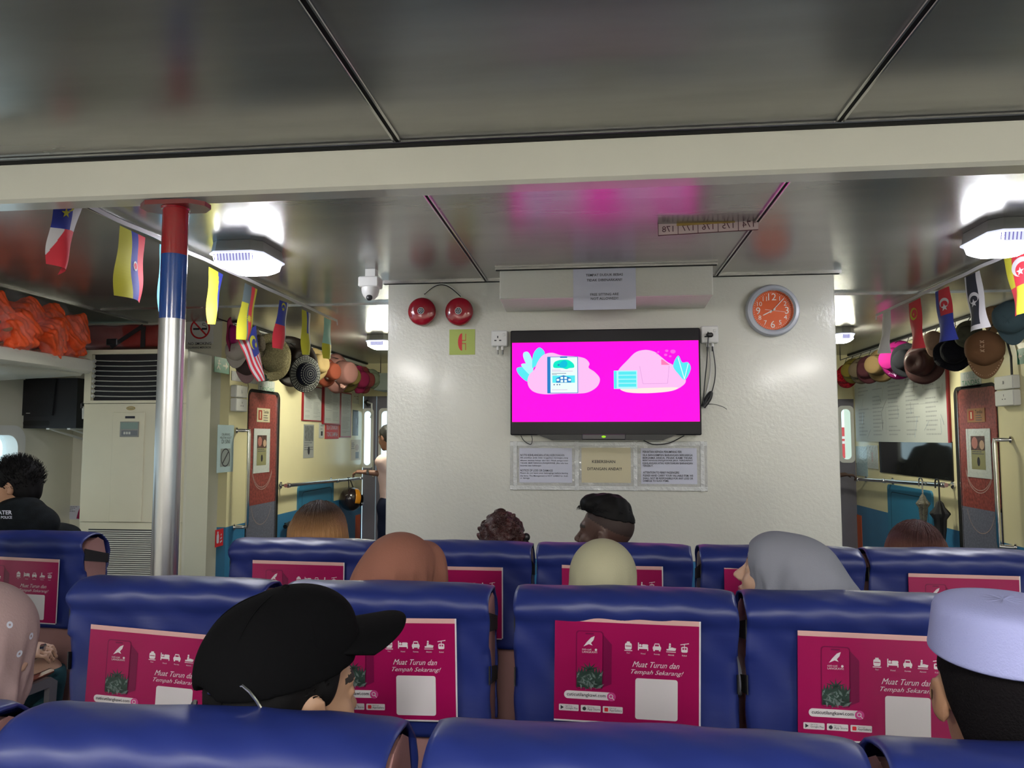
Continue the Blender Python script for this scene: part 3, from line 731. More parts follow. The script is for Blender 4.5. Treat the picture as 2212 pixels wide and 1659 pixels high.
# ================================================================ things on the block wall
FW = FY((0, YW, 0))
def W(px, py): p = on_y(px, py, YW); return p.x, p.z
def front_wall():
    # bells
    RB = mat('red_bell_enamel', (.33, .006, .02), .16, coat=.6); 
    for i, (px, py, lab) in enumerate(((914, 675, 'round red alarm bell, the left one, joined by a looping cable'), (994, 675, 'round red alarm bell above the green bell card'))):
        x, z = W(px, py); r = empty('alarm_bell', (x, YW, z), lab, 'bell', 'red alarm bells'); R_ = .0886
        b = MB(); b.lathe((x, YW, z), (0, -1, 0), [(R_*.6, 0), (R_*.6, .022), (R_, .024), (R_*1.01, .034), (R_*.97, .048), (R_*.82, .058), (R_*.4, .062), (0, .063)], RB, 40); b.build('gong', r, smooth=True)
        b = MB(); b.disc(FW, x, z, .022, WHITEP, .0645); b.disc(FW, x, z, .0185, INK, .065)
        for q in range(6): b.poly(FW.sub(x, z, .0655, R(60*q+10)), [(.004, .002), (.014, .006), (.013, -.003)], PAPER)
        b.cyl((x, YW-.06, z), (x, YW-.068, z), .004, CHROME, n=10); b.build('centre_badge', r)
    x0, z0 = W(914, 650); x1, z1 = W(996, 648)
    b = MB()
    for o, m in ((0, BLACK), (.004, WHITEP)):
        b.tube([(x0+.01+(x1-x0-.01)*t+o, YW-.012, z0+.02+.080*math.sin(math.pi*(.08+.92*t))+o) for t in [i/24 for i in range(25)]], .0035, m)
    tag(b.build('bell_cable', smooth=True), 'thin arched cable linking the two red bells', 'cable')
    # card with bell symbol
    a0, b1 = W(971, 712); a1, b0 = W(1026, 766); cx, cz = (a0+a1)/2, (b0+b1)/2
    GC = mat('yellow_green_card', (.38, .46, .10), .45)
    b = MB(); b.fbox(FW, a0, a1, b0, b1, 0, .003, GC)
    w = a1-a0
    b.poly(FW, [(cx-.004*0, cz+w*.34)]+[(cx-w*.16*math.sin(math.pi*i/12), cz+w*.34*math.cos(math.pi*i/12)) for i in range(1, 12)]+[(cx, cz-w*.34)], REDP, .004)
    for s in (1, -1):
        for r_ in ((cx, cx+w*.15, cz+s*w*.05, cz+s*w*.075), (cx+w*.13, cx+w*.15, cz+s*w*.06, cz+s*w*.32)):
            b.rect(FW, r_[0], r_[1], min(r_[2:]), max(r_[2:]), REDP, .004)
    tag(b.build('bell_sign'), 'yellow-green card with a red bell symbol under the alarm bells', 'sign')
    # boxed-in duct
    a0, b1 = W(1079, 578); a1, _ = W(1541, 566); _, b0 = W(1200, 672); _, bm = W(1200, 648)
    b = MB(); d = .33
    xl, xr = on_y(1079, 640, YW-d).x, on_y(1541, 640, YW-d).x; zb = on_y(1310, 642, YW-d).z; zw = on_y(1310, 670, YW).z
    pr = [(YW, ZC-.002), (YW-d, ZC-.002), (YW-d, zb), (YW, zw)]
    b.add([(xl, y, z) for y, z in pr]+[(xr, y, z) for y, z in pr], [(3, 2, 1, 0), (4, 5, 6, 7)]+[(i, (i+1) % 4, 4+(i+1) % 4, 4+i) for i in range(4)], CREAMW)
    o = tag(b.build('duct_box', bevel=.006), 'white boxed-in duct across the top of the front wall', 'duct box')
    b = MB(); b.box(((xl+xr)/2, YW-d-.012, ZC-.006), (xr-xl+.05, .022, .012), CHROMD); b.box(((xl+xr)/2, YW-d-.012, ZC-.013), (xr-xl+.04, .016, .006), BLKGAP)
    struct(b.build('trim_30'))
    # sitting notice on the duct
    fd = FY((0, YW-d-.002, 0)); D = lambda px, py: (on_y(px, py, YW-d).x, on_y(px, py, YW-d).z)
    x0, zt = D(1238, 576); x1, _ = D(1373, 576); _, zb2 = D(1305, 669); cx = (x0+x1)/2
    b = MB(); b.fbox(fd, x0, x1, zb2, zt, 0, .002, PAPER); h = .0028
    for t, py, wpx in (('TEMPAT DUDUK BEBAS', 594, 80), ('TIDAK DIBENARKAN!!', 605, 76), ('FREE SITTING ARE', 636, 61), ('NOT ALLOWED!!', 645, 59)):
        b.text(fd, t, cx, D(1305, py)[1], INK, w=wpx*(x1-x0)/135, h=h, off=.01)
    tag(b.build('sitting_notice'), 'white A4 notice reading TEMPAT DUDUK BEBAS TIDAK DIBENARKAN on the duct', 'notice')
    # clock
    x, z = W(1667, 672); r = empty('wall_clock', (x, YW, z), 'round clock with pale grey rim and orange face', 'clock'); R_ = .158
    CR = mat('pale_grey_plastic_rim', (.44, .46, .52), .3); CO = mat('orange_clock_face', (.68, .10, .015), .4); CW_ = mat('white_numerals', (.8, .74, .70), .4)
    b = MB(); b.lathe((x, YW, z), (0, -1, 0), [(R_*.9, 0), (R_, .01), (R_, .025), (R_*.94, .04), (R_*.84, .043), (R_*.79, .034), (R_*.77, .022)], CR, 56, caps=False); b.build('clock_rim', r, smooth=True)
    b = MB(); b.lathe((x, YW, z), (0, -1, 0), [(R_*.79, .034), (R_*.765, .038), (R_*.745, .034), (R_*.74, .020)], CHROME, 56, caps=False); b.build('inner_ring', r, smooth=True)
    b = MB(); b.disc(FW, x, z, R_*.77, CO, .018, 48)
    for i in range(60):
        t = R(6*i); r0, r1 = (R_*.66, R_*.71) if i % 5 else (R_*.63, R_*.71)
        b.poly(FW.sub(x, z, .019, t), [(r0, -.0006), (r1, -.0006), (r1, .0006), (r0, .0006)], CW_)
    for i in range(1, 13):
        t = R(90-30*i); rr = R_*.53; big = i % 3 == 0
        b.text(FW, str(i), x+rr*math.cos(t)*(1.03 if not big else 1), z+rr*math.sin(t), CW_, hgt=R_*(.27 if big else .17), h=.0195)
    b.build('clock_face', r)
    for name, ang, L, wd, tl in (('minute_hand', 47, .105, .0022, .02), ('hour_hand', 207, .066, .003, .02), ('second_hand', -8, .080, .0010, .045)):
        f = FW.sub(x, z, .023, R(ang)); b = MB(); b.poly(f, [(-tl, -wd), (L*.9, -wd), (L, 0), (L*.9, wd), (-tl, wd)], CW_); b.build(name, r)
    # sockets beside the television
    def socket(px0, px1, py0, py1, lab, plug):
        x0, z1 = W(px0, py0); x1, z0 = W(px1, py1); cx, cz = (x0+x1)/2, (z0+z1)/2
        r = empty('wall_socket', (cx, YW, cz), lab, 'socket', 'sockets beside the television')
        b = MB(); b.fbox(FW, x0, x1, z0, z1, 0, .04, WHITEP, bev=.006); b.build('socket_box', r)
        b = MB()
        for dx, dz, w, h in ((-.1, .08, .0035, .007), (-.24, -.14, .007, .0035), (.05, -.14, .007, .0035)): b.rect(FW, cx+dx*(x1-x0)-w, cx+dx*(x1-x0)+w, cz+dz*(z1-z0)-h, cz+dz*(z1-z0)+h, INK, .0407)
        b.build('pin_holes', r)
        b = MB(); b.fbox(FW, cx+.02, cx+.038, cz+.012, cz+.03, .038, .045, WHITEP, bev=.003); b.build('switch', r)
        for s in (-.012, .018):
            b = MB(); b.cyl((cx+s, YW-.02, z0), (cx+s, YW-.02, z0-.022), .009, WHITEP, n=10); b.cyl((cx+s, YW-.02, z0-.022), (cx+s, YW-.02, z0-.05), .005, GREYM if 'left' in lab else BLACK, n=8); b.build('cable_gland', r)
        if plug:
            b = MB(); b.fbox(FW, cx-.022, cx+.018, cz-.02, cz+.008, .04, .065, BLACK, bev=.008); b.build('plug', r)
        return cx, cz, x0, x1, z0, z1
    socket(1063, 1098, 716, 749, 'white power socket on the left of the television, two cable glands below', False)
    sx, sz, *_ = socket(1512, 1550, 706, 742, 'white power socket on the right of the television with black plug', True)
    # television
    tvd = .07; YT = YW-tvd
    T = lambda px, py: (on_y(px, py, YT).x, on_y(px, py, YT).z)
    fT = FY((0, YT, 0))
    tl, tr, br, bl = T(1101, 715), T(1511, 707), T(1517, 939), T(1104, 941)
    x0, x1, z0, z1 = (tl[0]+bl[0])/2, (tr[0]+br[0])/2, (bl[1]+br[1])/2, (tl[1]+tr[1])/2
    r = empty('television', ((x0+x1)/2, YW, z0), 'black flat television showing a bright magenta picture', 'television')
    b = MB(); b.fbox(fT, x0, x1, z0, z1, -tvd+.005, .0, mat('tv_glossy_black', (.006, .005, .009), .32, spec=.25), bev=.006); b.build('casing', r)
    EMG = mat('screen_magenta', (1.0, .0, .50), .5, emit=1.65); 
    def em(n, c, e=1.0): return mat('screen_'+n, c, .5, emit=e)
    sx0, sx1 = T(1105, 760)[0]+.004, T(1509, 760)[0]; sz0 = T(1305, 911)[1]; sz1 = T(1305, 738)[1]
    fs = FY((0, YT-.0005, 0)); b = MB(); b.rect(fs, sx0, sx1, sz0, sz1, EMG, .0006)
    SW, SH = sx1-sx0, sz1-sz0
    U = lambda u, v: (sx0+(u-104)/1682*SW, sz1-(v-245)/720*SH)      # in the pixels of the zoomed crop
    PK = em('pink', (1.0, .54, .93)); CY1 = em('cyan', (.10, .85, .93)); CY2 = em('pale_cyan', (.45, .95, .98)); WH = em('white', (.85, 1, .97)); BL = em('blue', (.02, .22, .60)); TL = em('teal', (.0, .55, .75)); GRN = em('mint', (.0, .85, .60)); CRM = em('cream', (1, .85, .80)); MP = em('mid_pink', (1, .12, .82)); LN = em('mauve', (.62, .25, .65)); RS = em('rose', (1, .22, .5)); DKI = em('navy', (.02, .08, .25))
    def blob(pts, m, h, n=8):
        """closed Catmull-Rom outline"""
        o = []; k = len(pts)
        for i in range(k):
            p0, p1, p2, p3 = pts[i-1], pts[i], pts[(i+1) % k], pts[(i+2) % k]
            for j in range(n):
                t = j/n; o.append(tuple(.5*((2*p1[q])+(-p0[q]+p2[q])*t+(2*p0[q]-5*p1[q]+4*p2[q]-p3[q])*t*t+(-p0[q]+3*p1[q]-3*p2[q]+p3[q])*t**3) for q in (0, 1)))
        b.poly(fs, [U(*p) for p in o][::-1], m, h)
    # leaves left
    blob([(245, 600), (170, 540), (145, 480), (200, 468), (250, 505), (290, 560)], CY1, .0010)
    blob([(280, 520), (215, 400), (208, 340), (250, 330), (285, 390), (300, 480)], CY2, .0011)
    blob([(290, 470), (300, 350), (355, 290), (405, 340), (370, 400), (320, 460)], CY1, .0012)
    blob([(270, 540), (200, 470), (190, 440), (240, 440), (290, 500)], CY2, .0013)
    blob([(245, 600), (260, 540), (310, 490), (340, 420), (390, 360), (470, 340), (560, 365), (680, 375), (770, 395), (812, 440), (805, 480), (860, 520), (905, 580), (880, 650), (800, 700), (700, 712), (560, 712), (420, 717), (320, 700), (265, 660)], PK, .0016)
    q = lambda u0, u1, v0, v1, m, h, r_=.0: b.rrect(fs, U(u0, 0)[0], U(u1, 0)[0], U(0, v1)[1], U(0, v0)[1], max(r_, .0005), m, h, 3)
    q(427, 708, 376, 708, BL, .0018, .004); q(457, 702, 381, 703, WH, .0020, .002); q(545, 610, 374, 388, BL, .0021, .002)
    blob([(487, 475), (490, 430), (530, 410), (570, 405), (620, 408), (665, 440), (672, 475), (630, 482), (600, 490), (560, 480)], GRN, .0022); blob([(540, 440), (580, 410), (610, 430), (600, 470), (550, 475)], TL, .0023)
    b.disc(fs, *U(530, 452), .006, BL, .0024)
    for v, u1 in ((497, 550), (507, 660), (675, 610)): q(470, u1, v, v+3, LN, .0022)
    q(470, 600, 527, 531, DKI, .0022); q(470, 515, 538, 541, DKI, .0022)
    q(474, 680, 548, 613, CY1, .0022); b.poly(fs, [U(508, 612), U(508, 572), U(575, 545), U(645, 572), U(645, 612)][::-1], BL, .0023)
    for u in (513, 548, 583, 619):
        for v in ((560, 588) if u in (548, 583) else (577,)): q(u, u+24, v, v+20, WH, .0024, .002)
    for u in (490, 518, 540): b.disc(fs, *U(u, 630), .004, DKI, .0022, 8)
    # right artwork
    blob([(1060, 560), (1075, 500), (1150, 420), (1230, 345), (1320, 325), (1400, 345), (1450, 385), (1510, 435), (1570, 470), (1620, 530), (1668, 590), (1650, 640), (1560, 690), (1420, 708), (1280, 712), (1150, 700), (1090, 660)], PK, .0016)
    blob([(1090, 672), (1240, 668), (1400, 664), (1600, 664), (1500, 700), (1300, 712), (1150, 703)], CRM, .0018)
    blob([(1560, 470), (1605, 380), (1640, 440), (1690, 440), (1715, 490), (1690, 560), (1655, 595), (1610, 550)], CY1, .0019); b.poly(fs, [U(1600, 395), U(1608, 395), U(1660, 590), U(1654, 592)], WH, .0021); b.poly(fs, [U(1690, 450), U(1696, 454), U(1660, 590), U(1654, 588)], WH, .0021)
    q(1030, 1240, 508, 672, CY2, .0019); q(1030, 1055, 512, 668, CY1, .0020)
    for i in range(4): q(1072, 1230, 518+36*i, 546+36*i, CY1, .0021)
    for u, v, r_ in ((1430, 345, .007), (1505, 335, .010), (1560, 343, .016), (1495, 372, .010), (1535, 385, .008), (1420, 360, .005), (1620, 410, .005)): b.disc(fs, *U(u, v), r_, MP, .0017, 16, ry=r_*.75)
    b.poly(fs, [U(1455, 460), U(1455, 410), U(1470, 415), U(1530, 462)], RS, .0022)
    for p, q_ in (((1263, 470), (1290, 628)), ((1290, 628), (1510, 626)), ((1525, 470), (1508, 626))):
        A, B_ = Vector(U(*p)), Vector(U(*q_)); d_ = (B_-A).normalized().orthogonal()*.0008; b.poly(fs, [tuple(A-d_), tuple(B_-d_), tuple(B_+d_), tuple(A+d_)], LN, .0023)
    b.build('screen', r)
    # wall bracket below the set with its green light
    b = MB(); bx = [T(p, 941) for p in (1160, 1192, 1432, 1462)]; zl = T(1305, 951)[1]
    b.prism(fT, [(bx[0][0], z0+.004), (bx[1][0], zl), (bx[2][0], zl), (bx[3][0], z0+.004)][::1], -.05, .01, BLACK); b.build('bracket', r)
    b = MB(); cx = T(1304, 940)[0]; b.fbox(fT, cx-.13, cx+.13, zl+.004, z0+.006, .008, .022, mat('dark_grey_receiver', (.04, .035, .045), .3), bev=.004); b.build('sensor_bar', r)
    b = MB(); b.disc(fT, cx, (zl+z0)/2+.006, .013, mat('green_indicator', (.35, .8, .02), .4, emit=1.0), .0235, 16, ry=.007); b.build('indicator_light', r)
    # cables
    def cable(pix, lab, r_=.0035, m=BLACK, dy=-.03, name='cable'):
        b = MB(); P = [on_y(a, c, YW+dy) for a, c in pix]; o = []
        for i in range(len(P)-1):
            p0, p1, p2, p3 = P[max(i-1, 0)], P[i], P[i+1], P[min(i+2, len(P)-1)]
            for j in range(8):
                t = j/8; o.append(.5*((2*p1)+(-p0+p2)*t+(2*p0-5*p1+4*p2-p3)*t*t+(-p0+3*p1-3*p2+p3)*t**3))
        o.append(P[-1]); b.tube(o, r_, m); return tag(b.build(name, smooth=True), lab, 'cable')
    cable([(1530, 728), (1527, 780), (1522, 830), (1519, 872)], 'black television lead hanging from the right plug', dy=-.05)
    cable([(1539, 748), (1545, 790), (1544, 820), (1537, 850)], 'black cable right of the television plug, bending towards the wire bundle')
    cable([(1533, 748), (1535, 800), (1528, 840), (1521, 862)], 'white cable from the right socket down the television edge', .004, WHITEP, -.012)
    cable([(1518, 878), (1526, 860), (1536, 848), (1533, 862), (1520, 880)], 'thick black bundle of wire at the right edge of the television', .011)
    cable([(1518, 874), (1540, 873), (1560, 878), (1570, 884)], 'thin black wire end sticking out right of the television', .0018)
    cable([(1125, 941), (1132, 952), (1146, 960), (1150, 950), (1148, 941)], 'short black wire loop below the left corner of the television', .0022)
    cable([(1390, 951), (1412, 960), (1445, 957), (1478, 941)], 'black wire sagging below the right part of the television', .003)
    # plastic board with three notices
    a0, b1 = W(1102, 953); a1, _ = W(1527, 953); _, b0 = W(1310, 1060)
    r = empty('plastic_notice_board', ((a0+a1)/2, YW, b0), 'wide clear plastic pocket holding three notices below the television', 'notice holder')
    b = MB(); b.fbox(FW, a0, a1, b0, b1, 0, .004, mat('grey_clear_pocket', (.46, .46, .44), .12, bump=(30, .5)), bev=.0015); b.build('backing', r)
    CL = mat('crinkled_clear_strip', (.60, .61, .60), .07, bump=(28, 1.0))
    b = MB()
    for px in (1113, 1246, 1372, 1517): x = W(px, 1000)[0]; b.fbox(FW, x-.012, x+.012, b0, b1, .005, .008, CL, bev=.003)
    for z in (b0+.015, b1-.018): b.fbox(FW, a0, a1, z-.012, z+.012, .0045, .0072, CL, bev=.002)
    b.build('pocket_seams', r)
    def notice(px0, px1, py0, py1, m, lines, lab, name='paper_notice', grp=None, off=.006, split=False):
        x0, z1 = W(px0, py0); x1, z0 = W(px1, py1); b = MB(); b.fbox(FW, x0, x1, z0, z1, .0045, .006, m)
        for t, py, p0, p1, hp in lines:
            xa, za = W(p0, py); xb, _ = W(p1, py); b.text(FW, t, (xa+xb)/2, za, INK, w=xb-xa, hgt=hp*YW/1600, h=.0068, off=off)
        return tag(b.build(name), lab, 'notice', grp)
    g = 'notices in the plastic pocket'
    notice(1122, 1236, 968, 1043, PAPER, [('NOTIS KEHILANGAN ATAU KEROSAKAN', 983, 1124, 1219, 4.6), ('Sila pastikan anda tidak tinggalkan barangan yang', 989, 1124, 1227, 4), ('dibawa semasa keluar dari feri. Pihak pengurusan', 995, 1124, 1227, 4),
        ('TIDAK BERTANGGUNGJAWAB, jika ada kes', 1000.5, 1124, 1227, 4), ('kecurian atau kehilangan.', 1006, 1124, 1170, 4), ('NOTICE OF LOSS OR DAMAGE', 1016, 1124, 1194, 4.6), ('Please do not leave your belongings before leaving', 1022, 1124, 1227, 4), ('the ferry. The Management is NOT LIABLE for theft', 1028, 1124, 1227, 4), ('or damage.', 1033, 1124, 1145, 4)],
        'white notice headed NOTIS KEHILANGAN ATAU KEROSAKAN, left in the pocket', grp=g)
    notice(1256, 1363, 967, 1043, mat('cream_paper', (.56, .50, .33), .5), [('KEBERSIHAN', 997, 1279, 1329, 6.2), ('DITANGAN ANDA!!!', 1012.5, 1269, 1343, 6.2)], 'cream notice reading KEBERSIHAN DITANGAN ANDA in the middle of the pocket', grp=g, off=.012)
    notice(1384, 1506, 968, 1046, PAPER, [('PERHATIAN KEPADA PENUMPANG FERI', 976, 1388, 1472, 4.6), ('SILA BANGSIMPAN BARANGAN BERHARGA', 983, 1388, 1496, 4.2), ('BERSAMA ANDA. PIHAK KAMI TIDAK', 989, 1388, 1496, 4.2), ('BERTANGGUNGJAWAB JIKA TERDAPAT', 995, 1388, 1496, 4.2), ('KEHILANGAN ATAU KEROSAKAN BARANGAN', 1000.5, 1388, 1496, 4.2), ('TERSEBUT.', 1006, 1388, 1411, 4.2),
        ('ATTENTION TO FERRY PASSENGERS', 1020.5, 1389, 1467, 4.6), ('PLEASE HAND CARRY YOUR VALUABLE ITEM. WE', 1027, 1389, 1497, 4.2), ('SHALL NOT BE RESPONSIBLE FOR ANY LOSS OR', 1033, 1389, 1497, 4.2), ('DAMAGE TO SUCH ITEMS.', 1038.5, 1389, 1445, 4.2)],
        'white notice ending ATTENTION TO FERRY PASSENGERS, right in the pocket', grp=g, off=.02)
front_wall()
# ================================================================ corridor walls: doors, rails, notices
LWf = FL((XL, 0, 0)); RWf = FRt((XR, 0, 0))
def LW(px, py): p = on_x(px, py, XL); return p.y, p.z
def RW(px, py): p = on_x(px, py, XR); return -p.y, p.z
def lrect(side, px0, px1, py0, py1):
    """a0,a1,b0,b1 on the side wall for a box given by its left/right px and top/bottom py read at its middle"""
    g = LW if side < 0 else RW; m = (px0+px1)/2
    return g(px0, py0)[0], g(px1, py0)[0], g(m, py1)[1], g(m, py0)[1]
def fr_of(side): return LWf if side < 0 else RWf
REDD = mat('red_speckled_door', (.27, .06, .05), .35, vary=(45, .45)); GRYD = mat('grey_speckled_door', (.15, .155, .21), .35, vary=(60, .3))
BLUH = mat('blue_hatch', (.035, .20, .36), .35)
def line(b, fr, pts, w, m, h):
    for i in range(len(pts)-1):
        A = Vector(pts[i]); B = Vector(pts[i+1]); d = (B-A)
        if d.length < 1e-6: continue
        n_ = Vector((-d.y, d.x)).normalized()*w/2
        b.poly(fr, [tuple(A-n_), tuple(B-n_), tuple(B+n_), tuple(A+n_)], m, h)
def lavatory_door(side, px0, px1, pyt, pysplit, jamb, num):
    fr = fr_of(side); a0, a1, zs, zt = lrect(side, px0, px1, pyt, pysplit)
    w = a1-a0
    b = MB(); z0 = .12
    # black rebate at the forward jamb, red upper leaf and grey lower leaf
    j0, j1 = (a1, a1+.09) if side < 0 else (a0-.09, a0)
    b.prism(fr, rr_pts(min(a0, j0)-.008, max(a1, j1)+.004, z0, zt+.03, .07), 0, .004, BLKGAP)
    b.prism(fr, rr_pts(a0, a1, zs, zt, .05)[:], .004, .012, REDD)
    b.rect(fr, a0, a1, zs, zs+.08, REDD, .0125)
    b.fbox(fr, a0, a1, z0+.03, zs, .004, .012, GRYD)
    d = struct(b.build('door_%d' % num))
    b = MB(); cx = (a0+a1)/2
    # scuffed arcs of the swinging notice and pressed panel outline
    WS = mat('pale_scratch', (.42, .30, .27), .5)
    for k, (r_, zc) in enumerate(((.20, zs+.36), (.205, zs+.34), (.17, zs+.02))):
        b.ring(fr, cx, zc, w*.36+.0, w*.36+.006, WS, .0135+k*.0003, 24, 190, 345)
    b.ring(fr, cx, zt-.62*(zt-zs)+.1, w*.30, w*.308, mat('dark_red_line', (.22, .02, .02), .5), .0135, 24, 10, 170)
    b.build('scuff_marks', d)
    b = MB(); k0, k1 = (a1+.004, a1+.014) if side < 0 else (a0-.014, a0-.004)
    b.fbox(fr, k0, k1, z0, zt, .004, .02, CHROMD); b.build('door_edge_strip', d)
    return d
lavatory_door(-1, 537, 596, 850, 1087, 10, 10)
lavatory_door(1, 2072, 2152, 838, 1098, 10, 11)
def hatch(side, px0, px1, pyt, lab):
    fr = fr_of(side); a0, a1, z0, zt = lrect(side, px0, px1, pyt, 1175)
    b = MB(); b.prism(fr, rr_pts(a0, a1, z0-.25, zt, .05), 0, .018, BLUH)
    line(b, fr, rr_pts(a0+.09*(a1-a0), a1-.08*(a1-a0), z0-.2, zt-.075, .05)+[rr_pts(a0+.09*(a1-a0), a1-.08*(a1-a0), z0-.2, zt-.075, .05)[0]], .008, mat('dark_blue_groove', (.008, .03, .06), .5), .0185)
    tag(b.build('service_hatch'), lab, 'hatch')
hatch(-1, 642, 718, 1043, 'blue service hatch under the left corridor handrail')
hatch(1, 1920, 2016, 1053, 'blue service hatch under the right corridor handrail')
for side, px0, px1 in ((-1, 768, 778), (1, 1848, 1861)):
    fr = fr_of(side); a0, a1, z0, zt = lrect(side, px0, px1, 1112, 1180); b = MB(); b.fbox(fr, a0, a1, .02, zt, 0, .004, ORNG); struct(b.build('trim_%d' % (31 if side < 0 else 32)))
def handrail(side, p0, p1, lab):
    x = (XL+.09) if side < 0 else (XR-.09); A = on_x(*p0, x); B = on_x(*p1, x); s = -1 if side < 0 else 1
    r = empty('handrail', A, lab, 'handrail', 'corridor handrails')
    b = MB(); b.cyl(A, B, .019, CHROME, n=14); b.build('rail', r, smooth=True)
    for t in (.03, .62, .97):
        P = A.lerp(B, t); b = MB(); b.cyl(P, P+Vector((s*.09, 0, -.0)), .012, CHROME, n=10); b.cyl(P+Vector((s*.078, 0, 0)), P+Vector((s*.09, 0, 0)), .034, CHROME, n=16)
        b.cyl(P+Vector((0, -.016, 0)), P+Vector((0, .016, 0)), .025, CHROME, n=14); b.build('rail_bracket', r, smooth=True)
    return A, B
LRA, LRB = handrail(-1, (617, 1049), (781, 1033), 'chrome handrail along the left corridor wall')
RRA, RRB = handrail(1, (2044, 1048), (1850, 1035), 'chrome handrail along the right corridor wall')
def grab_bar(side, ptop, pbot, lab):
    x = (XL+.10) if side < 0 else (XR-.10); s = -1 if side < 0 else 1
    A = on_x(*ptop, x); B = on_x(*pbot, x); B.y = A.y
    b = MB(); w = Vector((s*.10, 0, 0)); dy = Vector((0, -.03, 0))
    b.tube([A+w+dy*1.2, A+w*.4+dy*.6, A, A+(B-A)*.04, B-(B-A)*.04, B, B+w*.4+dy*.6, B+w+dy*1.2], .017, CHROME, 12)
    for P in (A, B): b.cyl(P+w*.9+dy, P+w+dy*1.2, .03, CHROME, n=14)
    tag(b.build('grab_bar', smooth=True), lab, 'grab bar', 'vertical grab bars beside the lavatory doors')
grab_bar(-1, (538, 930), (533, 1138), 'vertical chrome grab bar left of the left lavatory door')
grab_bar(1, (2148, 950), (2172, 1184), 'vertical chrome grab bar right of the right lavatory door')

def sheet(side, px0, px1, py0, py1, m, lab, art=None, name='wall_notice', t=.003, cat='notice', grp=None, h0=0.0):
    fr = fr_of(side); a0, a1, z0, z1 = lrect(side, px0, px1, py0, py1)
    b = MB(); b.fbox(fr, a0, a1, z0, z1, h0, h0+t, m)
    if art: art(b, fr, a0, a1, z0, z1, h0+t+.001)
    return tag(b.build(name), lab, cat, grp)
GRN_ = mat('ink_grey', (.10, .10, .12), .6); PALEB = mat('pale_blue_paper', (.42, .55, .60), .4); CREAMP = mat('cream_plaque', (.56, .50, .33), .4)
def scribble(b, fr, a0, a1, z0, z1, h, n=9, m=None, seed=1, cols=1):
    """lines of small unreadable print"""
    rr = random.Random(seed); m = m or GRN_
    for c in range(cols):
        c0 = a0+(a1-a0)*(c+.08)/cols; c1 = a0+(a1-a0)*(c+.92)/cols
        for i in range(n):
            if rr.random() < .18: continue
            z = z1-(z1-z0)*(i+.7)/(n+.6); x = c0; lim = c0+(c1-c0)*rr.uniform(.5, 1)
            while x < lim:
                w = rr.uniform(.03, .12)*(c1-c0); b.rect(fr, x, min(x+w, c1), z-(z1-z0)/n*.16, z+(z1-z0)/n*.16, m, h); x += w+.02*(c1-c0)
# --- left corridor
def a_nosmoke(b, fr, x0, x1, z0, z1, h):
    w = x1-x0; cx = (x0+x1)/2; cz = z1-w*.50; r = w*.37
    b.ring(fr, cx, cz, r*.84, r, REDP, h); s = r*.62; line(b, fr, [(cx-s, cz+s), (cx+s, cz-s)], r*.16, REDP, h+.0003)
    b.rect(fr, cx-r*.7, cx-.02*w, cz-r*.12, cz+r*.06, INK, h+.0006); b.rect(fr, cx+.06*w, cx+r*.7, cz-r*.12, cz+r*.06, INK, h+.0006)
    line(b, fr, [(cx+.25*w*1.0, cz+.03*w), (cx+.2*w, cz+.10*w), (cx+.08*w, cz+.12*w), (cx+.1*w, cz+.2*w), (cx+.18*w, cz+.17*w)], w*.018, INK, h+.0006)
    b.text(fr, 'NO SMOKING', cx, z1-w*1.03, INK, w=w*.86, h=h, off=.01); b.text(fr, 'DILARANG MEROKOK', cx, z1-w*1.17, INK, w=w*.86, hgt=w*.075, h=h, off=.01)
fw = FY((0, YC, 0)); q0 = on_y(411, 680, YC); q1 = on_y(461, 742, YC)
b = MB(); w_ = (q1.x-q0.x)*1.12; b.fbox(fw, q1.x-w_, q1.x, q1.z, q0.z, 0, .003, WHITEP); a_nosmoke(b, fw, q1.x-w_, q1.x, q1.z, q0.z, .004)
tag(b.build('no_smoking_sign'), 'white NO SMOKING sign with red prohibition circle above the air conditioner', 'sign')
def a_exit(mirror):
    def f(b, fr, x0, x1, z0, z1, h):
        w = x1-x0; hz = z1-z0; g = -1 if mirror else 1; cx = (x0+x1)/2; cz = (z0+z1)/2; c = cx+g*w*.22
        b.poly(fr, [(c-g*w*.16, cz-hz*.06), (c+g*w*.03, cz-hz*.06), (c+g*w*.03, cz-hz*.26), (c+g*w*.2, cz), (c+g*w*.03, cz+hz*.26), (c+g*w*.03, cz+hz*.06), (c-g*w*.16, cz+hz*.06)][::g], PWHITE, h)
        c = cx-g*w*.2; b.disc(fr, c, cz+hz*.25, w*.05, PWHITE, h, 10); line(b, fr, [(c, cz+hz*.18), (c-g*w*.03, cz-hz*.05), (c+g*w*.08, cz-hz*.3)], w*.05, PWHITE, h); line(b, fr, [(c-g*w*.03, cz-hz*.05), (c-g*w*.12, cz-hz*.28)], w*.05, PWHITE, h+.0002); line(b, fr, [(c-g*w*.1, cz+hz*.1), (c+g*w*.12, cz+hz*.08)], w*.04, PWHITE, h+.0003)
    return f
PWHITE = mat('pale_sign_white', (.62, .66, .50), .4)
sheet(-1, 463, 495, 773, 806, GREENP, 'green exit sign with running figure and arrow left of the hats', a_exit(False), 'exit_sign', cat='sign')
sheet(1, 2197, 2222, 752, 786, GREENP, 'green exit arrow sign at the right edge above the sockets', a_exit(True), 'exit_sign', cat='sign')
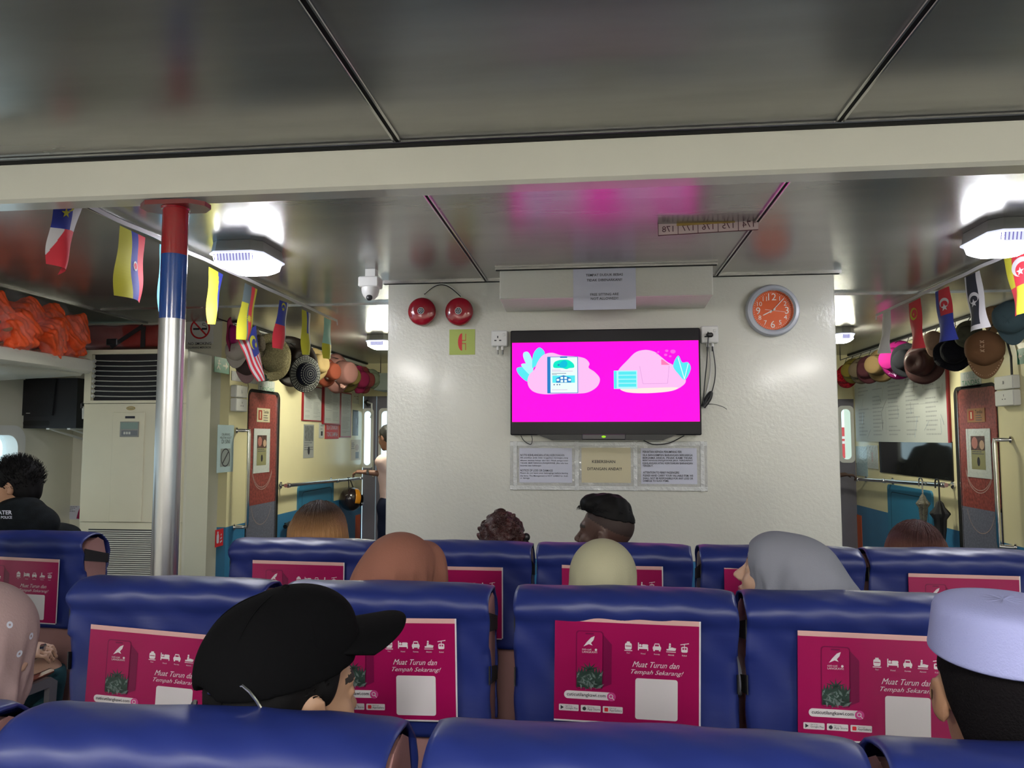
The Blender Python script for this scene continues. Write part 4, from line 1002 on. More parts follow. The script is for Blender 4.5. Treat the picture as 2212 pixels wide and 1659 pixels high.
def a_stop(b, fr, x0, x1, z0, z1, h):
    w = x1-x0; cx = (x0+x1)/2; hz = z1-z0
    for t, k in (('DILARANG', .80), ('MELETAK KASUT', .73), ('DI SINI', .65)): b.text(fr, t, cx, z0+hz*k, INK, w=w*(.5 if len(t) < 9 else .7), h=h)
    b.rect(fr, cx-w*.3, cx+w*.3, z0+hz*.12, z0+hz*.5, mat('grey_print', (.25, .28, .28), .5), h); b.ring(fr, cx, z0+hz*.31, w*.24, w*.28, INK, h+.0005); s = w*.18; line(b, fr, [(cx-s, z0+hz*.31-s), (cx+s, z0+hz*.31+s)], w*.05, INK, h+.0006)
sheet(-1, 470, 505, 918, 1020, PALEB, 'pale blue taped notice with a crossed-out circle on the yellow wall', a_stop)
def a_tandas(b, fr, x0, x1, z0, z1, h):
    w = x1-x0; hz = z1-z0; b.rect(fr, x0, x1, z0, z0+hz*.08, GREENP, h); b.text(fr, 'TANDAS', (x0+x1)/2, z0+hz*.30, GREENP, w=w*.86, hgt=hz*.33, h=h)
    b.text(fr, 'TOILET', (x0+x1)/2, z0+hz*.75, mat('pale_green_print', (.3, .42, .38), .5), w=w*.7, h=h)
sheet(-1, 558, 593, 822, 848, PAPERG, 'small white TANDAS sign above the left lavatory door', a_tandas, 'toilet_sign', cat='sign')
sheet(1, 2075, 2119, 802, 837, PAPERG, 'small white TANDAS sign above the right lavatory door', a_tandas, 'toilet_sign', cat='sign')
def a_plaque(b, fr, x0, x1, z0, z1, h):
    w = x1-x0; hz = z1-z0; b.rect(fr, x0+w*.1, x0+w*.38, z0+hz*.15, z0+hz*.85, mat('plaque_red', (.35, .04, .02), .5), h); b.rect(fr, x0+w*.2, x0+w*.28, z0+hz*.25, z0+hz*.75, CREAMP, h+.0004)
    b.text(fr, 'Tandas', x0+w*.68, z0+hz*.75, INK, w=w*.42, h=h); scribble(b, fr, x0+w*.45, x1, z0, z0+hz*.6, h, 3, seed=4)
sheet(-1, 552, 580, 882, 912, CREAMP, 'cream plaque high on the left red lavatory door', a_plaque, 'door_plaque', h0=.013, cat='sign')
sheet(1, 2093, 2131, 882, 912, mat('brown_plaque', (.30, .14, .05), .4), 'brown plaque high on the right red lavatory door', a_plaque, 'door_plaque', h0=.013, cat='sign')
def a_poster(b, fr, x0, x1, z0, z1, h):
    w = x1-x0; hz = z1-z0; fx = (x0+w*.2, x1-w*.22, z0+hz*.17, z0+hz*.85)
    b.rect(fr, *fx[:2], fx[2], fx[3], mat('olive_print', (.26, .25, .12), .4), h); m_ = (fx[2]+fx[3])/2
    b.rect(fr, fx[0], fx[1], m_+hz*.05, fx[3], mat('brown_photo', (.10, .05, .04), .4, vary=(40, .6)), h+.0004)
    b.disc(fr, fx[0]+w*.16, m_+hz*.2, w*.13, mat('rosy_print', (.40, .16, .13), .4), h+.0008, 14); b.disc(fr, fx[1]-w*.12, m_+hz*.16, w*.10, mat('skin_print', (.45, .30, .2), .4), h+.0008, 14)
    scribble(b, fr, fx[0], fx[1], m_-hz*.06, m_+hz*.05, h+.0008, 2, seed=3); b.disc(fr, (x0+x1)/2, z0+hz*.33, w*.06, INK, h+.0008, 12, ry=w*.1)
    for a_ in (.0, .92): b.rect(fr, x0+w*a_, x0+w*(a_+.08), z0, z1, CLWHITE, h+.0003)
CLWHITE = mat('milky_sleeve', (.55, .58, .56), .15, bump=(40, .4))
sheet(-1, 545, 580, 926, 1021, CLWHITE, 'poster in a milky plastic sleeve on the left red lavatory door', a_poster, 'sleeved_poster', h0=.014)
sheet(1, 2091, 2143, 926, 1032, CLWHITE, 'poster in a milky plastic sleeve on the right red lavatory door', a_poster, 'sleeved_poster', h0=.014)
def a_plan(seed, n=22, cols=2):
    def f(b, fr, x0, x1, z0, z1, h):
        w = x1-x0; hz = z1-z0; b.rect(fr, x0+w*.06, x1-w*.06, z0+hz*.03, z1-hz*.03, PAPERG, h)
        scribble(b, fr, x0+w*.1, x1-w*.1, z0+hz*.08, z1-hz*.1, h+.0006, n, mat('faint_print', (.30, .31, .32), .6), seed, cols)
    return f
sheet(-1, 652, 695, 834, 910, REDF, 'red framed white safety plan, leftmost of the row under the hats', a_plan(1), 'framed_plan', .012, grp='red framed plans')
sheet(-1, 696, 733, 836, 917, REDF, 'red framed white safety plan, middle of the row behind the pink hat', a_plan(2), 'framed_plan', .02, grp='red framed plans')
sheet(-1, 734, 758, 848, 945, REDF, 'tall red framed white plan, the one nearest the corridor doors', a_plan(3, 26, 1), 'framed_plan', .012, grp='red framed plans')
def a_bin(b, fr, x0, x1, z0, z1, h):
    w = x1-x0; hz = z1-z0
    b.text(fr, 'SILA GUNAKAN', (x0+x1)/2, z0+hz*.70, PAPER, w=w*.82, hgt=hz*.28, h=h, off=.01); b.text(fr, 'TONG SAMPAH', (x0+x1)/2, z0+hz*.28, PAPER, w=w*.82, hgt=hz*.28, h=h, off=.01)
sheet(-1, 702, 731, 913, 948, mat('bright_red_sign', (.50, .01, .01), .4), 'small red sign SILA GUNAKAN TONG SAMPAH under the framed plans', a_bin, 'bin_sign', .006, 'sign')
def a_tidy(b, fr, x0, x1, z0, z1, h):
    w = x1-x0; hz = z1-z0; scribble(b, fr, x0+w*.2, x1-w*.1, z0+hz*.5, z0+hz*.9, h, 3, seed=8); b.rect(fr, x0+w*.35, x0+w*.7, z0+hz*.15, z0+hz*.45, INK, h)
sheet(-1, 689, 700, 914, 946, PAPERG, 'narrow white card left of the red bin sign', a_tidy, 'small_card')
def a_grey(b, fr, x0, x1, z0, z1, h):
    w = x1-x0; hz = z1-z0; b.rect(fr, x0+w*.08, x1-w*.08, z0+hz*.5, z1-hz*.04, mat('grey_photo', (.16, .17, .17), .5, vary=(30, .5)), h); scribble(b, fr, x0, x1, z0+hz*.05, z0+hz*.5, h, 6, seed=5); b.disc(fr, (x0+x1)/2, z0+hz*.22, w*.1, INK, h+.001, 10, ry=w*.16)
sheet(-1, 656, 678, 917, 989, mat('grey_poster_paper', (.33, .34, .33), .5), 'grey photocopied poster alone on the yellow wall', a_grey, 'grey_poster')
def a_num(b, fr, x0, x1, z0, z1, h):
    w = x1-x0; hz = z1-z0; scribble(b, fr, x0+w*.2, x1-w*.1, z0+hz*.25, z0+hz*.8, h, 2, mat('gold_print', (.28, .2, .06), .5), 9, 2)
sheet(-1, 761, 776, 848, 872, mat('beige_paper', (.58, .53, .38), .5), 'small beige card with four marks above the black poster', a_num, 'small_card')
def a_black(b, fr, x0, x1, z0, z1, h):
    w = x1-x0; hz = z1-z0; b.rect(fr, x0+w*.12, x1-w*.12, z0+hz*.68, z1-hz*.06, mat('steel_blue_print', (.2, .24, .3), .5), h)
    b.poly(fr, [(x1-w*.05, z0+hz*.75), (x1+w*.0, z0+hz*.7), (x1-w*.25, z0+hz*.4), (x1-w*.2, z0+hz*.3)], PAPER, h+.0005)
sheet(-1, 762, 774, 886, 941, mat('black_poster', (.02, .02, .03), .3), 'tall black poster with a pale mark near the corridor doors', a_black, 'black_poster')
def a_per(b, fr, x0, x1, z0, z1, h):
    w = x1-x0; hz = z1-z0; b.disc(fr, x0+w*.6, z0+hz*.62, w*.2, mat('skin_print', (.45, .30, .2), .4), h, 14, ry=hz*.16); b.rect(fr, x0+w*.45, x0+w*.8, z0+hz*.08, z0+hz*.4, mat('slate_print', (.25, .27, .3), .5), h); scribble(b, fr, x0, x0+w*.4, z0+hz*.5, z0+hz*.9, h, 4, seed=3)
sheet(-1, 758, 779, 950, 994, mat('faded_poster', (.60, .50, .34), .4), 'faded taped poster left of the standing man', a_per, 'faded_poster')
def a_ext(b, fr, x0, x1, z0, z1, h):
    w = x1-x0; hz = z1-z0; b.rrect(fr, x0+w*.14, x0+w*.44, z0+hz*.2, z0+hz*.72, w*.1, PAPER, h); b.rect(fr, x0+w*.22, x0+w*.36, z0+hz*.72, z0+hz*.88, PAPER, h)
    for k in range(3): line(b, fr, [(x0+w*(.58+.04*k), z0+hz*(.22+.2*k)), (x0+w*(.82-.03*k), z0+hz*(.30+.2*k))], w*.1, PAPER, h)
sheet(-1, 465, 482, 1143, 1180, REDP, 'red fire extinguisher sign on the blue dado', a_ext, 'extinguisher_sign', cat='sign')
sheet(-1, 500, 556, 806, 826, mat('crumpled_clear', (.62, .62, .64), .12, bump=(30, 1)), 'crumpled clear plastic sheet taped under the left hats', None, 'plastic_sheet', .006, 'plastic sheet')
# --- right corridor
def a_chart(b, fr, x0, x1, z0, z1, h):
    w = x1-x0; hz = z1-z0; m_ = mat('very_faint_print', (.36, .37, .38), .6)
    for k in range(5): scribble(b, fr, x0+w*(.04+.19*k), x0+w*(.2+.19*k), z0+hz*.05, z0+hz*.8, h, 14, m_, 20+k, 1)
    for k in range(3): line(b, fr, [(x0+w*(.1+.3*k), z0+hz*.1), (x0+w*(.1+.3*k), z0+hz*.45), (x0+w*(.26+.3*k), z0+hz*.45)], .004, m_, h+.0003)
o = sheet(1, 1846, 2046, 782, 955, PAPERG, 'large white chart wrapped in shiny creased plastic on the right wall', a_chart, 'wall_chart', .012)
a0, a1, z0, z1 = lrect(1, 1846, 2046, 782, 955)
b = MB(); rr = random.Random(5)
for k in range(26):
    x = a0+(a1-a0)*rr.random(); z = z0+(z1-z0)*rr.random(); t = rr.choice([70, 80, 95, 120, 40]); L = rr.uniform(.06, .22)
    line(b, RWf, [(x, z), (x+L*math.cos(R(t)), min(z+L*math.sin(R(t)), z1))], .004, CHROMD, .0165)
b.build('plastic_crease', o)
b = MB(); b.fbox(RWf, a1-.0, a1+.03, z0, z1+.15, 0, .02, REDF); struct(b.build('trim_33'))
b = MB(); w0 = lrect(1, 1900, 2058, 958, 1018); b.fbox(RWf, w0[0], w0[1]-.0, w0[2]-.05, w0[3]+.02, 0, .008, mat('black_window_glass', (.012, .013, .014), .06)); struct(b.build('window_15'))
def a_tape(b, fr, x0, x1, z0, z1, h):
    w = x1-x0; hz = z1-z0; b.text(fr.sub((x0+x1)/2, (z0+z1)/2, 0, R(-90)), 'AWAS', 0, 0, REDP, w=hz*.4, h=h)
sheet(1, 1875, 1898, 962, 1012, PLASTW if 'PLASTW' in globals() else CLWHITE, 'small plastic-covered label with red letters left of the black window', a_tape, 'taped_label', .004, h0=.009)
sheet(1, 1849, 1873, 964, 1028, mat('blueish_clear', (.40, .52, .56), .12, bump=(30, .6)), 'wrinkled bluish plastic sheet at the end of the right wall', None, 'plastic_sheet', .004, 'plastic sheet')
# sockets on the side walls
def side_socket(side, px0, px1, py0, pym, py1, lab):
    fr = fr_of(side); a0, a1, z0, z1 = lrect(side, px0, px1, py0, py1); zm = lrect(side, px0, px1, py0, pym)[2]
    r = empty('wall_socket', fr.p((a0+a1)/2, (z0+z1)/2), lab, 'socket', 'double sockets on the corridor walls')
    for c0, c1, nm in ((zm+.004, z1, 'switch_box'), (z0, zm-.004, 'socket_box')):
        b = MB(); b.fbox(fr, a0, a1, c0, c1, 0, .055, WHITEP, bev=.006)
        cx, cz = (a0+a1)/2, (c0+c1)/2
        if nm == 'socket_box':
            for dx, dz, w, h in ((0, .02, .003, .008), (-.018, -.008, .007, .003), (.018, -.008, .007, .003)): b.rect(fr, cx+dx-w, cx+dx+w, cz+dz-h, cz+dz+h, INK, .056)
        else: b.fbox(fr, cx-.008, cx+.008, cz-.012, cz+.012, .055, .062, WHITEP, bev=.002)
        b.build(nm, r)
side_socket(-1, 498, 523, 833, 860, 889, 'double white switch and socket box on the left yellow wall')
side_socket(1, 2163, 2204, 812, 842, 877, 'double white switch and socket box on the right yellow wall')
b = MB(); P = [on_x(px, py, XR-.03) for px, py in ((2152, 655), (2170, 668), (2174, 700), (2176, 740), (2184, 770), (2186, 812))]; b.tube(P, .008, BLACK)
tag(b.build('black_cable', smooth=True), 'thick black cable running down the right wall to the switch box', 'cable')
b = MB(); P = [on_x(px, py, XL+.03) for px, py in ((522, 832), (522, 846), (527, 855), (534, 850), (537, 836), (534, 815), (522, 812))]; b.tube(P, .005, mat('beige_cable', (.4, .36, .26), .5))
tag(b.build('loop_of_cable', smooth=True), 'loop of beige cable hanging right of the left switch box', 'cable')
# grey box beyond the hats at the end of the left corridor, emergency lamp
p0 = on_y(812, 806, YE-.5); p1 = on_y(838, 842, YE-.5)
b = MB(); b.box(((p0.x+p1.x)/2+.1, YE-.25, (p0.z+p1.z)/2), (p1.x-p0.x+.25, .5, p0.z-p1.z), mat('grey_green_box', (.25, .29, .26), .4)); tag(b.build('junction_box'), 'grey-green metal box high at the end of the left corridor', 'box')
# door closer arm
b = MB(); A = on_y(792, 868, YE-.06); B = on_y(803, 872, YE-.1); C_ = on_y(803, 895, YE-.1); D_ = on_y(801, 902, YE-.05)
b.tube([A, B, C_, D_], .012, WHITEP); b.cyl(on_y(790, 866, YE-.05), on_y(797, 876, YE-.05), .03, BLACK); tag(b.build('door_closer', smooth=True), 'white hydraulic closer arm on the left corridor door', 'door closer')
# red board beyond the right corridor window; its brightness is a painted-in glow
b = MB(); fo = FY((0, YE+2.2, 0)); a0 = on_y(1800, 930, YE+2.2).x; a1 = on_y(1850, 930, YE+2.2).x; z1 = on_y(1830, 923, YE+2.2).z; z0 = on_y(1830, 990, YE+2.2).z
b.fbox(fo, a0, a1+.1, z0, z1, -.03, 0, mat('board_glow_red', (.9, .04, .06), .4, emit=.8)); b.text(fo, 'FE', on_y(1829, 957, YE+2.2).x, (z0+z1)/2, mat('board_glow_white', (1, 1, 1), .4, emit=.9), hgt=(z1-z0)*.42, h=.01, off=.03)
for x in (a0+.1, a1): b.cyl((x, YE+2.25, -.0), (x, YE+2.25, z1), .03, GREYM)
tag(b.build('ferry_board'), 'red board with white letters seen through the right corridor window', 'board')
# hanging umbrellas and helmet, hose nozzle
def helmet():
    x = XL+.13; c = on_x(758, 1078, x); k = (c.y)/1600
    OR = mat('orange_yellow_shell', (.75, .28, .01), .25, coat=.4); DK = mat('dark_helmet', (.02, .012, .014), .2, coat=.5)
    r = empty('helmet', c, 'black and orange motorcycle helmet hanging from the left handrail', 'helmet')
    Rr = 27*k
    rot = Euler((R(-12), 0, R(0))).to_matrix()
    b = MB(); b.ell(c, (Rr*.92, Rr*1.0, Rr*.96), DK, 16, rot); b.build('shell', r, smooth=True)
    b = MB()
    def fn(u, v): a = R(150+60*u); t = R(25+120*v); return c+rot @ Vector((Rr*.95*math.sin(t)*math.sin(a)*-1*.0+Rr*.95*math.cos(R(-60+120*u)), -Rr*1.01*math.cos(R(10+50*v))*1.0, Rr*.98*math.sin(R(-20+95*u))*.9))
    b.grid(lambda u, v: c+rot @ (Vector((math.cos(R(-25+75*u))*math.cos(R(-50+30*v)), math.cos(R(-25+75*u))*math.sin(R(-50+30*v)), math.sin(R(-25+75*u))))*Rr*1.03), 12, 6, OR); b.build('orange_panel', r, smooth=True, solid=.004)
    b = MB(); b.grid(lambda u, v: c+rot @ (Vector((math.cos(R(-30+55*u))*math.cos(R(0+70*v)), math.cos(R(-30+55*u))*math.sin(R(0+70*v)), math.sin(R(-30+55*u))))*Rr*1.04), 10, 10, mat('smoked_visor', (.03, .03, .035), .05)); b.build('visor', r, smooth=True, solid=.003)
    b = MB(); b.box(c+Vector((Rr*.98, .0, -Rr*.32)), (.004, .07, .014), PAPER); b.build('white_stripe', r)
    rail = LRA.lerp(LRB, .78); b = MB(); b.tube([c+Vector((0, -Rr*.5, Rr*.75)), rail+Vector((.022, -.05, 0)), rail+Vector((0, -.02, .022)), rail+Vector((0, .04, .022)), c+Vector((.02, Rr*.85, Rr*.3))], .007, BLACK, 6); b.build('strap', r)
helmet()
def umbrella(p_top, p_tip, m, hook_m, lab, wide, open_=False):
    x = XR-.12; A = on_x(*p_top, x); B = on_x(*p_tip, x); k = A.y/1600
    r = empty('umbrella', A, lab, 'umbrella', 'umbrellas on the right handrail')
    z0, z1 = A.z, B.z; L = z0-z1
    b = MB(); ck = A+Vector((-.012, 0, .0)); o = []
    for i in range(13):
        t = R(180*i/12); o.append(A+Vector((.0+.028*math.cos(t)*0, .035*math.cos(t)+.035, .03*math.sin(t))))
    b.tube([A+Vector((0, .07, -.05))]+o+[A+Vector((0, .07*0, -.06))][:0], .007, hook_m, 8)
    b.tube([o[-1], A+Vector((0, 0, -L*.28))], .007, hook_m, 8); b.build('handle', r, smooth=True)
    b = MB(); w = wide*k
    prof = [(.006, L*.26), (w*.35, L*.30), (w*.5, L*.36), (w*.95, L*.44), (w, L*.46), (w*.62, L*.54), (w*.55, L*.7), (w*.4, L*.86), (.008, L*.99), (0, L)]
    b.lathe(A, (0, 0, -1), prof, m, 24, fn=lambda a, rr, t: (rr*(1+.16*math.sin(8*a)), t)); b.build('canopy', r, smooth=True)
umbrella((2028, 1043), (2041, 1192), mat('black_umbrella_cloth', (.012, .012, .014), .6), BLACK, 'folded black umbrella hooked on the right handrail', 17)
umbrella((1992, 1040), (2012, 1150), mat('grey_patterned_cloth', (.16, .15, .12), .6, vary=(70, .6)), CHROMD, 'folded grey patterned umbrella hooked left of the black one', 12)
x = XL+.05; c = on_x(624, 1142, x); b = MB()
b.tube([c+Vector((0, -.09, .03)), c+Vector((0, .02, .05)), c+Vector((0, .07, .03))], .022, BLACK, 10); b.tube([c+Vector((0, .0, .03)), c+Vector((0, -.03, -.08)), c+Vector((0, -.04, -.13))], .016, BLACK, 8); b.tube([c+Vector((0, .05, .03)), c+Vector((0, .03, -.05)), c+Vector((0, -.01, -.09))], .006, BLACK, 6)
b.box(c+Vector((-.03, .02, .04)), (.05, .03, .03), BLACK); tag(b.build('hose_nozzle', smooth=True), 'black hose nozzle mounted low on the left corridor wall', 'nozzle')
# ================================================================ left side: air conditioner, shelf, speaker, life jackets
def air_conditioner():
    Y = 5.19; fa = FY((0, Y, 0)); A = lambda px, py: (on_y(px, py, Y).x, on_y(px, py, Y).z)
    AC = mat('aged_cream_plastic', (.74, .70, .53), .4, vary=(2, .06)); AC2 = mat('cream_side_panel', (.74, .74, .63), .35); DK = mat('grille_black', (.008, .008, .012), .6); SL = mat('grey_louvre', (.62, .62, .56), .4)
    x0, zt = A(189, 757); x1, _ = A(403, 757); dep = .38
    r = empty('air_conditioner', ((x0+x1)/2, Y, 0), 'tall cream floor-standing air conditioner behind the pole', 'air conditioner')
    b = MB(); b.box(((x0+x1)/2, Y+dep/2+.02, zt/2), (x1-x0, dep-.04, zt), AC2, bev=.012); b.build('cabinet', r)
    # upper grille
    g0, gt = A(203, 766); g1, _ = A(392, 766); _, gb = A(300, 865)
    zmid = A(300, 871)[1]; zlow = A(250, 1127)[1]
    b = MB(); b.fbox(fa, x0, g0, zmid, zt, -.02, .02, AC); b.fbox(fa, g1, x1, zmid, zt, -.02, .02, AC); b.fbox(fa, g0, g1, gt, zt, -.02, .02, AC); b.fbox(fa, g0, g1, zmid, gb, -.02, .02, AC); b.build('grille_frame', r)
    b = MB(); b.rect(fa, g0, g1, gb, gt, DK, -.015); b.build('grille_opening', r)
    for i in range(8):
        z = gb+(gt-gb)*(i+.9)/9.2; b = MB()
        b.grid(lambda u, v: fa.p(g0+.01+(g1-g0-.02)*u, z-.008*math.sin(math.pi*u)+.006*v, .004+.016*(1-v)+.0*u), 16, 1, SL); b.build('louvre', r, solid=.003)
        b = MB(); b.cyl(fa.p(g0+.005, z, .008), fa.p(g0+.018, z, .008), .014, SL, n=10); b.build('louvre_pivot', r)
    # middle panel, display, logo
    b = MB(); b.fbox(fa, x0, x1, zlow, zmid-.004, -.02, .012, AC); c0, c1 = A(247, 900)[0], A(316, 900)[0]; b.fbox(fa, c0, c1, zlow, A(280, 890)[1], .012, .019, AC, bev=.004); b.build('front_panel', r)
    b = MB(); lx, lz = A(285, 882); b.disc(fa, lx, lz, .036, mat('gold_badge', (.35, .25, .07), .3, metal=.5), .0135, 24, ry=.015); b.disc(fa, lx, lz, .031, mat('gold_badge_inner', (.50, .42, .20), .4), .0142, 24, ry=.011); b.text(fa, 'Panasonic', lx, lz, INK, w=.045, h=.015); b.build('badge', r)
    b = MB(); d0, dt = A(264, 911); d1, db = A(303, 944); dm = A(283, 927)[1]
    b.fbox(fa, d0, d1, db, dt, .0195, .024, GREYM); b.rect(fa, d0+.006, d1-.006, dm, dt-.006, mat('lcd_green', (.22, .30, .27), .2), .0246); b.rect(fa, d0+.014, d1-.008, db+.01, dm-.01, mat('grey_buttons', (.16, .17, .19), .4), .0246)
    for k in range(3): b.rect(fa, d0+.03+.02*k, d0+.045+.02*k, db+.02, dm-.02, SL, .025)
    b.rect(fa, A(274, 900)[0], A(295, 900)[0], A(274, 904)[1], A(274, 899)[1], INK, .0196); b.build('control_panel', r)
    # lower intake slats
    b = MB(); b.fbox(fa, x0, x1, .06, zlow-.004, -.02, .006, AC); l0 = A(187, 1140)[0]; l1 = x1-.04; lt = A(187, 1142)[1]
    b.rect(fa, l0+.02, l1, .15, lt, DK, .0065); b.build('intake_panel', r)
    for i in range(46):
        z = lt-.0045-(lt-.15)*(i+.5)/46; b = MB(); b.fbox(fa, l0+.02, l1, z-.0048, z+.0038, .007, .016, SL); b.build('slat', r)
    b = MB(); b.box(((x0+x1)/2, Y+dep/2, .03), (x1-x0-.02, dep-.04, .06), GREYM); b.build('plinth', r)
    b = MB(); b.tube([A3 for A3 in [on_y(176, 882, Y), on_y(176, 872, Y), on_y(182, 868, Y), on_y(188, 873, Y+.03)]], .008, BLACK); b.build('hose_clip', r)
    b = MB(); b.cyl(on_y(180, 878, Y+.03), on_y(180, 905, Y+.03), .009, WHITEP); b.build('drain_pipe', r)
    return x0, x1, zt, Y, dep
ACX0, ACX1, ACZ, ACY, ACD = air_conditioner()

def shelf():
    X = -3.61; zt = on_x(184, 774, X).z; zb = on_x(189, 808, X).z; ye = on_x(189, 790, X).y
    b = MB(); y0 = -3.0
    prof = [(HX, zt-.01), (X+.00, zt), (X+.035, zt-.012), (X+.045, zt-.04), (X+.04, zb+.02), (X+.01, zb), (X-.03, zb+.004), (X-.05, zb-.012), (HX, zb-.05)]
    n = len(prof)
    b.add([(x, y0, z) for x, z in prof]+[(x, ye, z) for x, z in prof], [tuple(range(n-1, -1, -1)), tuple(range(n, 2*n))]+[(i, (i+1) % n, n+(i+1) % n, n+i) for i in range(n)], CREAMW)
    tag(b.build('overhead_shelf', smooth=True), 'long white overhead luggage shelf along the left windows', 'shelf')
    return X, zt
SHX, SHZ = shelf()

def speaker():
    Y = 5.39; fa = FY((0, Y, 0)); A = lambda px, py: on_y(px, py, Y)
    SP = mat('speaker_black', (.010, .010, .014), .55); SG = mat('speaker_grille', (.006, .006, .009), .7, bump=(200, .4))
    l, r_ = A(40, 870).x, A(122, 870).x; rr = A(166, 870).x; zt, zb = A(100, 817).z, A(100, 925).z
    o = empty('loudspeaker', ((l+rr)/2, Y, zb), 'black loudspeaker on wall brackets under the luggage shelf', 'loudspeaker')
    pts = [(l+.03, zt), (rr, zt), (rr, zb), (l+.01, zb+.0), (l-.0, zb+.12), (l+.005, zt-.12)]
    b = MB(); b.prism(fa, pts[::-1], -.24, 0, SP); b.build('cabinet', o, bevel=.008)
    b = MB(); b.prism(fa, [(l+.035, zt-.015), (r_, zt-.01), (r_-.02, zb+.10), (l+.015, zb+.10), (l+.008, zb+.16)][::-1], 0, .018, SG); b.build('front_grille', o)
    b = MB(); b.rrect(fa, l+.05, r_-.05, zb+.02, zb+.06, .015, BLKGAP, .003); b.build('bass_port', o)
    b = MB(); b.rect(fa, l+.085, l+.12, zb+.115, zb+.12, CHROMD, .0195); b.build('badge', o)
    for px in (103, 148):
        x = A(px, 930).x; zz = A(px, 928).z; zl = A(px, 966).z; b = MB(); w = .013
        b.fbox(fa, x-w, x+w, zz-.0, zz+.012, -.30, .0, WHITEP); b.box((x, YC-.01, (zz+zl)/2), (.026, .02, zz-zl), WHITEP)
        b.add([(x-.004, Y+.02, zz), (x+.004, Y+.02, zz), (x+.004, YC-.02, zl+.02), (x-.004, YC-.02, zl+.02), (x-.004, Y+.05, zz), (x+.004, Y+.05, zz), (x+.004, YC-.02, zl+.05), (x-.004, YC-.02, zl+.05)], [(0, 1, 2, 3), (7, 6, 5, 4), (0, 3, 7, 4), (1, 5, 6, 2)], WHITEP); b.build('wall_bracket', o)
speaker()
# notice behind the boy, magenta pennant
b = MB(); Y = YC; q0 = on_y(121, 1092, Y); q1 = on_y(171, 1122, Y); fa = FY((0, Y, 0)); b.fbox(fa, q0.x, q1.x, q1.z, q0.z, 0, .003, PAPER); scribble(b, fa, q0.x, q1.x, (q0.z+q1.z)/2, q0.z, .004, 4, seed=2); b.rect(fa, q0.x+.01, q0.x+.06, q1.z+.01, q1.z+.045, INK, .004); b.rect(fa, q0.x+.065, q0.x+.10, q1.z+.01, q1.z+.045, mat('rose_print', (.5, .25, .27), .5), .004)
tag(b.build('small_wall_notice'), 'small white notice with a QR-sized black block beside the boy', 'notice')['label'] = 'small white notice low on the wall right of the boy'
b = MB(); q = [on_y(a, c, YC-.02) for a, c in ((174, 1093), (178, 1093), (178, 1122), (165, 1120), (168, 1108))]; b.add([v for v in q]+[v+Vector((0, .004, 0)) for v in q], [(0, 1, 2, 3, 4), (9, 8, 7, 6, 5)]+[(i, i+5, (i+1) % 5+5, (i+1) % 5) for i in range(5)], MAG)
tag(b.build('magenta_leaflet'), 'magenta leaflet edge sticking out left of the air conditioner', 'leaflet')
# ================================================================ bunting
FY_ = mat('flag_yellow', (.50, .47, .03), .7); FB = mat('flag_blue', (.025, .04, .30), .7); FRd = mat('flag_red', (.60, .03, .05), .7); FWh = mat('flag_white', (.60, .58, .60), .7); FBk = mat('flag_black', (.02, .022, .035), .7); FLB = mat('flag_light_blue', (.15, .55, .85), .7); FGy = mat('flag_grey', (.12, .16, .17), .7); FGn = mat('flag_pale_teal', (.30, .55, .50), .7)
XS = on_z(465, 573, ZC-.03).x; XSR = on_z(2100, 586, ZC-.03).x
def flag(corners, X, mfn, label, emblem=None, bulge=.02, nu=20, nv=24, curl=0.0):
    P = [on_x(px, py, X) for px, py in corners]      # tl tr br bl
    s = 1 if X < 0 else -1
    def w(u, v, h=0.0):
        a = P[0].lerp(P[1], u); c = P[3].lerp(P[2], u); p = a.lerp(c, v)
        d = bulge*math.sin(math.pi*u)*(max(v, 0)**.7)+.010*math.sin(7*v+3*u)*v+curl*v*v*(u-.5)
        return p+Vector((s*d+s*h, 0, 0))
    b = MB(); b.grid(w, nu, nv, None, mfn)
    def poly(pts, m, hh=.0014):
        for q in (hh, -hh): b.add([w(u, v, q) for u, v in pts], [tuple(range(len(pts)))], m)
    if emblem: emblem(poly)
    return tag(b.build('bunting_flag', smooth=False), label, 'flag', 'small flags hanging along the ceiling strings')
def star_e(c, r, m, k=5, asp=1.0, rin=.4):
    return lambda poly: poly([(c[0]+(x)*r*asp, c[1]-y*r) for x, y in star_pts(0, 0, 1, k, rin)], m)
def cres_e(c, r, m, asp, rot=-90):
    def f(poly):
        o, i = crescent(0, 0, 1, rot)
        k = len(o)-1
        ii = [o[-1]]+i+[o[0]]; ii = ii[::-1]
        for q in range(k):
            t0 = q/k*(len(ii)-1); t1 = (q+1)/k*(len(ii)-1)
            def L(t): j = min(int(t), len(ii)-2); f_ = t-j; return (ii[j][0]+(ii[j+1][0]-ii[j][0])*f_, ii[j][1]+(ii[j+1][1]-ii[j][1])*f_)
            pts = [o[q], o[q+1], L(t1), L(t0)]; poly([(c[0]+x*r*asp, c[1]-y*r) for x, y in pts], m)
    return f
def both(*fs): return lambda poly: [f(poly) for f in fs]
flag([(117, 436), (182, 438), (127, 594), (96, 570)], XS, lambda u, v: (FB if u < .6 else FWh) if v < .42 else (FWh if (u < .38 and v < .86 and u < (.86-v)*.9) else FRd), 'blue, white and red flag with a yellow star, leftmost, half hidden by the beam', both(star_e((.36, .17), .085, FY_, asp=1.8), cres_e((.5, .05), .09, FY_, 1.8, -160)), .05, 60, 60)
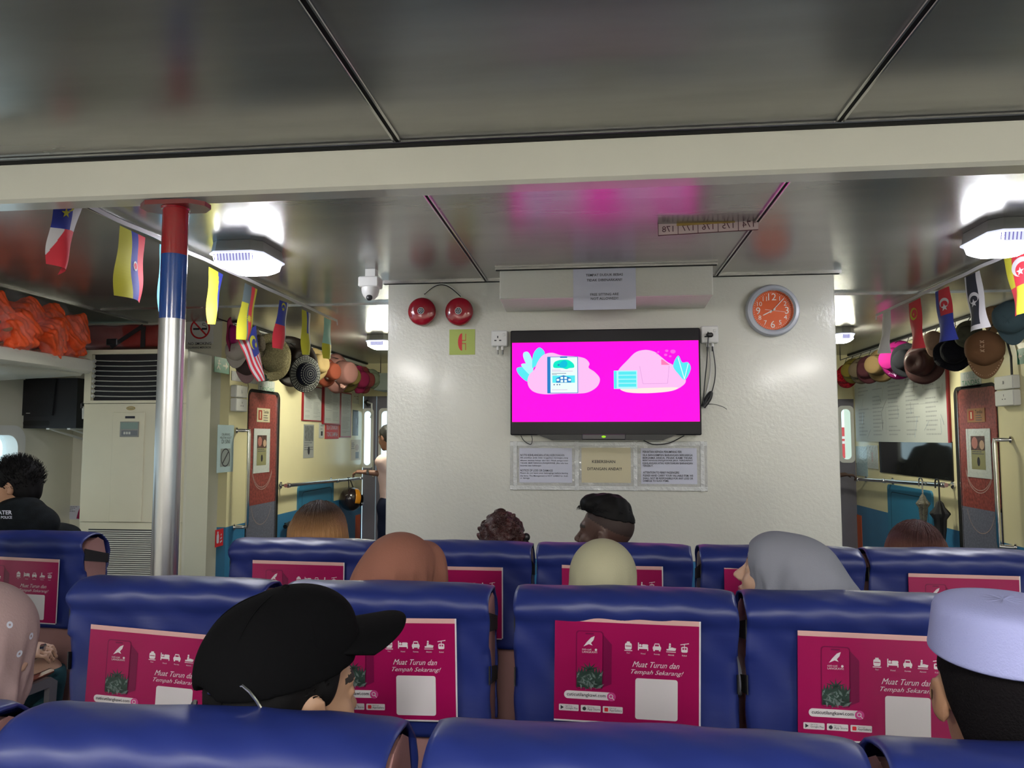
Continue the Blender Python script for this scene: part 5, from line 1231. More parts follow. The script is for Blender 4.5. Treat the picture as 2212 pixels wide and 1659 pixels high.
flag([(259, 487), (314, 513), (303, 655), (243, 638)], XS, lambda u, v: FY_ if u < .42 else FB if u < .70 else FRd, 'flag of yellow, blue and red stripes left of the pole', both(lambda poly: poly([(.60+.085*math.cos(t/10*6.283), .50+.075*math.sin(t/10*6.283)) for t in range(10)], FWh), lambda poly: poly([(.60+.06*math.cos(t/8*6.283), .50+.05*math.sin(t/8*6.283)) for t in range(8)], FRd, .002), star_e((.60, .5), .035, FWh, 6, 1.6) ), .03, 30)
flag([(345, 527), (398, 552), (390, 690), (341, 680)], XS, lambda u, v: FLB, 'light blue flag mostly hidden behind the pole')
flag([(451, 576), (482, 593), (462, 702), (446, 700)], XS, lambda u, v: FY_ if u < (.62+.2*math.sin(3*v)) else FB, 'narrow yellow flag with blue edge right of the pole')
flag([(529, 611), (556, 625), (537, 737), (508, 733)], XS, lambda u, v: FY_ if (u < .46 and v > .35) else FGy if u < .55 else FRd if u < .82 else FY_, 'red, grey and yellow flag with a yellow sunburst', star_e((.62, .60), .085, FY_, 11, 2.2, .5), .02, 24)
flag([(512, 733), (553, 702), (567, 820), (554, 824)], XS, lambda u, v: FB if (u > .42 and v < .50) else (FRd if int(u*9+.5) % 2 == 0 else FWh), 'red and white striped flag with blue canton, crescent and star, hanging slanted', both(cres_e((.62, .24), .13, FY_, 1.6, -60), star_e((.78, .32), .06, FY_, 11, 1.9, .5)), .03, 36)
flag([(604, 648), (623, 655), (611, 758), (586, 751)], XS, lambda u, v: FWh if u > .84 else FB if v < .48 else FRd, 'blue over red flag with crescent and star above the dark cowboy hat', both(cres_e((.45, .10), .07, FY_, 3.0, -90), star_e((.42, .17), .05, FY_, 5, 3.5)), .02)
flag([(652, 668), (671, 677), (668, 768), (651, 766)], XS, lambda u, v: FWh if u > .75 else (FB if v < .5 else FY_) if u > .5 else FY_, 'yellow and white flag with a dark blue corner above the striped hat')
flag([(700, 685), (715, 692), (713, 778), (696, 774)], XS, lambda u, v: FGn if v < .62 else FY_, 'pale teal and yellow flag, the last on the left string')
flag([(2168, 557), (2226, 530), (2232, 672), (2196, 686)], XSR, lambda u, v: (FY_ if u < .32 else FRd) if v < .56 else (FRd if u < .36 else FY_), 'red and yellow quartered flag with crescent and star at the right edge', both(cres_e((.62, .26), .15, FWh, 2.3, -60), star_e((.60, .33), .07, FWh, 5, 2.2)), .02)
flag([(2083, 600), (2116, 584), (2139, 706), (2099, 718)], XSR, lambda u, v: FBk if (.1 < u < .74 and v < .93) else FWh, 'black flag with white border, crescent and star', both(cres_e((.45, .43), .10, FWh, 3.0, -90), star_e((.43, .52), .075, FWh, 5, 3.2)), .02, 30)
flag([(2020, 631), (2050, 618), (2069, 733), (2031, 741)], XSR, lambda u, v: FB if (u < .26 or v > .52) else FRd, 'red and blue flag with white crescent and star', both(cres_e((.58, .27), .09, FWh, 3.0, -90), star_e((.58, .36), .075, FWh, 5, 3.0)), .02, 24)
flag([(1963, 656), (1988, 643), (1998, 751), (1971, 756)], XSR, lambda u, v: FRd, 'red flag with a yellow round emblem', both(lambda poly: poly([(.42+.3*math.cos(t/14*6.283), .27+.13*math.sin(t/14*6.283)) for t in range(14)], FY_), lambda poly: poly([(.50+.2*math.cos(t/14*6.283), .27+.09*math.sin(t/14*6.283)) for t in range(14)], FRd, .002), star_e((.45, .29), .05, FY_, 5, 3)), .02)
flag([(1907, 675), (1924, 667), (1924, 763), (1905, 764)], XSR, lambda u, v: FWh, 'plain greyish white flag, the last on the right string', None, .05)
for X, A, B, lab in ((XS, (120, 414), (728, 694), 'white tape string the left flags hang from'), (XSR, (2330, 480), (1893, 682), 'white tape string the right flags hang from')):
    P = on_x(*A, X); Q = on_x(*B, X); b = MB(); s = 1 if X < 0 else -1
    b.grid(lambda u, v: P.lerp(Q, u)+Vector((s*.004, 0, .012-.02*v+(.008*math.sin(u*40))*(1-u)*.5)), 60, 1, FWh)
    b.tube([Q, Q+Vector((0, .01, -.03))], .004, FWh); tag(b.build('bunting_string', solid=.002), lab, 'string')

# ================================================================ hats hanging along the corridor walls
HLINE = {-1: (on_x(470, 688, XL+.27), on_x(822, 806, XL+.27)), 1: (on_x(2225, 640, XR-.27), on_x(1815, 778, XR-.27))}
def hat(kind, px, py, hpx, mc, label, side=-1, mb=None, ax=None, tilt=0, wav=.03, crown=.62, clen=.62, art=None, xo=.30, hx=None):
    X = (XL+xo) if side < 0 else (XR-xo)
    c = on_x(px, py, X); dep = (CM.transposed() @ (c-EYE)).z*-1; Rb = hpx/2*dep/F_PX
    d = Vector(ax or ((-side)*.80, -.60, .0)).normalized() if kind != 'cap' else Vector(ax or ((-side)*.75, -.65, .0)).normalized()
    up = Vector((0, 0, 1)); up = (up-d*up.dot(d)).normalized(); sd = d.cross(up)
    r = empty('hanging_hat', c, label, 'hat', 'hats hanging along the left wall' if side < 0 else 'hats hanging along the right wall')
    mb_ = mb or mc
    if kind in ('brim', 'bucket', 'fedora', 'cowboy'):
        k = {'brim': 0.0, 'bucket': .32, 'fedora': .10, 'cowboy': -.05}[kind]; Rc = Rb*crown; L = Rb*clen
        def bf(a, rr, t):
            f = max(0, (rr-Rc)/(Rb-Rc))
            cur = (.38*Rb*abs(math.sin(a))**2*f if kind == 'cowboy' else 0)
            return rr, t-k*Rb*f+wav*Rb*math.sin(5*a+px)*f+wav*.6*Rb*math.sin(3*a)*f+cur
        b = MB(); b.lathe(c, d, [(Rc*.98, .01*Rb), (Rc+.3*(Rb-Rc), 0), (Rc+.65*(Rb-Rc), 0), (Rb, 0)], mb_, 40, ref=up, fn=bf, caps=False); b.build('brim', r, smooth=2, solid=.006)
        prof = [(Rc, 0), (Rc*1.0, L*.3), (Rc*.94, L*.7), (Rc*.84, L*.92), (Rc*.6, L*1.02), (Rc*.3, L*1.04), (0, L*1.04)]
        if kind == 'bucket': prof = [(Rc, 0), (Rc*.92, L*.5), (Rc*.85, L*.9), (Rc*.74, L), (Rc*.3, L*1.03), (0, L*1.03)]
        def cf(a, rr, t):
            pin = math.exp(-(math.sin(a)/.35)**2)*.22*(t/L)**2 if kind in ('fedora', 'cowboy') else 0
            return rr*(1-pin*.8)*(1 if kind != 'cowboy' else (.86+.14*abs(math.cos(a)))), t*(1-.18*math.exp(-(rr/(Rc*.45))**2) if kind in ('fedora', 'cowboy') and t > L*.8 else 1)
        b = MB(); b.lathe(c, d, prof, mc, 40, ref=up, fn=cf, caps=False)
        o = b.build('crown', r, smooth=2)
        b = MB(); b.lathe(c, d, [(Rc*1.01, L*.02), (Rc*1.015, L*.2), (Rc*.995, L*.21)], mat('hat_band_'+mc.name, tuple(x*.35 for x in mc.node_tree.nodes['Principled BSDF'].inputs['Base Color'].default_value[:3]), .7), 40, ref=up, caps=False); b.build('hat_band', r, smooth=2)
        if art: art(r, c, d, up, sd, Rb, Rc, L)
    else:       # peaked cap, crown towards d, peak hanging down
        Rc = Rb*.72; cc = c+up*Rb*.22
        b = MB(); b.lathe(cc, d, [(Rc, 0), (Rc*1.0, Rc*.25), (Rc*.93, Rc*.55), (Rc*.74, Rc*.82), (Rc*.4, Rc*.98), (0, Rc*1.02)], mc, 32, ref=up, caps=False, fn=lambda a, rr, t: (rr*(1+.02*math.cos(6*a)), t)); b.build('crown', r, smooth=2, solid=.004)
        b = MB()
        b.grid(lambda u, v: cc+(-up*(Rc*.93*math.cos(R(-62+124*u))+v*Rb*.62*math.cos(R(-75+150*u)))+sd*(Rc*.98*math.sin(R(-62+124*u))))+d*(Rc*.10+.12*Rc*v-.25*Rc*v*(abs(u-.5)*2)**2), 20, 8, mb_); b.build('peak', r, smooth=2, solid=.008)
        b = MB(); b.ell(cc+d*Rc*1.03, Rc*.06, mc, 8); b.build('top_button', r, smooth=True)
        if art: art(r, cc, d, up, sd, Rb, Rc, Rc)
    ht = c+up*(Rb*.85) if kind != 'cap' else c+up*Rb*.7
    A, B = HLINE[side]; t = max(0, min(1, (ht.y-A.y)/(B.y-A.y))); lp = A.lerp(B, t)
    if lp.z > ht.z:
        b = MB(); b.tube([lp, ht], .003, BLACK, 6); b.build('hook_cord', r)
    return r
def H(n, c, **k): return mat('hat_'+n, c, k.pop('r', .85), spec=.12, **k)
STR = H('straw_weave', (.36, .31, .17), bump=(120, 1.0), vary=(90, .4)); STR2 = H('brown_straw', (.20, .16, .12), bump=(120, 1.0), vary=(90, .4))
PNK = H('rose_felt', (.25, .12, .108)); 
def rings(r, c, d, up, sd, Rb, Rc, L):
    WHT = H('white_stitch', (.55, .55, .50))
    for q in range(5):
        rr = Rc*(.15+.2*q); b = MB()
        for k in range(26):
            a0 = 2*math.pi*k/26; a1 = a0+.13
            P = [c+d*(L*(1.05-.02*q)-(0 if q < 4 else .03*L))+(up*math.cos(a)+sd*math.sin(a))*rr for a in (a0, a1)]
            b.tube(P, Rb*.012, WHT, 4)
        b.build('stitched_ring', r)
    for q in range(4):
        rr = Rc+(Rb-Rc)*(.2+.22*q); b = MB()
        for k in range(34):
            a0 = 2*math.pi*k/34; a1 = a0+.11; P = [c+d*.012+(up*math.cos(a)+sd*math.sin(a))*rr for a in (a0, a1)]; b.tube(P, Rb*.013, WHT, 4)
        b.build('stitched_ring', r)
def stars(r, c, d, up, sd, Rb, Rc, L):
    for q, (a, t) in enumerate(((20, .4), (80, .5), (140, .4), (200, .55), (260, .4), (320, .6))):
        n_ = (up*math.cos(R(a))+sd*math.sin(R(a))); f = Fr(c+d*L*t+n_*(Rc*.97+.004), n_.cross(d), d); b = MB(); b.poly(f, star_pts(0, 0, .018), PAPER, .002); b.build('star_print', r)
def flower(r, c, d, up, sd, Rb, Rc, L):
    b = MB()
    for k in range(7): a = k*.9; b.ell(c-up*Rb*.55+up*(.03*math.sin(a))+sd*(.03*math.cos(a))+d*.03, (.022, .015, .022), H('pale_rose_flower', (.55, .32, .28)), 6)
    b.build('cloth_flower', r, smooth=True)
def bow(r, c, d, up, sd, Rb, Rc, L):
    b = MB(); WHT = H('lilac_cord', (.55, .35, .6))
    for k in range(5): b.tube([c-up*Rc*.9+d*.02, c-up*(Rc*1.1+.01*k)+sd*(.02-.012*k)+d*.05, c-up*(Rc*1.15)+sd*(.05-.02*k)+d*.03], .003, WHT, 5)
    b.build('cord_bow', r)
def lacing(r, c, d, up, sd, Rb, Rc, L):
    b = MB(); LC = H('pale_lace', (.50, .33, .22))
    for k in range(9):
        t = R(-62+15*k); p = lambda o: c+(up*math.sin(t)*Rc*1.0+d*(math.cos(t)*Rc*1.04))+sd*o
        q = lambda o, dt: c+(up*math.sin(t+dt)*Rc*1.0+d*(math.cos(t+dt)*Rc*1.04))+sd*o
        b.tube([q(-.012, -.05), q(.0, .0), q(.012, .09)], .0045, LC, 5); b.tube([q(.012, -.05), q(0, .0), q(-.012, .09)], .0035, LC, 5)
    b.build('lacing', r, smooth=True)
    b = MB()
    for k in range(22): a = R(-80+160*k/21); b.ell(c-up*(Rc*.93*math.cos(a*.75)+Rb*.5*math.cos(a))+sd*Rc*.93*math.sin(a*.8)+d*(Rc*.2), .004, LC, 4)
    b.build('peak_stitching', r)
hat('brim', 497, 722, 74, H('magenta_felt', (.34, .02, .13)), 'wide-brimmed magenta sun hat seen edge-on beside the no smoking sign', mb=H('magenta_brim', (.22, .012, .06)), ax=(.95, .3, 0), crown=.55, clen=.4)
hat('cap', 511, 764, 64, H('grey_beige_twill', (.36, .32, .28)), 'plain grey-beige cap, leftmost below the flags', ax=(.3, -.9, .2))
hat('cap', 533, 795, 66, H('dark_brown_twill', (.06, .04, .04)), 'dark cap with a mauve-grey front panel, hanging lowest at the left', mb=H('mauve_panel', (.24, .15, .15)), ax=(.45, -.85, .15))
hat('brim', 568, 820, 24, H('bottle_green', (.02, .04, .025)), 'tiny dark green conical hat with pale trim below the striped flag', ax=(.1, -.3, .9), crown=.75, clen=.9)
hat('brim', 560, 742, 62, STR2, 'dark weathered straw hat behind the striped flag', ax=(.8, .1, .1), crown=.6, clen=.3)
hat('brim', 585, 772, 104, STR, 'large round straw hat with a brown woven crown band', ax=(.85, -.5, 0), mb=STR, crown=.6, clen=.55)
hat('cowboy', 627, 781, 110, H('black_brown_leather', (.014, .008, .006), r=.55), 'large glossy black-brown cowboy hat', xo=.24, ax=(.85, -.5, 0), crown=.55, clen=.7)
hat('brim', 659, 808, 80, H('navy_straw', (.012, .013, .025)), 'navy straw hat with white spiral stitching', xo=.42, art=rings, crown=.6, clen=.45, ax=(.85, -.5, -.05), mb=H('navy_striped_brim', (.05, .05, .05)))
hat('fedora', 684, 787, 72, H('tan_felt', (.21, .15, .068)), 'tan fedora with flat crown left of the rust hat', ax=(.9, -.4, .05))
hat('bucket', 711, 803, 66, H('rust_cotton', (.17, .04, .022)), 'rust bucket hat printed with small stars', art=stars, ax=(.9, -.4, 0))
hat('bucket', 737, 806, 86, PNK, 'rose pink cloche hat with a cloth flower on its brim', art=flower, ax=(.9, -.4, 0), clen=.7)
hat('bucket', 755, 814, 66, H('olive_cotton', (.13, .10, .032)), 'olive bucket hat right of the pink hat')
hat('brim', 775, 820, 60, H('crimson_pink', (.20, .015, .055)), 'crimson pink ruffled hat near the corridor end', wav=.12, ax=(.9, -.4, 0))
hat('fedora', 788, 821, 58, H('maroon_felt', (.18, .04, .04)), 'maroon hat, the last dark one at the left corridor end', ax=(.9, -.4, 0), wav=.08)
hat('brim', 804, 818, 42, H('pale_green', (.2, .23, .16)), 'pale green hat at the far end of the left row')
# right side
hat('bucket', 1824, 812, 52, H('red_floral', (.34, .01, .02), vary=(60, .7)), 'red floral bucket hat, first at the right block edge', 1)
hat('bucket', 1838, 801, 54, H('mustard_cotton', (.17, .13, .025)), 'mustard yellow bucket hat with black marks', 1)
hat('bucket', 1856, 800, 58, H('taupe_cotton', (.12, .09, .06)), 'taupe bucket hat beside the mustard one', 1)
hat('fedora', 1876, 798, 62, H('plum_felt', (.05, .015, .02)), 'plum coloured fedora between the taupe and khaki hats', 1)
hat('bucket', 1898, 789, 72, H('khaki_felt', (.15, .10, .045)), 'khaki brown felt hat with rounded crown', 1, clen=.7)
hat('bucket', 1934, 777, 84, H('hot_magenta', (.20, .006, .095)), 'hot magenta hat tied with a lilac cord bow', 1, art=bow, clen=.7)
hat('brim', 1958, 778, 74, H('charcoal_felt', (.008, .009, .012)), 'charcoal brimmed hat right of the magenta hat', 1)
hat('fedora', 1994, 784, 92, H('chocolate_leather', (.055, .025, .025), r=.4), 'chocolate brown leather fedora with pinched crown', 1, clen=.75)
hat('cap', 2018, 742, 56, H('light_brown_cap', (.25, .16, .12)), 'light brown cap half behind the red and blue flag', 1)
hat('brim', 2062, 762, 84, H('black_lace', (.008, .008, .012), bump=(60, 1)), 'black lace sun hat with a ruffled brim', 1, wav=.12, ax=(-.5, -.7, .3))
hat('fedora', 2090, 722, 60, H('dark_olive', (.07, .07, .05)), 'dark olive hat behind the black bordered flag', 1)
hat('cap', 2146, 690, 60, H('tan_suede', (.28, .17, .09)), 'tan suede cap top behind the grey-teal cap', 1, xo=.25)
hat('cap', 2128, 764, 104, H('brown_suede', (.17, .085, .042)), 'brown leather cap with pale cross lacing on the right', 1, art=lacing, ax=(-.55, -.83, .05), xo=.42, mb=H('brown_suede_peak', (.20, .11, .055)))
hat('cap', 2186, 694, 96, H('teal_grey_cotton', (.075, .12, .14)), 'large teal-grey cap at the right edge', 1, ax=(-.6, -.7, -.3), xo=.36)
for side, a, c in ((-1, (470, 690), (818, 800)), (1, (2212, 640), (1815, 775))):
    A, B = HLINE[side]; b = MB(); b.tube([Vector((A.x, A.y, ZC)), A, B, Vector((B.x, B.y, ZC))], .005, BLACK, 6)
    tag(b.build('hat_line', smooth=True), 'black cord the %s row of hats hangs from' % ('left' if side < 0 else 'right'), 'cord')

# ================================================================ smooth surfaces from blended primitives (surface nets)
f4 = np.float32
def E(c, r, k=.01, rot=None, op='u', d=0.0): return dict(t='e', c=c, r=r, k=k, rot=rot, op=op, d=d)
def K(a, b, r0, r1=None, k=.012, op='u', d=0.0): return dict(t='c', a=a, b=b, r0=r0, r1=r0 if r1 is None else r1, k=k, op=op, d=d)
def BX(c, hs, r=.01, k=.01, rot=None, op='u', d=0.0): return dict(t='b', c=c, h=hs, r=r, k=k, rot=rot, op=op, d=d)
def CUT(o, n): return dict(t='p', o=o, n=n, op='cut')
def xf(prims, M, o, s=1.0):
    """place head-local primitives: rotation M, origin o, scale s"""
    out = []; M = Matrix(M); o = Vector(o)
    for p in prims:
        q = dict(p)
        if p['t'] in 'eb':
            q['c'] = o+M @ (Vector(p['c'])*s); q['rot'] = M @ Matrix(p['rot']) if p['rot'] is not None else M
            if p['t'] == 'e': q['r'] = tuple(x*s for x in p['r'])
            else: q['h'] = tuple(x*s for x in p['h'])
        elif p['t'] == 'c': q['a'] = o+M @ (Vector(p['a'])*s); q['b'] = o+M @ (Vector(p['b'])*s); q['r0'] = p['r0']*s; q['r1'] = p['r1']*s
        else: q['o'] = o+M @ (Vector(p['o'])*s); q['n'] = M @ Vector(p['n'])
        out.append(q)
    return out
def grow(prims, d): return [dict(p, d=p.get('d', 0)+d) for p in prims if p['op'] == 'u']
def sdf_arrays(prims, h, disp=None, pad=None):
    lo = np.array([1e9]*3); hi = -lo; info = []
    for p in prims:
        if p['t'] == 'e': m = max(p['r'])+p['d']; A = np.array(p['c']); a, b = A-m, A+m
        elif p['t'] == 'b': m = float(np.linalg.norm(p['h']))+p['r']+p['d']; A = np.array(p['c']); a, b = A-m, A+m
        elif p['t'] == 'c':
            A, B = np.array(p['a']), np.array(p['b']); m = max(p['r0'], p['r1'])+p['d']; a, b = np.minimum(A, B)-m, np.maximum(A, B)+m
        else: info.append(None); continue
        info.append((a, b))
        if p['op'] == 'u': lo = np.minimum(lo, a); hi = np.maximum(hi, b)
    pad = pad or 3*h; lo -= pad; hi += pad
    n = np.maximum(np.ceil((hi-lo)/h).astype(int)+1, 4)
    ax = [(lo[i]+h*np.arange(n[i])).astype(f4) for i in range(3)]
    F = np.full(tuple(n), .06, f4)
    for p, q in zip(prims, info):
        if q is None:
            o = Vector(p['o']); nn = Vector(p['n']).normalized()
            d = (ax[0][:, None, None]-f4(o.x))*f4(nn.x)+(ax[1][None, :, None]-f4(o.y))*f4(nn.y)+(ax[2][None, None, :]-f4(o.z))*f4(nn.z)
            F = np.maximum(F, d); continue
        mg = max(p['k'], .0)+3*h+.004
        i0 = np.clip(np.floor((q[0]-mg-lo)/h).astype(int), 0, n-1); i1 = np.clip(np.ceil((q[1]+mg-lo)/h).astype(int)+1, 1, n)
        if (i1 <= i0).any(): continue
        X = ax[0][i0[0]:i1[0], None, None]; Y = ax[1][None, i0[1]:i1[1], None]; Z = ax[2][None, None, i0[2]:i1[2]]
        sl = tuple(slice(i0[j], i1[j]) for j in range(3))
        if p['t'] in 'eb':
            c = p['c']; X = X-f4(c[0]); Y = Y-f4(c[1]); Z = Z-f4(c[2])
            if p['rot'] is not None:
                M = np.array(p['rot'], f4); x = X*M[0, 0]+Y*M[1, 0]+Z*M[2, 0]; y = X*M[0, 1]+Y*M[1, 1]+Z*M[2, 1]; z = X*M[0, 2]+Y*M[1, 2]+Z*M[2, 2]
            else: x, y, z = X, Y, Z
            if p['t'] == 'e':
                r = [f4(v+p['d']) for v in p['r']]
                k0 = np.sqrt((x/r[0])**2+(y/r[1])**2+(z/r[2])**2); k1 = np.sqrt((x/r[0]**2)**2+(y/r[1]**2)**2+(z/r[2]**2)**2)+f4(1e-9)
                d = k0*(k0-1)/k1; d = np.where(k0 < 1e-3, f4(-min(p['r'])), d)
            else:
                hh = p['h']; qx = np.abs(x)-f4(hh[0]); qy = np.abs(y)-f4(hh[1]); qz = np.abs(z)-f4(hh[2])
                d = np.sqrt(np.maximum(qx, 0)**2+np.maximum(qy, 0)**2+np.maximum(qz, 0)**2)+np.minimum(np.maximum(np.maximum(qx, qy), qz), 0)-f4(p['r']+p['d'])
        else:
            a, b = Vector(p['a']), Vector(p['b']); ba = b-a; L = max(ba.length_squared, 1e-9)
            x = X-f4(a.x); y = Y-f4(a.y); z = Z-f4(a.z)
            t = np.clip((x*f4(ba.x)+y*f4(ba.y)+z*f4(ba.z))/f4(L), 0, 1)
            d = np.sqrt((x-t*f4(ba.x))**2+(y-t*f4(ba.y))**2+(z-t*f4(ba.z))**2)-(f4(p['r0'])+f4(p['r1']-p['r0'])*t)-f4(p['d'])
        f = F[sl]; k = f4(max(p['k'], 1e-5))
        if p['op'] == 'u': hh = np.maximum(k-np.abs(f-d), 0)/k; F[sl] = np.minimum(f, d)-hh*hh*k*f4(.25)
        else: d = -d; hh = np.maximum(k-np.abs(f-d), 0)/k; F[sl] = np.maximum(f, d)+hh*hh*k*f4(.25)
    if disp is not None:
        F = F-disp(ax[0][:, None, None], ax[1][None, :, None], ax[2][None, None, :]).astype(f4)
    F[0] = F[-1] = .05; F[:, 0] = F[:, -1] = .05; F[:, :, 0] = F[:, :, -1] = .05
    S = F < 0
    c8 = [S[i:S.shape[0]-1+i, j:S.shape[1]-1+j, k:S.shape[2]-1+k] for i in (0, 1) for j in (0, 1) for k in (0, 1)]
    cnt = sum(c.astype(np.int8) for c in c8); act = (cnt > 0) & (cnt < 8)
    idx = np.argwhere(act); N = len(idx)
    if N == 0: return np.zeros((0, 3)), np.zeros((0, 4), int)
    vid = np.full(act.shape, -1, np.int64); vid[act] = np.arange(N)
    acc = np.zeros((N, 3)); num = np.zeros(N)
    cor = [(i, j, k) for i in (0, 1) for j in (0, 1) for k in (0, 1)]
    fv = {c: F[idx[:, 0]+c[0], idx[:, 1]+c[1], idx[:, 2]+c[2]].astype(float) for c in cor}
    for c in cor:
        for a in range(3):
            if c[a] == 0:
                e = list(c); e[a] = 1; e = tuple(e); f0, f1 = fv[c], fv[e]; m = (f0 < 0) != (f1 < 0)
                t = np.where(m, f0/(f0-f1+1e-20), 0); pt = np.tile(np.array(c, float), (N, 1)); pt[:, a] += t
                acc[m] += pt[m]; num[m] += 1
    V = lo+h*(idx+acc/num[:, None])
    Q = []
    for a in range(3):
        b, c = (a+1) % 3, (a+2) % 3
        s0 = [slice(None)]*3; s1 = [slice(None)]*3; s0[a] = slice(0, -1); s1[a] = slice(1, None)
        A_ = S[tuple(s0)]; B_ = S[tuple(s1)]; ch = np.argwhere(A_ != B_)
        ok = (ch[:, b] > 0) & (ch[:, c] > 0) & (ch[:, b] < vid.shape[b]) & (ch[:, c] < vid.shape[c]); ch = ch[ok]
        ins = A_[tuple(ch.T)]
        def at(db, dc):
            q = ch.copy(); q[:, b] -= db; q[:, c] -= dc; return vid[tuple(q.T)]
        q = np.stack([at(1, 1), at(0, 1), at(0, 0), at(1, 0)], 1); q[~ins] = q[~ins][:, ::-1]; Q.append(q)
    Q = np.concatenate(Q); Q = Q[(Q >= 0).all(1)]
    # one pass of light smoothing
    for it, lam in ((0, .5), (1, .35)):
        s_ = np.zeros_like(V); n_ = np.zeros(N)
        for i in range(4):
            u, w = Q[:, i], Q[:, (i+1) % 4]
            for cc in range(3): s_[:, cc] += np.bincount(u, V[w, cc], N)+np.bincount(w, V[u, cc], N)
            n_ += np.bincount(u, minlength=N)+np.bincount(w, minlength=N)
        V = V*(1-lam)+lam*s_/np.maximum(n_, 1)[:, None]
    return V, Q
def sdf_mesh(name, prims, h, mats, parent=None, disp=None, mfn=None, loc=None):
    V, Q = sdf_arrays(prims, h, disp)
    me = bpy.data.meshes.new(name); me.vertices.add(len(V)); me.vertices.foreach_set('co', V.astype(f4).ravel())
    me.loops.add(len(Q)*4); me.loops.foreach_set('vertex_index', Q.astype(np.int32).ravel())
    me.polygons.add(len(Q)); me.polygons.foreach_set('loop_start', np.arange(0, len(Q)*4, 4, dtype=np.int32)); me.polygons.foreach_set('loop_total', np.full(len(Q), 4, np.int32))
    mats = mats if isinstance(mats, (list, tuple)) else [mats]
    for m in mats: me.materials.append(m)
    if mfn is not None: me.polygons.foreach_set('material_index', mfn(V[Q].mean(1)).astype(np.int32))
    me.polygons.foreach_set('use_smooth', np.ones(len(Q), bool)); me.update(calc_edges=True); me.validate()
    ob = bpy.data.objects.new(name, me); COL.objects.link(ob)
    if parent is not None: ob.parent = parent; ob.location = -PLOC.get(parent.name, Vector((0, 0, 0)))
    PLOC[ob.name] = Vector((0, 0, 0))
    return ob

# ================================================================ life jackets in clear bags on the shelf, red bag on the air conditioner
LJ = mat('life_jacket_orange', (.95, .11, .022), .6, bump=(30, .7), vary=(14, .3)); LJS = mat('khaki_webbing', (.30, .13, .05), .7); BAGP = mat('thin_clear_bag', (.75, .72, .74), .08, alpha=.10, bump=(22, 1.0))
def life_jackets():
    spots = [(-40, 690, 0), (40, 700, 1), (92, 715, 2), (140, 730, 3), (30, 740, 4), (100, 757, 5)]
    labs = ['orange life jacket in a clear bag, cut by the left edge of the photo', 'orange life jacket in a clear bag, second from the left on the shelf', 'orange life jacket in a clear bag in the middle of the shelf pile', 'orange life jacket in a clear bag beside the dark red bag', 'crumpled orange life jacket low at the left of the shelf pile', 'orange life jacket lying lowest on the shelf edge, near the air conditioner']
    for px, py, i in spots:
        X = -3.76 if i < 4 else -3.65; c = on_x(px, py, X); rot = Euler((R(18+6*(i % 3)), R(-12), R(8*(i % 2)))).to_matrix(); rr = random.Random(i)
        c.z = max(c.z, SHZ+.09); s = 1.0 if i < 4 else .8
        P = [BX((0, 0, -.0), (.07, .055, .11), .02, .02), BX((.05, .075, .03), (.045, .03, .08), .018, .01), BX((.05, -.075, .0), (.045, .03, .08), .018, .01), E((.07, 0, .05), (.05, .05, .06), .01)]
        rt = [Euler((R(rr.uniform(-25, 25)), R(rr.uniform(-20, 20)), 0)).to_matrix() for _ in P]
        for p, m_ in zip(P, rt): p['rot'] = m_
        r = empty('life_jacket', c, labs[i], 'life jacket', 'bagged life jackets on the overhead shelf')
        dz = lambda x, y, z: .008*np.sin(60*x+i)*np.sin(55*y+2*i)*np.sin(50*z)+.004*np.sin(130*y+90*z)
        sdf_mesh('jacket_body', xf(P, rot, c, s*1.12), .006, LJ, r, dz)
        b = MB()
        for q in (-.25, .35): b.box(c+rot @ Vector((.0, 0, q*.16*s)), (.20*s, .25*s, .022), LJS, rot, bev=.005)
        b.build('webbing_strap', r)
        sdf_mesh('plastic_bag', xf([E((0, 0, .02), (.14, .13, .15), .02), E((.02, .02, .15), (.04, .05, .06), .05), E((-.02, -.06, -.08), (.12, .10, .06), .05)], rot, c, s*1.12), .008, BAGP, r, lambda x, y, z: .010*np.sin(45*x+30*z+i)*np.sin(38*y-20*z)+.005*np.sin(95*z+60*y))
    Y = ACY+.16; q0 = on_y(172, 712, Y); q1 = on_y(352, 756, Y); zc = (q0.z+q1.z)/2; hz = (q0.z-q1.z)/2; RB_ = mat('dark_red_bag_cloth', (.20, .022, .018), .45, bump=(14, .5), vary=(6, .2))
    xr = q1.x+.06; cx = (q0.x+xr)/2
    r = empty('red_bag', (cx, Y, q1.z), 'long dark red bag with a black strap lying on the air conditioner', 'bag')
    sdf_mesh('bag_body', [BX((cx, Y, q1.z+hz+.012), ((xr-q0.x)/2-.03, .10, hz-.028), .03)], .009, RB_, r, lambda x, y, z: .004*np.sin(22*x)*np.sin(40*z+20*y))
    b = MB(); rot = Euler((0, R(-32), 0)).to_matrix(); b.box((cx+.11, Y-.135, zc+.005), (.30, .006, .03), BAND, rot); b.box((xr-.14, Y-.134, zc), (.035, .008, hz*1.9), BAND); b.box((cx-.01, Y-.137, zc-.035), (.09, .012, .05), BLACK, bev=.01); b.build('strap', r)
    sdf_mesh('plastic_wrap', [BX((cx-.16, Y, q1.z+hz+.014), ((xr-q0.x)/2-.17, .105, hz-.022), .032)], .010, BAGP, r, lambda x, y, z: .006*np.sin(70*z+35*x)*np.sin(30*y))
life_jackets()
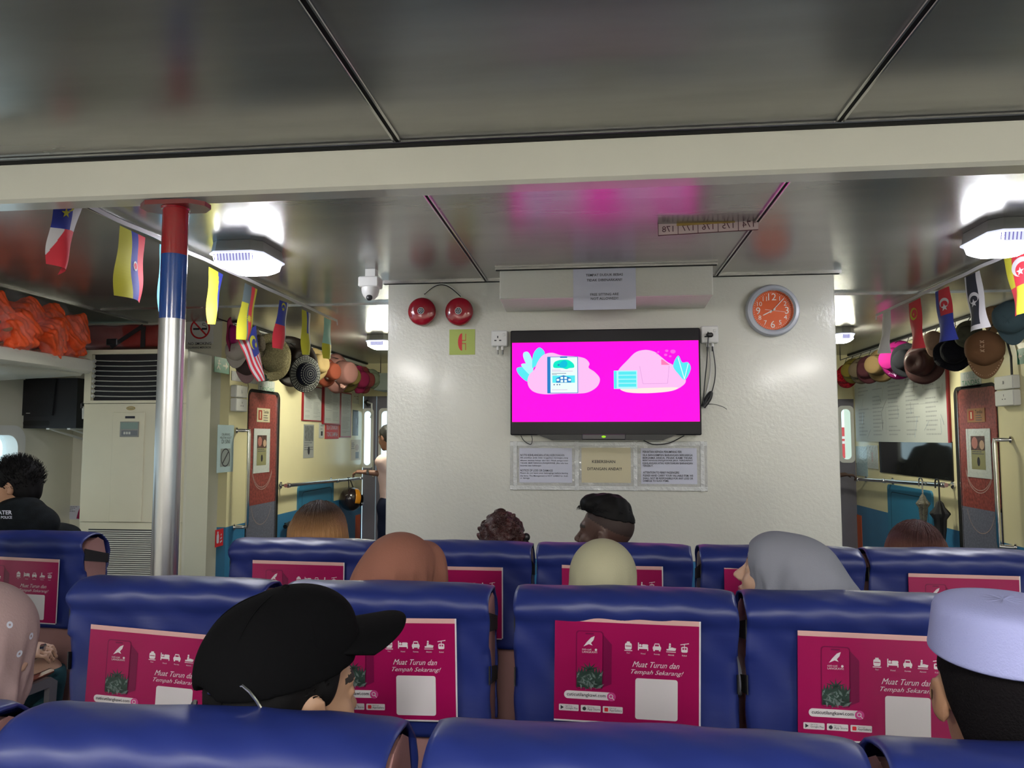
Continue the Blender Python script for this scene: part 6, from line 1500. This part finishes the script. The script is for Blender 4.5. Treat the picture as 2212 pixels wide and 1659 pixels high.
# ================================================================ people
def skin(n, c): return mat('skin_'+n, c, .5, sss=.0, bump=(150, .05))
LIP = mat('lips', (.30, .09, .08), .4); EYEW = mat('eye_white', (.7, .68, .65), .2); IRIS = mat('iris_dark', (.02, .012, .01), .1); BROW = mat('brow_hair', (.015, .010, .008), .7)
HEAD = [E((0, -.012, .035), (.076, .096, .086)), E((0, .030, -.03), (.060, .062, .078), .03), E((0, .045, -.074), (.043, .043, .034), .03), E((0, .078, -.094), (.018, .016, .016), .02),
        E((.034, .062, -.026), (.026, .026, .024), .02), E((-.034, .062, -.026), (.026, .026, .024), .02), E((0, .077, .026), (.048, .018, .016), .02),
        E((.031, .098, .004), (.017, .013, .011), .012, op='s'), E((-.031, .098, .004), (.017, .013, .011), .012, op='s'),
        K((0, .088, .010), (0, .112, -.026), .0075, .0105, .012), E((.011, .101, -.031), (.008, .010, .007), .006), E((-.011, .101, -.031), (.008, .010, .007), .006),
        E((0, .093, -.0565), (.021, .010, .0055), .005), E((0, .091, -.0665), (.018, .010, .0065), .005), E((0, .104, -.0615), (.024, .010, .0012), .002, op='s'),
        E((.031, .0815, .006), (.0155, .010, .010), .004), E((-.031, .0815, .006), (.0155, .010, .010), .004),
        E((.079, -.008, -.004), (.007, .019, .031), .008, rot=Euler((R(-12), 0, R(-22))).to_matrix()), E((-.079, -.008, -.004), (.007, .019, .031), .008, rot=Euler((R(-12), 0, R(22))).to_matrix()),
        E((.088, -.003, .000), (.005, .010, .017), .004, op='s'), E((-.088, -.003, .000), (.005, .010, .017), .004, op='s'),
        K((0, -.022, -.06), (0, -.045, -.165), .050, .056, .03)]
def rotm(yaw, pitch=0, roll=0): return Euler((0, 0, R(yaw))).to_matrix() @ Euler((R(pitch), 0, 0)).to_matrix() @ Euler((0, R(roll), 0)).to_matrix()
def hand(w, d, up, s=1.0, curl=40, thumb=1):
    """wrist w, pointing direction d, back of the hand up; fingers bend away from up"""
    d = Vector(d).normalized(); up = Vector(up); up = (up-d*up.dot(d)).normalized(); sd = d.cross(up); w = Vector(w)
    rot = Matrix((sd, d, up)).transposed(); P = [BX(w+d*.052*s, (.026*s, .036*s, .006*s), .009*s, .012, rot=rot)]
    for i, (o, L) in enumerate(((-.030, .040), (-.010, .046), (.011, .043), (.031, .034))):
        b0 = w+d*.090*s+sd*o*s; c1 = R(curl*.6); c2 = R(curl*1.7)
        b1 = b0+(d*math.cos(c1)-up*math.sin(c1))*L*s; b2 = b1+(d*math.cos(c2)-up*math.sin(c2))*L*.85*s
        P += [K(b0-d*.02*s, b0, .0095*s, .009*s, .006), K(b0, b1, .0092*s, .0080*s, .004), K(b1, b2, .0080*s, .0068*s, .004)]
    t0 = w+d*.025*s+sd*(-.028*thumb)*s; t1 = t0+(d*.55-sd*thumb*.6-up*.35)*.042*s; t2 = t1+(d*.8-up*.45-sd*thumb*.1)*.032*s
    return P+[K(t0, t1, .013*s, .0105*s, .010), K(t1, t2, .0105*s, .0085*s, .005)]
def person(label, H_, R3, hs, skinm, shirt, trous, seat=None, hair=None, h=.0065, N_off=(0, 0, 0), rhand=None, lhand=None, knees=None, short=True, feat=True, group=None, stand=False, narrow=1.0, mats_extra=None, headcut=False, child=None, sleeve_m=None, facing=0, shirt_extra=None):
    H_ = Vector(H_); nb = H_+R3 @ (Vector((0, -.045, -.155))*hs)
    fz = Euler((0, 0, R(facing))).to_matrix(); Fv = lambda x, y, z: fz @ Vector((x, y, z))
    if seat: pel = Vector((seat[0]*.6+nb.x*.4, seat[1]+.235, .565))
    else: pel = Vector((nb.x, nb.y, nb.z-.52))-Fv(0, .01, 0)
    nb2 = nb+Vector((0, 0, -.03)); sh = nb+Vector((0, 0, -.075)); tw = narrow
    che = sh.lerp(pel, .30)+Fv(0, .015, 0); bel = sh.lerp(pel, .68)
    tor = [K(nb2, sh, .058, .07, .04), BX(sh+Vector((0, 0, -.02)), (.115*tw, .02, .02), .05, .05, rot=fz), E(che, (.150*tw, .105, .17), .05, rot=fz), E(bel, (.135*tw, .105, .15), .06, rot=fz), E(pel, (.155*tw, .12, .10), .06, rot=fz)]
    S = [sh+Fv(s*.165*tw, 0, -.01) for s in (-1, 1)]
    arms = []; hands = []; ua = []
    for s, hd in ((-1, lhand), (1, rhand)):
        a = S[0 if s < 0 else 1]
        if hd is None:
            if stand: el = a+Fv(s*.05, -.02, -.28); wr = el+Fv(s*.01, .04, -.24); d = (0, 0, -1); up = Fv(s, 0, 0)
            else: el = a+Fv(s*.035, .04, -.27); wr = pel+Fv(s*.06, .24, .13); d = (wr-el)+Fv(-s*.08, 0, 0); up = (0, 0, 1)
            curl = 30
        else: wr, d, up, curl, el = hd; wr = Vector(wr); el = Vector(el)
        ua.append(K(a, el, .046, .038, .03)); arms += [K(a, el, .046, .036, .03), K(el, wr, .036, .024, .02)]
        hands += hand(wr, d, up, .95, curl, thumb=s)
    legs = []; sho = []; shoes = []
    for j, s in enumerate((-1, 1)):
        hp = pel+Fv(s*.085, .0, -.01)
        if stand: kn = hp+Fv(s*.01, .02, -.40); an = kn+Fv(0, -.01, -.40); an.z = max(an.z, .09)
        else:
            kn = Vector((hp.x+s*.03, hp.y+.40, .53)) if knees is None else Vector(knees[j]); an = Vector((kn.x, kn.y+.03, .09))
        legs += [K(hp, kn, .082, .056, .04), K(kn, an, .054, .036, .03)]; sho += [K(an, an+Fv(0, .12, -.045), .034, .028, .03)]
        shoes += [K(an+Fv(0, -.03, -.045), an+Fv(0, .13, -.052), .036, .034, .02), K(an, an+Vector((0, 0, -.03)), .044, .04, .02)]
    hp_ = xf(HEAD, R3, H_, hs)
    r = empty('person', (nb.x, nb.y, 0), label, 'person', group)
    Rt = np.array(R3.transposed()); Ho = np.array(H_)
    mats = [skinm, LIP, BROW]+(mats_extra[0] if mats_extra else [])
    def mf(C):
        L = (C-Ho) @ Rt.T/hs; x, y, z = L[:, 0], L[:, 1], L[:, 2]; o = np.zeros(len(C))
        lip = (np.abs(x) < .023) & (y > .085) & (z < -.0525-.08*np.abs(x)) & (z > -.074+.25*np.abs(x)); o[lip] = 1
        br = (np.abs(x) > .012) & (np.abs(x) < .052) & (y > .05) & (np.abs(z-.030-.12*np.minimum(np.abs(x), .035)+.5*np.maximum(np.abs(x)-.038, 0)) < .0042); o[br] = 2
        if mats_extra: o = mats_extra[1](x, y, z, o)
        return o
    sdf_mesh('body', tor+arms+hands+legs+sho+hp_, h, mats, r, mfn=mf)
    if feat:
        for s in (-1, 1):
            b = MB(); c = H_+R3 @ (Vector((s*.031, .0785, .0045))*hs); b.ell(c, .0118*hs, EYEW, 8)
            b.ell(c+R3 @ Vector((0, .0070*hs, 0)), .0056*hs, IRIS, 6); b.build('eye', r, smooth=True)
    neck = nb+Vector((0, 0, .012))
    if shirt:
        P = grow(tor, .011)+(grow(ua, .013) if short else grow(arms, .012)); zc = pel.z-.03
        ax_ = (R3 @ Vector((0, 0, 1))).lerp(Vector((0, 0, 1)), .6)
        for e in ua: pass
        P += [CUT(neck, ax_), CUT((0, 0, zc), (0, 0, -1))]
        if shirt_extra: P += shirt_extra(nb)
        if short:
            for q in (0, 1): pass
        sdf_mesh('shirt', P, .009, shirt, r, lambda x, y, z: .0035*np.sin(28*x+22*z)*np.sin(19*y+30*z))
    if trous:
        P = grow(tor[-1:], .015)+grow(legs, .013)+[CUT((0, 0, pel.z+.09), (0, 0, 1))]
        sdf_mesh('trousers', P, .011, trous, r, lambda x, y, z: .003*np.sin(40*z+20*x))
    b = sdf_mesh('shoe', shoes[:2], .008, mat('dark_shoe', (.03, .028, .028), .5), r); sdf_mesh('shoe', shoes[2:], .008, mat('dark_shoe', (0, 0, 0)), r)
    if hair: hair(r, H_, R3, hs)
    return r
def local_disp(H_, R3, hs, fn):
    M = np.array(R3.transposed()); o = np.array(H_)
    def f(x, y, z):
        X, Y, Z = x-o[0], y-o[1], z-o[2]
        return fn((M[0, 0]*X+M[0, 1]*Y+M[0, 2]*Z)/hs, (M[1, 0]*X+M[1, 1]*Y+M[1, 2]*Z)/hs, (M[2, 0]*X+M[2, 1]*Y+M[2, 2]*Z)/hs)
    return f
def strands(r, H_, R3, hs, m, n, rootf, stepf, seed=1, wid=.0016, name='hair_strands', seg=5):
    rr = random.Random(seed); b = MB()
    for i in range(n):
        p, d = rootf(rr); pts = [p]
        for k in range(seg): p, d = stepf(p, d, k, rr); pts.append(p)
        b.tube([H_+R3 @ (q*hs) for q in pts], [wid*(1-.8*k/seg) for k in range(seg+1)], m, 4, caps=False)
    return b.build(name, r, smooth=2)
def scalp(rr, zmin=.03, c=Vector((0, -.012, .035)), rad=(.082, .102, .092), face=True, ymax=9):
    while True:
        v = Vector((rr.gauss(0, 1), rr.gauss(0, 1), rr.gauss(0, 1))).normalized()
        p = c+Vector((v.x*rad[0], v.y*rad[1], v.z*rad[2]))
        if p.z < zmin: continue
        if face and p.y > .05 and p.z < .085: continue
        if p.y > ymax and p.z < .08: continue
        return p, v

# ---- hair styles
def hair_short(m, spiky=.02, n=500, zlow=-.02):
    def f(r, H_, R3, hs):
        P = [E((0, -.016, .040), (.083, .101, .092), .01), E((0, -.055, -.02), (.068, .055, .06), .03), E((0, .085, .0), (.08, .065, .075), .02, op='s'), K((.075, .02, -.04), (.09, .005, .0), .022, op='s', k=.01), K((-.075, .02, -.04), (-.09, .005, .0), .022, op='s', k=.01), CUT((0, 0, -.06), (0, .2, -1))]
        sdf_mesh('hair', xf(P, R3, H_, hs), .006, m, r, local_disp(H_, R3, hs, lambda x, y, z: .004*np.sin(90*x+30*z)*np.sin(80*y)))
        strands(r, H_, R3, hs, m, n, lambda rr: scalp(rr, -.01, ymax=.012), lambda p, d, k, rr: (p+(d*.6+Vector((rr.gauss(0, .4), rr.gauss(0, .4)+.2, .5))).normalized()*spiky/5, d), 3)
    return f
def hair_long(m, length=.30, w=.085, part=0.0, seed=2, n=700):
    def f(r, H_, R3, hs):
        P = [E((0, -.014, .036), (.090, .110, .100), .01), K((.040, -.035, .02), (.075, -.05, -length), .055, .055, .05), K((-.040, -.035, .02), (-.075, -.05, -length), .055, .055, .05), K((0, -.06, 0), (0, -.075, -length), .055, .045, .05),
             E((0, .105, -.03), (.062, .075, .10), .02, op='s'), CUT((0, 0, -length), (0, 0, -1))]
        sdf_mesh('hair', xf(P, R3, H_, hs), .006, m, r, local_disp(H_, R3, hs, lambda x, y, z: .0022*np.sin(np.arctan2(x, -y+.001)*44+6*z)*np.clip((.12-z)*14, 0, 1)))
        b = MB(); rr = random.Random(seed)
        for i in range(n):
            a = rr.uniform(-2.3, 2.3); t0 = rr.uniform(.02, 1.2); e = rr.uniform(1.0, 1.03); x0 = rr.gauss(0, .004); pts = []
            for k in range(12):
                q = k/11*(1.57-t0+length/.10)
                if t0+q < 1.57: t = t0+q; p = Vector((.0915*e*math.sin(t)*math.sin(a), -.014-.1115*e*math.sin(t)*math.cos(a), .036+.1015*e*math.cos(t)))
                else:
                    dn = (t0+q-1.57)*.10; g = min(dn*.30, .05); p = Vector(((.0915*e+g*.6)*math.sin(a), -.014-(.1115*e-g*.2)*math.cos(a), .036-dn))
                pts.append(p+Vector((x0*k/11, 0, 0)))
            b.tube([H_+R3 @ (p*hs) for p in pts], [.0012*(1-.6*k/11) for k in range(12)], m, 4, caps=False)
        b.build('hair_strands', r, smooth=2)
    return f
def hijab(m, extra=(), folds=.004, drop=.30, face=True, fs=1.0, ph=0.0, slim=1.0, tz=.102):
    def f(r, H_, R3, hs):
        P = [E((0, -.014, .034), (.094, .114, tz), .02), E((0, .0, -.055), (.080, .085, .09), .04), K((0, -.03, -.08), (0, -.05, -.22), .085*slim, .16*slim, .06), E((0, .02, -.24), (.20, .13, .07), .06)]
        P += list(extra)
        if face: P += [E((0, .118, -.012), (.054*fs, .060, .082), .008, op='s'), E((0, .09, -.05), (.048*fs, .055, .055), .008, op='s')]
        P += [CUT((0, 0, -drop), (0, 0, -1))]
        def d(x, y, z):
            a = np.arctan2(x, -y); low = np.clip((.08-z)*9, 0, 1.6)
            s1 = 1-2*np.abs(np.sin(a*3.5+z*17+ph)); s2 = 1-2*np.abs(np.sin(a*7.5-z*11+ph*2+np.sin(z*30)*.5))
            return low*folds*(s1*.9+s2*.6)
        sdf_mesh('headscarf', xf(P, R3, H_, hs), .0055, m, r, local_disp(H_, R3, hs, d))
    return f

SKT = skin('tan', (.36, .19, .11)); SKD = skin('deep_brown', (.075, .036, .026)); SKL = skin('light', (.50, .31, .22)); SKM = skin('medium', (.40, .23, .14))
BLKH = mat('black_hair', (.0035, .003, .0035), .7, spec=.2); JEANS = mat('dark_jeans', (.015, .04, .06), .8)
def cloth(n, c, **k): return mat('cloth_'+n, c, .85, bump=(220, .12), spec=.15, **k)
def hp(px, py, Y): return on_y(px, py, Y)
s_ = seats
# boy at the far left
YB_ = s_['L1'][1]+.25
o = person('boy with spiky black hair and black printed shirt looking out the left window', hp(30, 1052, YB_), rotm(112, -4), 1.0, SKT, cloth('black_print', (.006, .008, .010), vary=(25, .6)), cloth('dark_shorts', (.02, .02, .03)), seat=s_['L1'], hair=hair_short(BLKH, .030, 900), facing=35, shirt_extra=lambda q: [E(q+Vector((.03, -.05, -.01)), (.155, .10, .10), .05), E(q+Vector((.0, -.04, .07)), (.085, .08, .04), .03)])
BOY = o
# long blond tipped hair
LH = mat('brown_to_blond_hair', (.34, .16, .05), .6, ramp=(2, 1.145, 1.235, (.035, .016, .010)), bump=(240, .5, (1, 1, .05)))
person('woman seen from behind with long straight brown hair turning blond at the ends', hp(692, 1166, YRA+.22), rotm(0), 1.16, SKM, cloth('grey_top', (.12, .12, .13)), JEANS, seat=s_['A1'], hair=hair_long(LH, .32))
# updo
UH = mat('dark_red_brown_hair', (.045, .010, .009), .4, bump=(160, .6), vary=(30, .5))
def updo(r, H_, R3, hs):
    P = [E((0, -.016, .034), (.086, .105, .093), .01), E((0, -.05, -.03), (.066, .052, .06), .04), E((0, .10, -.03), (.066, .075, .10), .02, op='s'), CUT((0, 0, -.09), (0, .2, -1))]
    rr = random.Random(4)
    for i in range(70):
        v = Vector((rr.gauss(.25, .8), rr.gauss(-.5, .8), rr.gauss(.35, .7))).normalized(); P.append(E((v.x*.088, -.016+v.y*.104, .036+v.z*.094), (.016, .011, .008), .005, rot=Euler((rr.random()*3, rr.random()*3, 0)).to_matrix()))
    sdf_mesh('hair', xf(P, R3, H_, hs), .005, UH, r, local_disp(H_, R3, hs, lambda x, y, z: .0025*np.sin(120*x+60*z)*np.sin(90*z-60*y)))
    def step(p, d, k, rr): a = k*1.3+p.x*90; return p+Vector((math.cos(a), math.sin(a)*.5, math.sin(a)+.3))*.010, d
    strands(r, H_, R3, hs, UH, 330, lambda rr: (lambda q: (Vector((q[0].x*.8+.012, q[0].y-.01, q[0].z)), q[1]))(scalp(rr, .04, face=True)), step, 8, .0022, seg=6)
    b = MB(); c = H_+R3 @ (Vector((.092, -.045, .018))*hs)
    for dz in (-1, 1): b.ell(c+Vector((.006, 0, dz*.014)), (.016, .012, .017), BLACK, 8, Euler((0, R(25*dz), 0)).to_matrix())
    b.box(c, (.02, .02, .01), BLACK, bev=.003); b.build('hair_clip', r, smooth=True)
person('person with dark red-brown curly hair clipped up, black clip on the right', hp(1082, 1178, YRA+.22), rotm(10, -6), .98, SKM, cloth('dark_blouse', (.05, .04, .05)), JEANS, seat=s_['A2'], hair=updo)
# man in profile
FADE = mat('faded_side_hair', (.030, .015, .012), .7); STUB = mat('moustache_hair', (.012, .008, .007), .8)
def fade(x, y, z, o):
    m = (y < .060) & (z > .040+.42*y) & (np.abs(x) < .079); o[m] = 3
    m = (y > .080) & (np.abs(x) < .027) & (z < -.042) & (z > -.0535); o[m] = 4
    return o
def quiff(r, H_, R3, hs):
    P = [E((0, -.012, .038), (.0795, .1005, .094), .01), E((0, -.005, .108), (.064, .080, .044), .03), E((0, .062, .112), (.054, .036, .030), .03), CUT((0, .07, .084), (0, .20, -1))]
    sdf_mesh('hair', xf(P, R3, H_, hs), .0045, BLKH, r, local_disp(H_, R3, hs, lambda x, y, z: .0025*np.sin(130*x)*np.sin(100*y+40*z)))
    strands(r, H_, R3, hs, BLKH, 500, lambda rr: scalp(rr, .085, Vector((0, -.005, .06)), (.078, .100, .080), False), lambda p, d, k, rr: (p+Vector((rr.gauss(0, .3), .7, .45-.25*k)).normalized()*.006, d), 5, .0016)
person('dark-skinned man with quiff and faded sides, head turned left in front of the block wall', hp(1308, 1154, YRA+.24), rotm(74, 2), 1.05, SKD, cloth('dark_shirt', (.05, .05, .06)), JEANS, seat=s_['A3'], hair=quiff, h=.005, mats_extra=([FADE, STUB], fade), facing=15)
# auburn
AH = mat('auburn_hair', (.20, .065, .022), .65, ramp=(2, 1.07, 1.16, (.055, .014, .012)), bump=(240, .5, (1, 1, .05)))
person('passenger at right with straight auburn hair, only the crown above the seat', hp(1974, 1206, YRA+.22), rotm(-8, 0, 6), 1.04, SKM, cloth('plum_top', (.10, .03, .04)), JEANS, seat=s_['A5'], hair=hair_long(AH, .26, seed=9))
# terracotta headscarf
person('woman in a terracotta pink headscarf seen from behind', hp(868, 1258, YRB+.24), rotm(-26, -4), 1.08, SKL, cloth('rust_dress', (.30, .10, .07)), JEANS, seat=s_['B1'], h=.0065,
       hair=hijab(cloth('terracotta', (.26, .110, .078)), [E((.02, .075, .02), (.070, .055, .090), .015), K((.02, .085, .0), (.03, .10, -.16), .055, .07, .02), K((-.03, -.08, -.02), (-.05, -.12, -.22), .07, .12, .05)], .006, ph=1.0))
person('person in a smooth pale cream headscarf seen from behind in the middle', hp(1303, 1270, YRB+.22), rotm(-3, -4), 1.02, SKL, cloth('cream_dress', (.45, .42, .32)), JEANS, seat=s_['B2'],
       hair=hijab(cloth('cream', (.40, .38, .26)), [E((0, -.03, -.06), (.088, .09, .10), .04)], .0032, ph=2.2))
person('woman in a grey headscarf, face in profile to the left with closed eye', hp(1688, 1250, YRB+.19), rotm(70, 14), 1.02, SKL, cloth('grey_black_dress', (.04, .04, .045), vary=(30, .5)), JEANS, seat=s_['B3'], h=.005,
       hair=hijab(cloth('slate_grey', (.22, .225, .27)), [E((0, .03, .035), (.088, .075, .080), .02), K((0, -.06, .02), (0, -.20, -.10), .088, .10, .05), K((0, -.1, -.06), (0, -.2, -.2), .10, .14, .05)], .006, ph=.4, fs=1.25, tz=.090), facing=10)
# black cap
CAPM = mat('black_cap_cloth', (.0030, .0030, .0036), .95, bump=(260, .1), spec=.08)
def capman(r, H_, R3, hs):
    hair_short(BLKH, .010, 300)(r, H_, R3, hs)
    P = [E((0, -.014, .066), (.090, .112, .090), .02), E((0, -.028, .045), (.089, .104, .085), .02), E((0, .03, .110), (.055, .055, .040), .05), CUT((0, .0, .044), (0, .14, -1)), E((0, -.128, .022), (.030, .04, .020), .008, op='s')]
    c = sdf_mesh('cap_crown', xf(P, R3, H_, hs), .005, CAPM, r)
    def fn(u, v):
        a = R(-66+132*u); x = .088*math.sin(a); y = -.014+.112*math.cos(a)
        k = max(math.cos(a), 0)**.6
        return H_+R3 @ (Vector((x*(1+.02*v), y+.098*v*(k+.02), .060+.036*math.cos(a)+.004*v-.016*(x/.088)**2*v))*hs)
    b = MB(); b.grid(fn, 28, 12, CAPM); b.build('cap_visor', r, smooth=2, solid=.006)
    b = MB()
    for k in range(6):
        a0 = R(60*k+30); b.tube([H_+R3 @ (Vector((.0905*math.sin(a0)*math.sin(R(t)), -.014+.1125*math.cos(a0)*math.sin(R(t)), .066+.0905*math.cos(R(t))))*hs) for t in range(0, 86, 5)], .0012, CAPM, 4)
    b.ell(H_+R3 @ (Vector((0, -.014, .158))*hs), .007, CAPM, 6); b.build('cap_seam', c, smooth=2)
    b = MB(); b.tube([H_+R3 @ (Vector((.092*math.sin(R(t)), -.014-.114*math.cos(R(t)), .010))*hs) for t in range(-30, 31, 6)], .0045, BLACK, 6); s__ = b.build('cap_strap', r, smooth=True)
    b = MB(); b.tube([H_+R3 @ (Vector(q)*hs) for q in ((.052, -.109, .050), (.062, -.104, .054), (.070, -.098, .047), (.076, -.091, .036), (.079, -.086, .027))], .0022, CHROME, 6); b.tube([H_+R3 @ (Vector(q)*hs) for q in ((.018, -.127, .040), (.038, -.120, .038))], .0022, CHROME, 6); b.build('metal_buckle', s__, smooth=True)
    b = MB(); b.ell(H_+R3 @ (Vector((.012, .088, .110))*hs), (.004, .006, .007), PAPER, 6); b.build('white_emblem', c, smooth=True)
CAPP = person('man in a plain black cap looking right, close to the camera', hp(619, 1514, YRC+.155), rotm(-36, -3, 0), 1.10, SKM, cloth('black_tee', (.015, .015, .018)), JEANS, seat=s_['C1'], hair=capman, h=.0048, facing=-10)
# white cap man
def kopiah(r, H_, R3, hs):
    sdf_mesh('hair', xf([E((0, -.016, .032), (.080, .099, .088), .01), E((0, -.06, -.03), (.060, .046, .055), .03), E((0, .075, -.02), (.09, .072, .105), .02, op='s'), K((.076, -.004, -.03), (.085, -.0, .01), .024, op='s', k=.01), K((-.076, -.004, -.03), (-.085, .0, .01), .024, op='s', k=.01), CUT((0, 0, -.085), (0, .3, -1)), CUT((0, 0, .10), (0, 0, 1))], R3, H_, hs), .005, mat('short_black_hair', (.006, .005, .006), .95, bump=(300, .5), spec=.1), r)
    WC = mat('white_knit_cap', (.34, .36, .64), .85, bump=(400, .2))
    zx = R3 @ Vector((0, 0, 1)); o = H_+R3 @ (Vector((0, -.016, .066))*hs); b = MB()
    prof = [(.0985, 0), (.1000, .002), (.1000, .006), (.0975, .030), (.0945, .062), (.0925, .082), (.089, .094), (.081, .101), (.060, .106), (.03, .108), (0, .1085)]
    prof = [(q_*.955, t_) for q_, t_ in prof]
    b.lathe(o, zx, [(r_*hs, t*hs) for r_, t in prof], WC, 56, ref=R3 @ Vector((1, 0, 0)), caps=False, fn=lambda a, rr, t: (rr*(1-.075*math.cos(a)**2+.11*math.sin(a)**2), t*.66))
    c = b.build('cap', r, smooth=2, solid=.004)
    b = MB(); q = H_+R3 @ (Vector((.03, -.060, .1375))*hs); b.ell(q, (.003, .003, .003), mat('eyelet_grey', (.12, .12, .16), .5), 6); b.build('eyelet', c, smooth=True)
person('man in a white rounded prayer cap at the lower right corner', hp(2166, 1512, YRC+.17), rotm(-10, 2), 1.06, SKT, cloth('white_shirt', (.45, .45, .5)), JEANS, seat=s_['C3'], hair=kopiah, h=.005)
# pink headscarf
def studs(r, H_, R3, hs): pass
PKH = person('woman in a dusty pink headscarf with small eyelets, cut off at the left edge', hp(-46, 1418, YRC+.27), rotm(10, -6), 1.0, SKL, cloth('mauve_dress', (.2, .12, .12)), JEANS, seat=s_['C0'],
       hair=hijab(cloth('dusty_pink', (.36, .25, .25)), [], .004, ph=3, slim=.72))
from mathutils.bvhtree import BVHTree
def bvh_of(ob): me = ob.data; return BVHTree.FromPolygons([v.co for v in me.vertices], [p.vertices for p in me.polygons])
_sc = [c for c in PKH.children if c.name.startswith('headscarf')][0]; _bv = bvh_of(_sc)
for px, py in ((66, 1374), (41, 1412), (20, 1350)):
    d_ = ray(px, py).normalized(); hit = _bv.ray_cast(EYE, d_)
    if hit[0]:
        n_ = hit[1]; u_ = n_.orthogonal().normalized(); b = MB(); b.ring(Fr(hit[0]+n_*.0012, u_, n_.cross(u_)), 0, 0, .0022, .0062, PAPER, 0, 12); b.build('eyelet', _sc)
# passenger on the left aisle seat: phone hand and jeans visible
L2 = s_['L2']; kn = on_y(95, 1455, L2[1]+.55); hd = on_y(66, 1402, L2[1]+.42)
PH = person('passenger in teal jeans mostly hidden behind the pink headscarf, one hand showing', (L2[0], L2[1]+.24, 1.24), rotm(0, -12), 1.0, SKL, cloth('green_top', (.05, .10, .10)), cloth('teal_jeans', (.02, .07, .09)), seat=L2, hair=hair_long(BLKH, .2, n=200), h=.007, short=False,
       rhand=(hd+Vector((-.05, -.03, -.01)), (.9, .35, .1), (.1, -.5, 1), 45, hd+Vector((-.22, -.16, -.10))), lhand=((L2[0]-.2, L2[1]+.45, .64), (0, 1, 0), (0, 0, 1), 30, (L2[0]-.26, L2[1]+.2, .75)), knees=[(L2[0]-.1, L2[1]+.62, .55), (kn.x, kn.y, kn.z)])
b = MB(); b.cyl(hd+Vector((.035, .01, .0)), hd+Vector((.047, .014, .002)), .0155, CHROMD, n=14); b.build('ring', PH)
# standing man in the corridor
Hs = hp(838, 946, 7.37)
WR = on_y(789, 1020, 7.21); EL = on_y(846, 1026, 7.27)
STM = person('standing man in pale pink shirt and navy trousers in the left corridor', Hs, rotm(58, -12), 1.05, skin('brown', (.24, .12, .08)), cloth('pale_pink_shirt', (.80, .60, .56)), cloth('navy_trousers', (.012, .016, .04)), stand=True, hair=hair_short(mat('dark_grey_hair', (.02, .02, .02), .6), .006, 100), h=.007, lhand=(WR, (-1, -.1, .05), (0, -.2, 1), 55, EL), facing=60)
b = MB(); WT = on_y(796, 1020, 7.21); b.cyl(WT+Vector((-.012, 0, 0)), WT+Vector((.014, 0, 0)), .031, CHROME, n=16); b.build('wristwatch', STM)
# hidden man, hand on the right rail
W2 = RRB+Vector((-.10, -.02, .045))
person('dark-skinned person hidden behind the block, one hand on the right handrail', (2.26, RRB.y+.1, 1.60), rotm(30), 1.0, SKD, cloth('black_shirt', (.02, .02, .02)), JEANS, stand=True, hair=hair_short(BLKH, .006, 60), h=.007, rhand=(W2+Vector((-.03, 0, .01)), (.9, -.15, -.1), (0, 0, 1), 62, W2+Vector((-.24, 0, -.02))))
# lettering on the boy's shirt, projected on the cloth
from mathutils.bvhtree import BVHTree
def project_text(person_o, lines, m, name):
    sh = [c for c in person_o.children if c.name.startswith('shirt')][0]; me = sh.data
    bv = BVHTree.FromPolygons([v.co for v in me.vertices], [p.vertices for p in me.polygons]); b = MB()
    for t, px, py, w, hg in lines:
        vs, fs, x0, x1, y0, y1 = text_data(t, 0, .03); out = []
        for x, y in vs:
            ix = px+(x-x0)/(x1-x0)*w; iy = py-((y-y0)/(y1-y0)-.5)*hg; d = ray(ix, iy); hit = bv.ray_cast(EYE, d.normalized())
            out.append(hit[0]-d.normalized()*.0035 if hit[0] else None)
        ok = [f for f in fs if all(out[i] is not None for i in f)]
        us = sorted({i for f in ok for i in f}); mp = {i: k for k, i in enumerate(us)}; b.add([out[i] for i in us], [tuple(mp[i] for i in f) for f in ok], m)
    if b.f: b.build(name, sh)
project_text(BOY, [('WATER', -18, 1107, 44, 9), ('MALAYSIAN POLICE', -40, 1117.5, 66, 6)], PAPER, 'shirt_lettering')
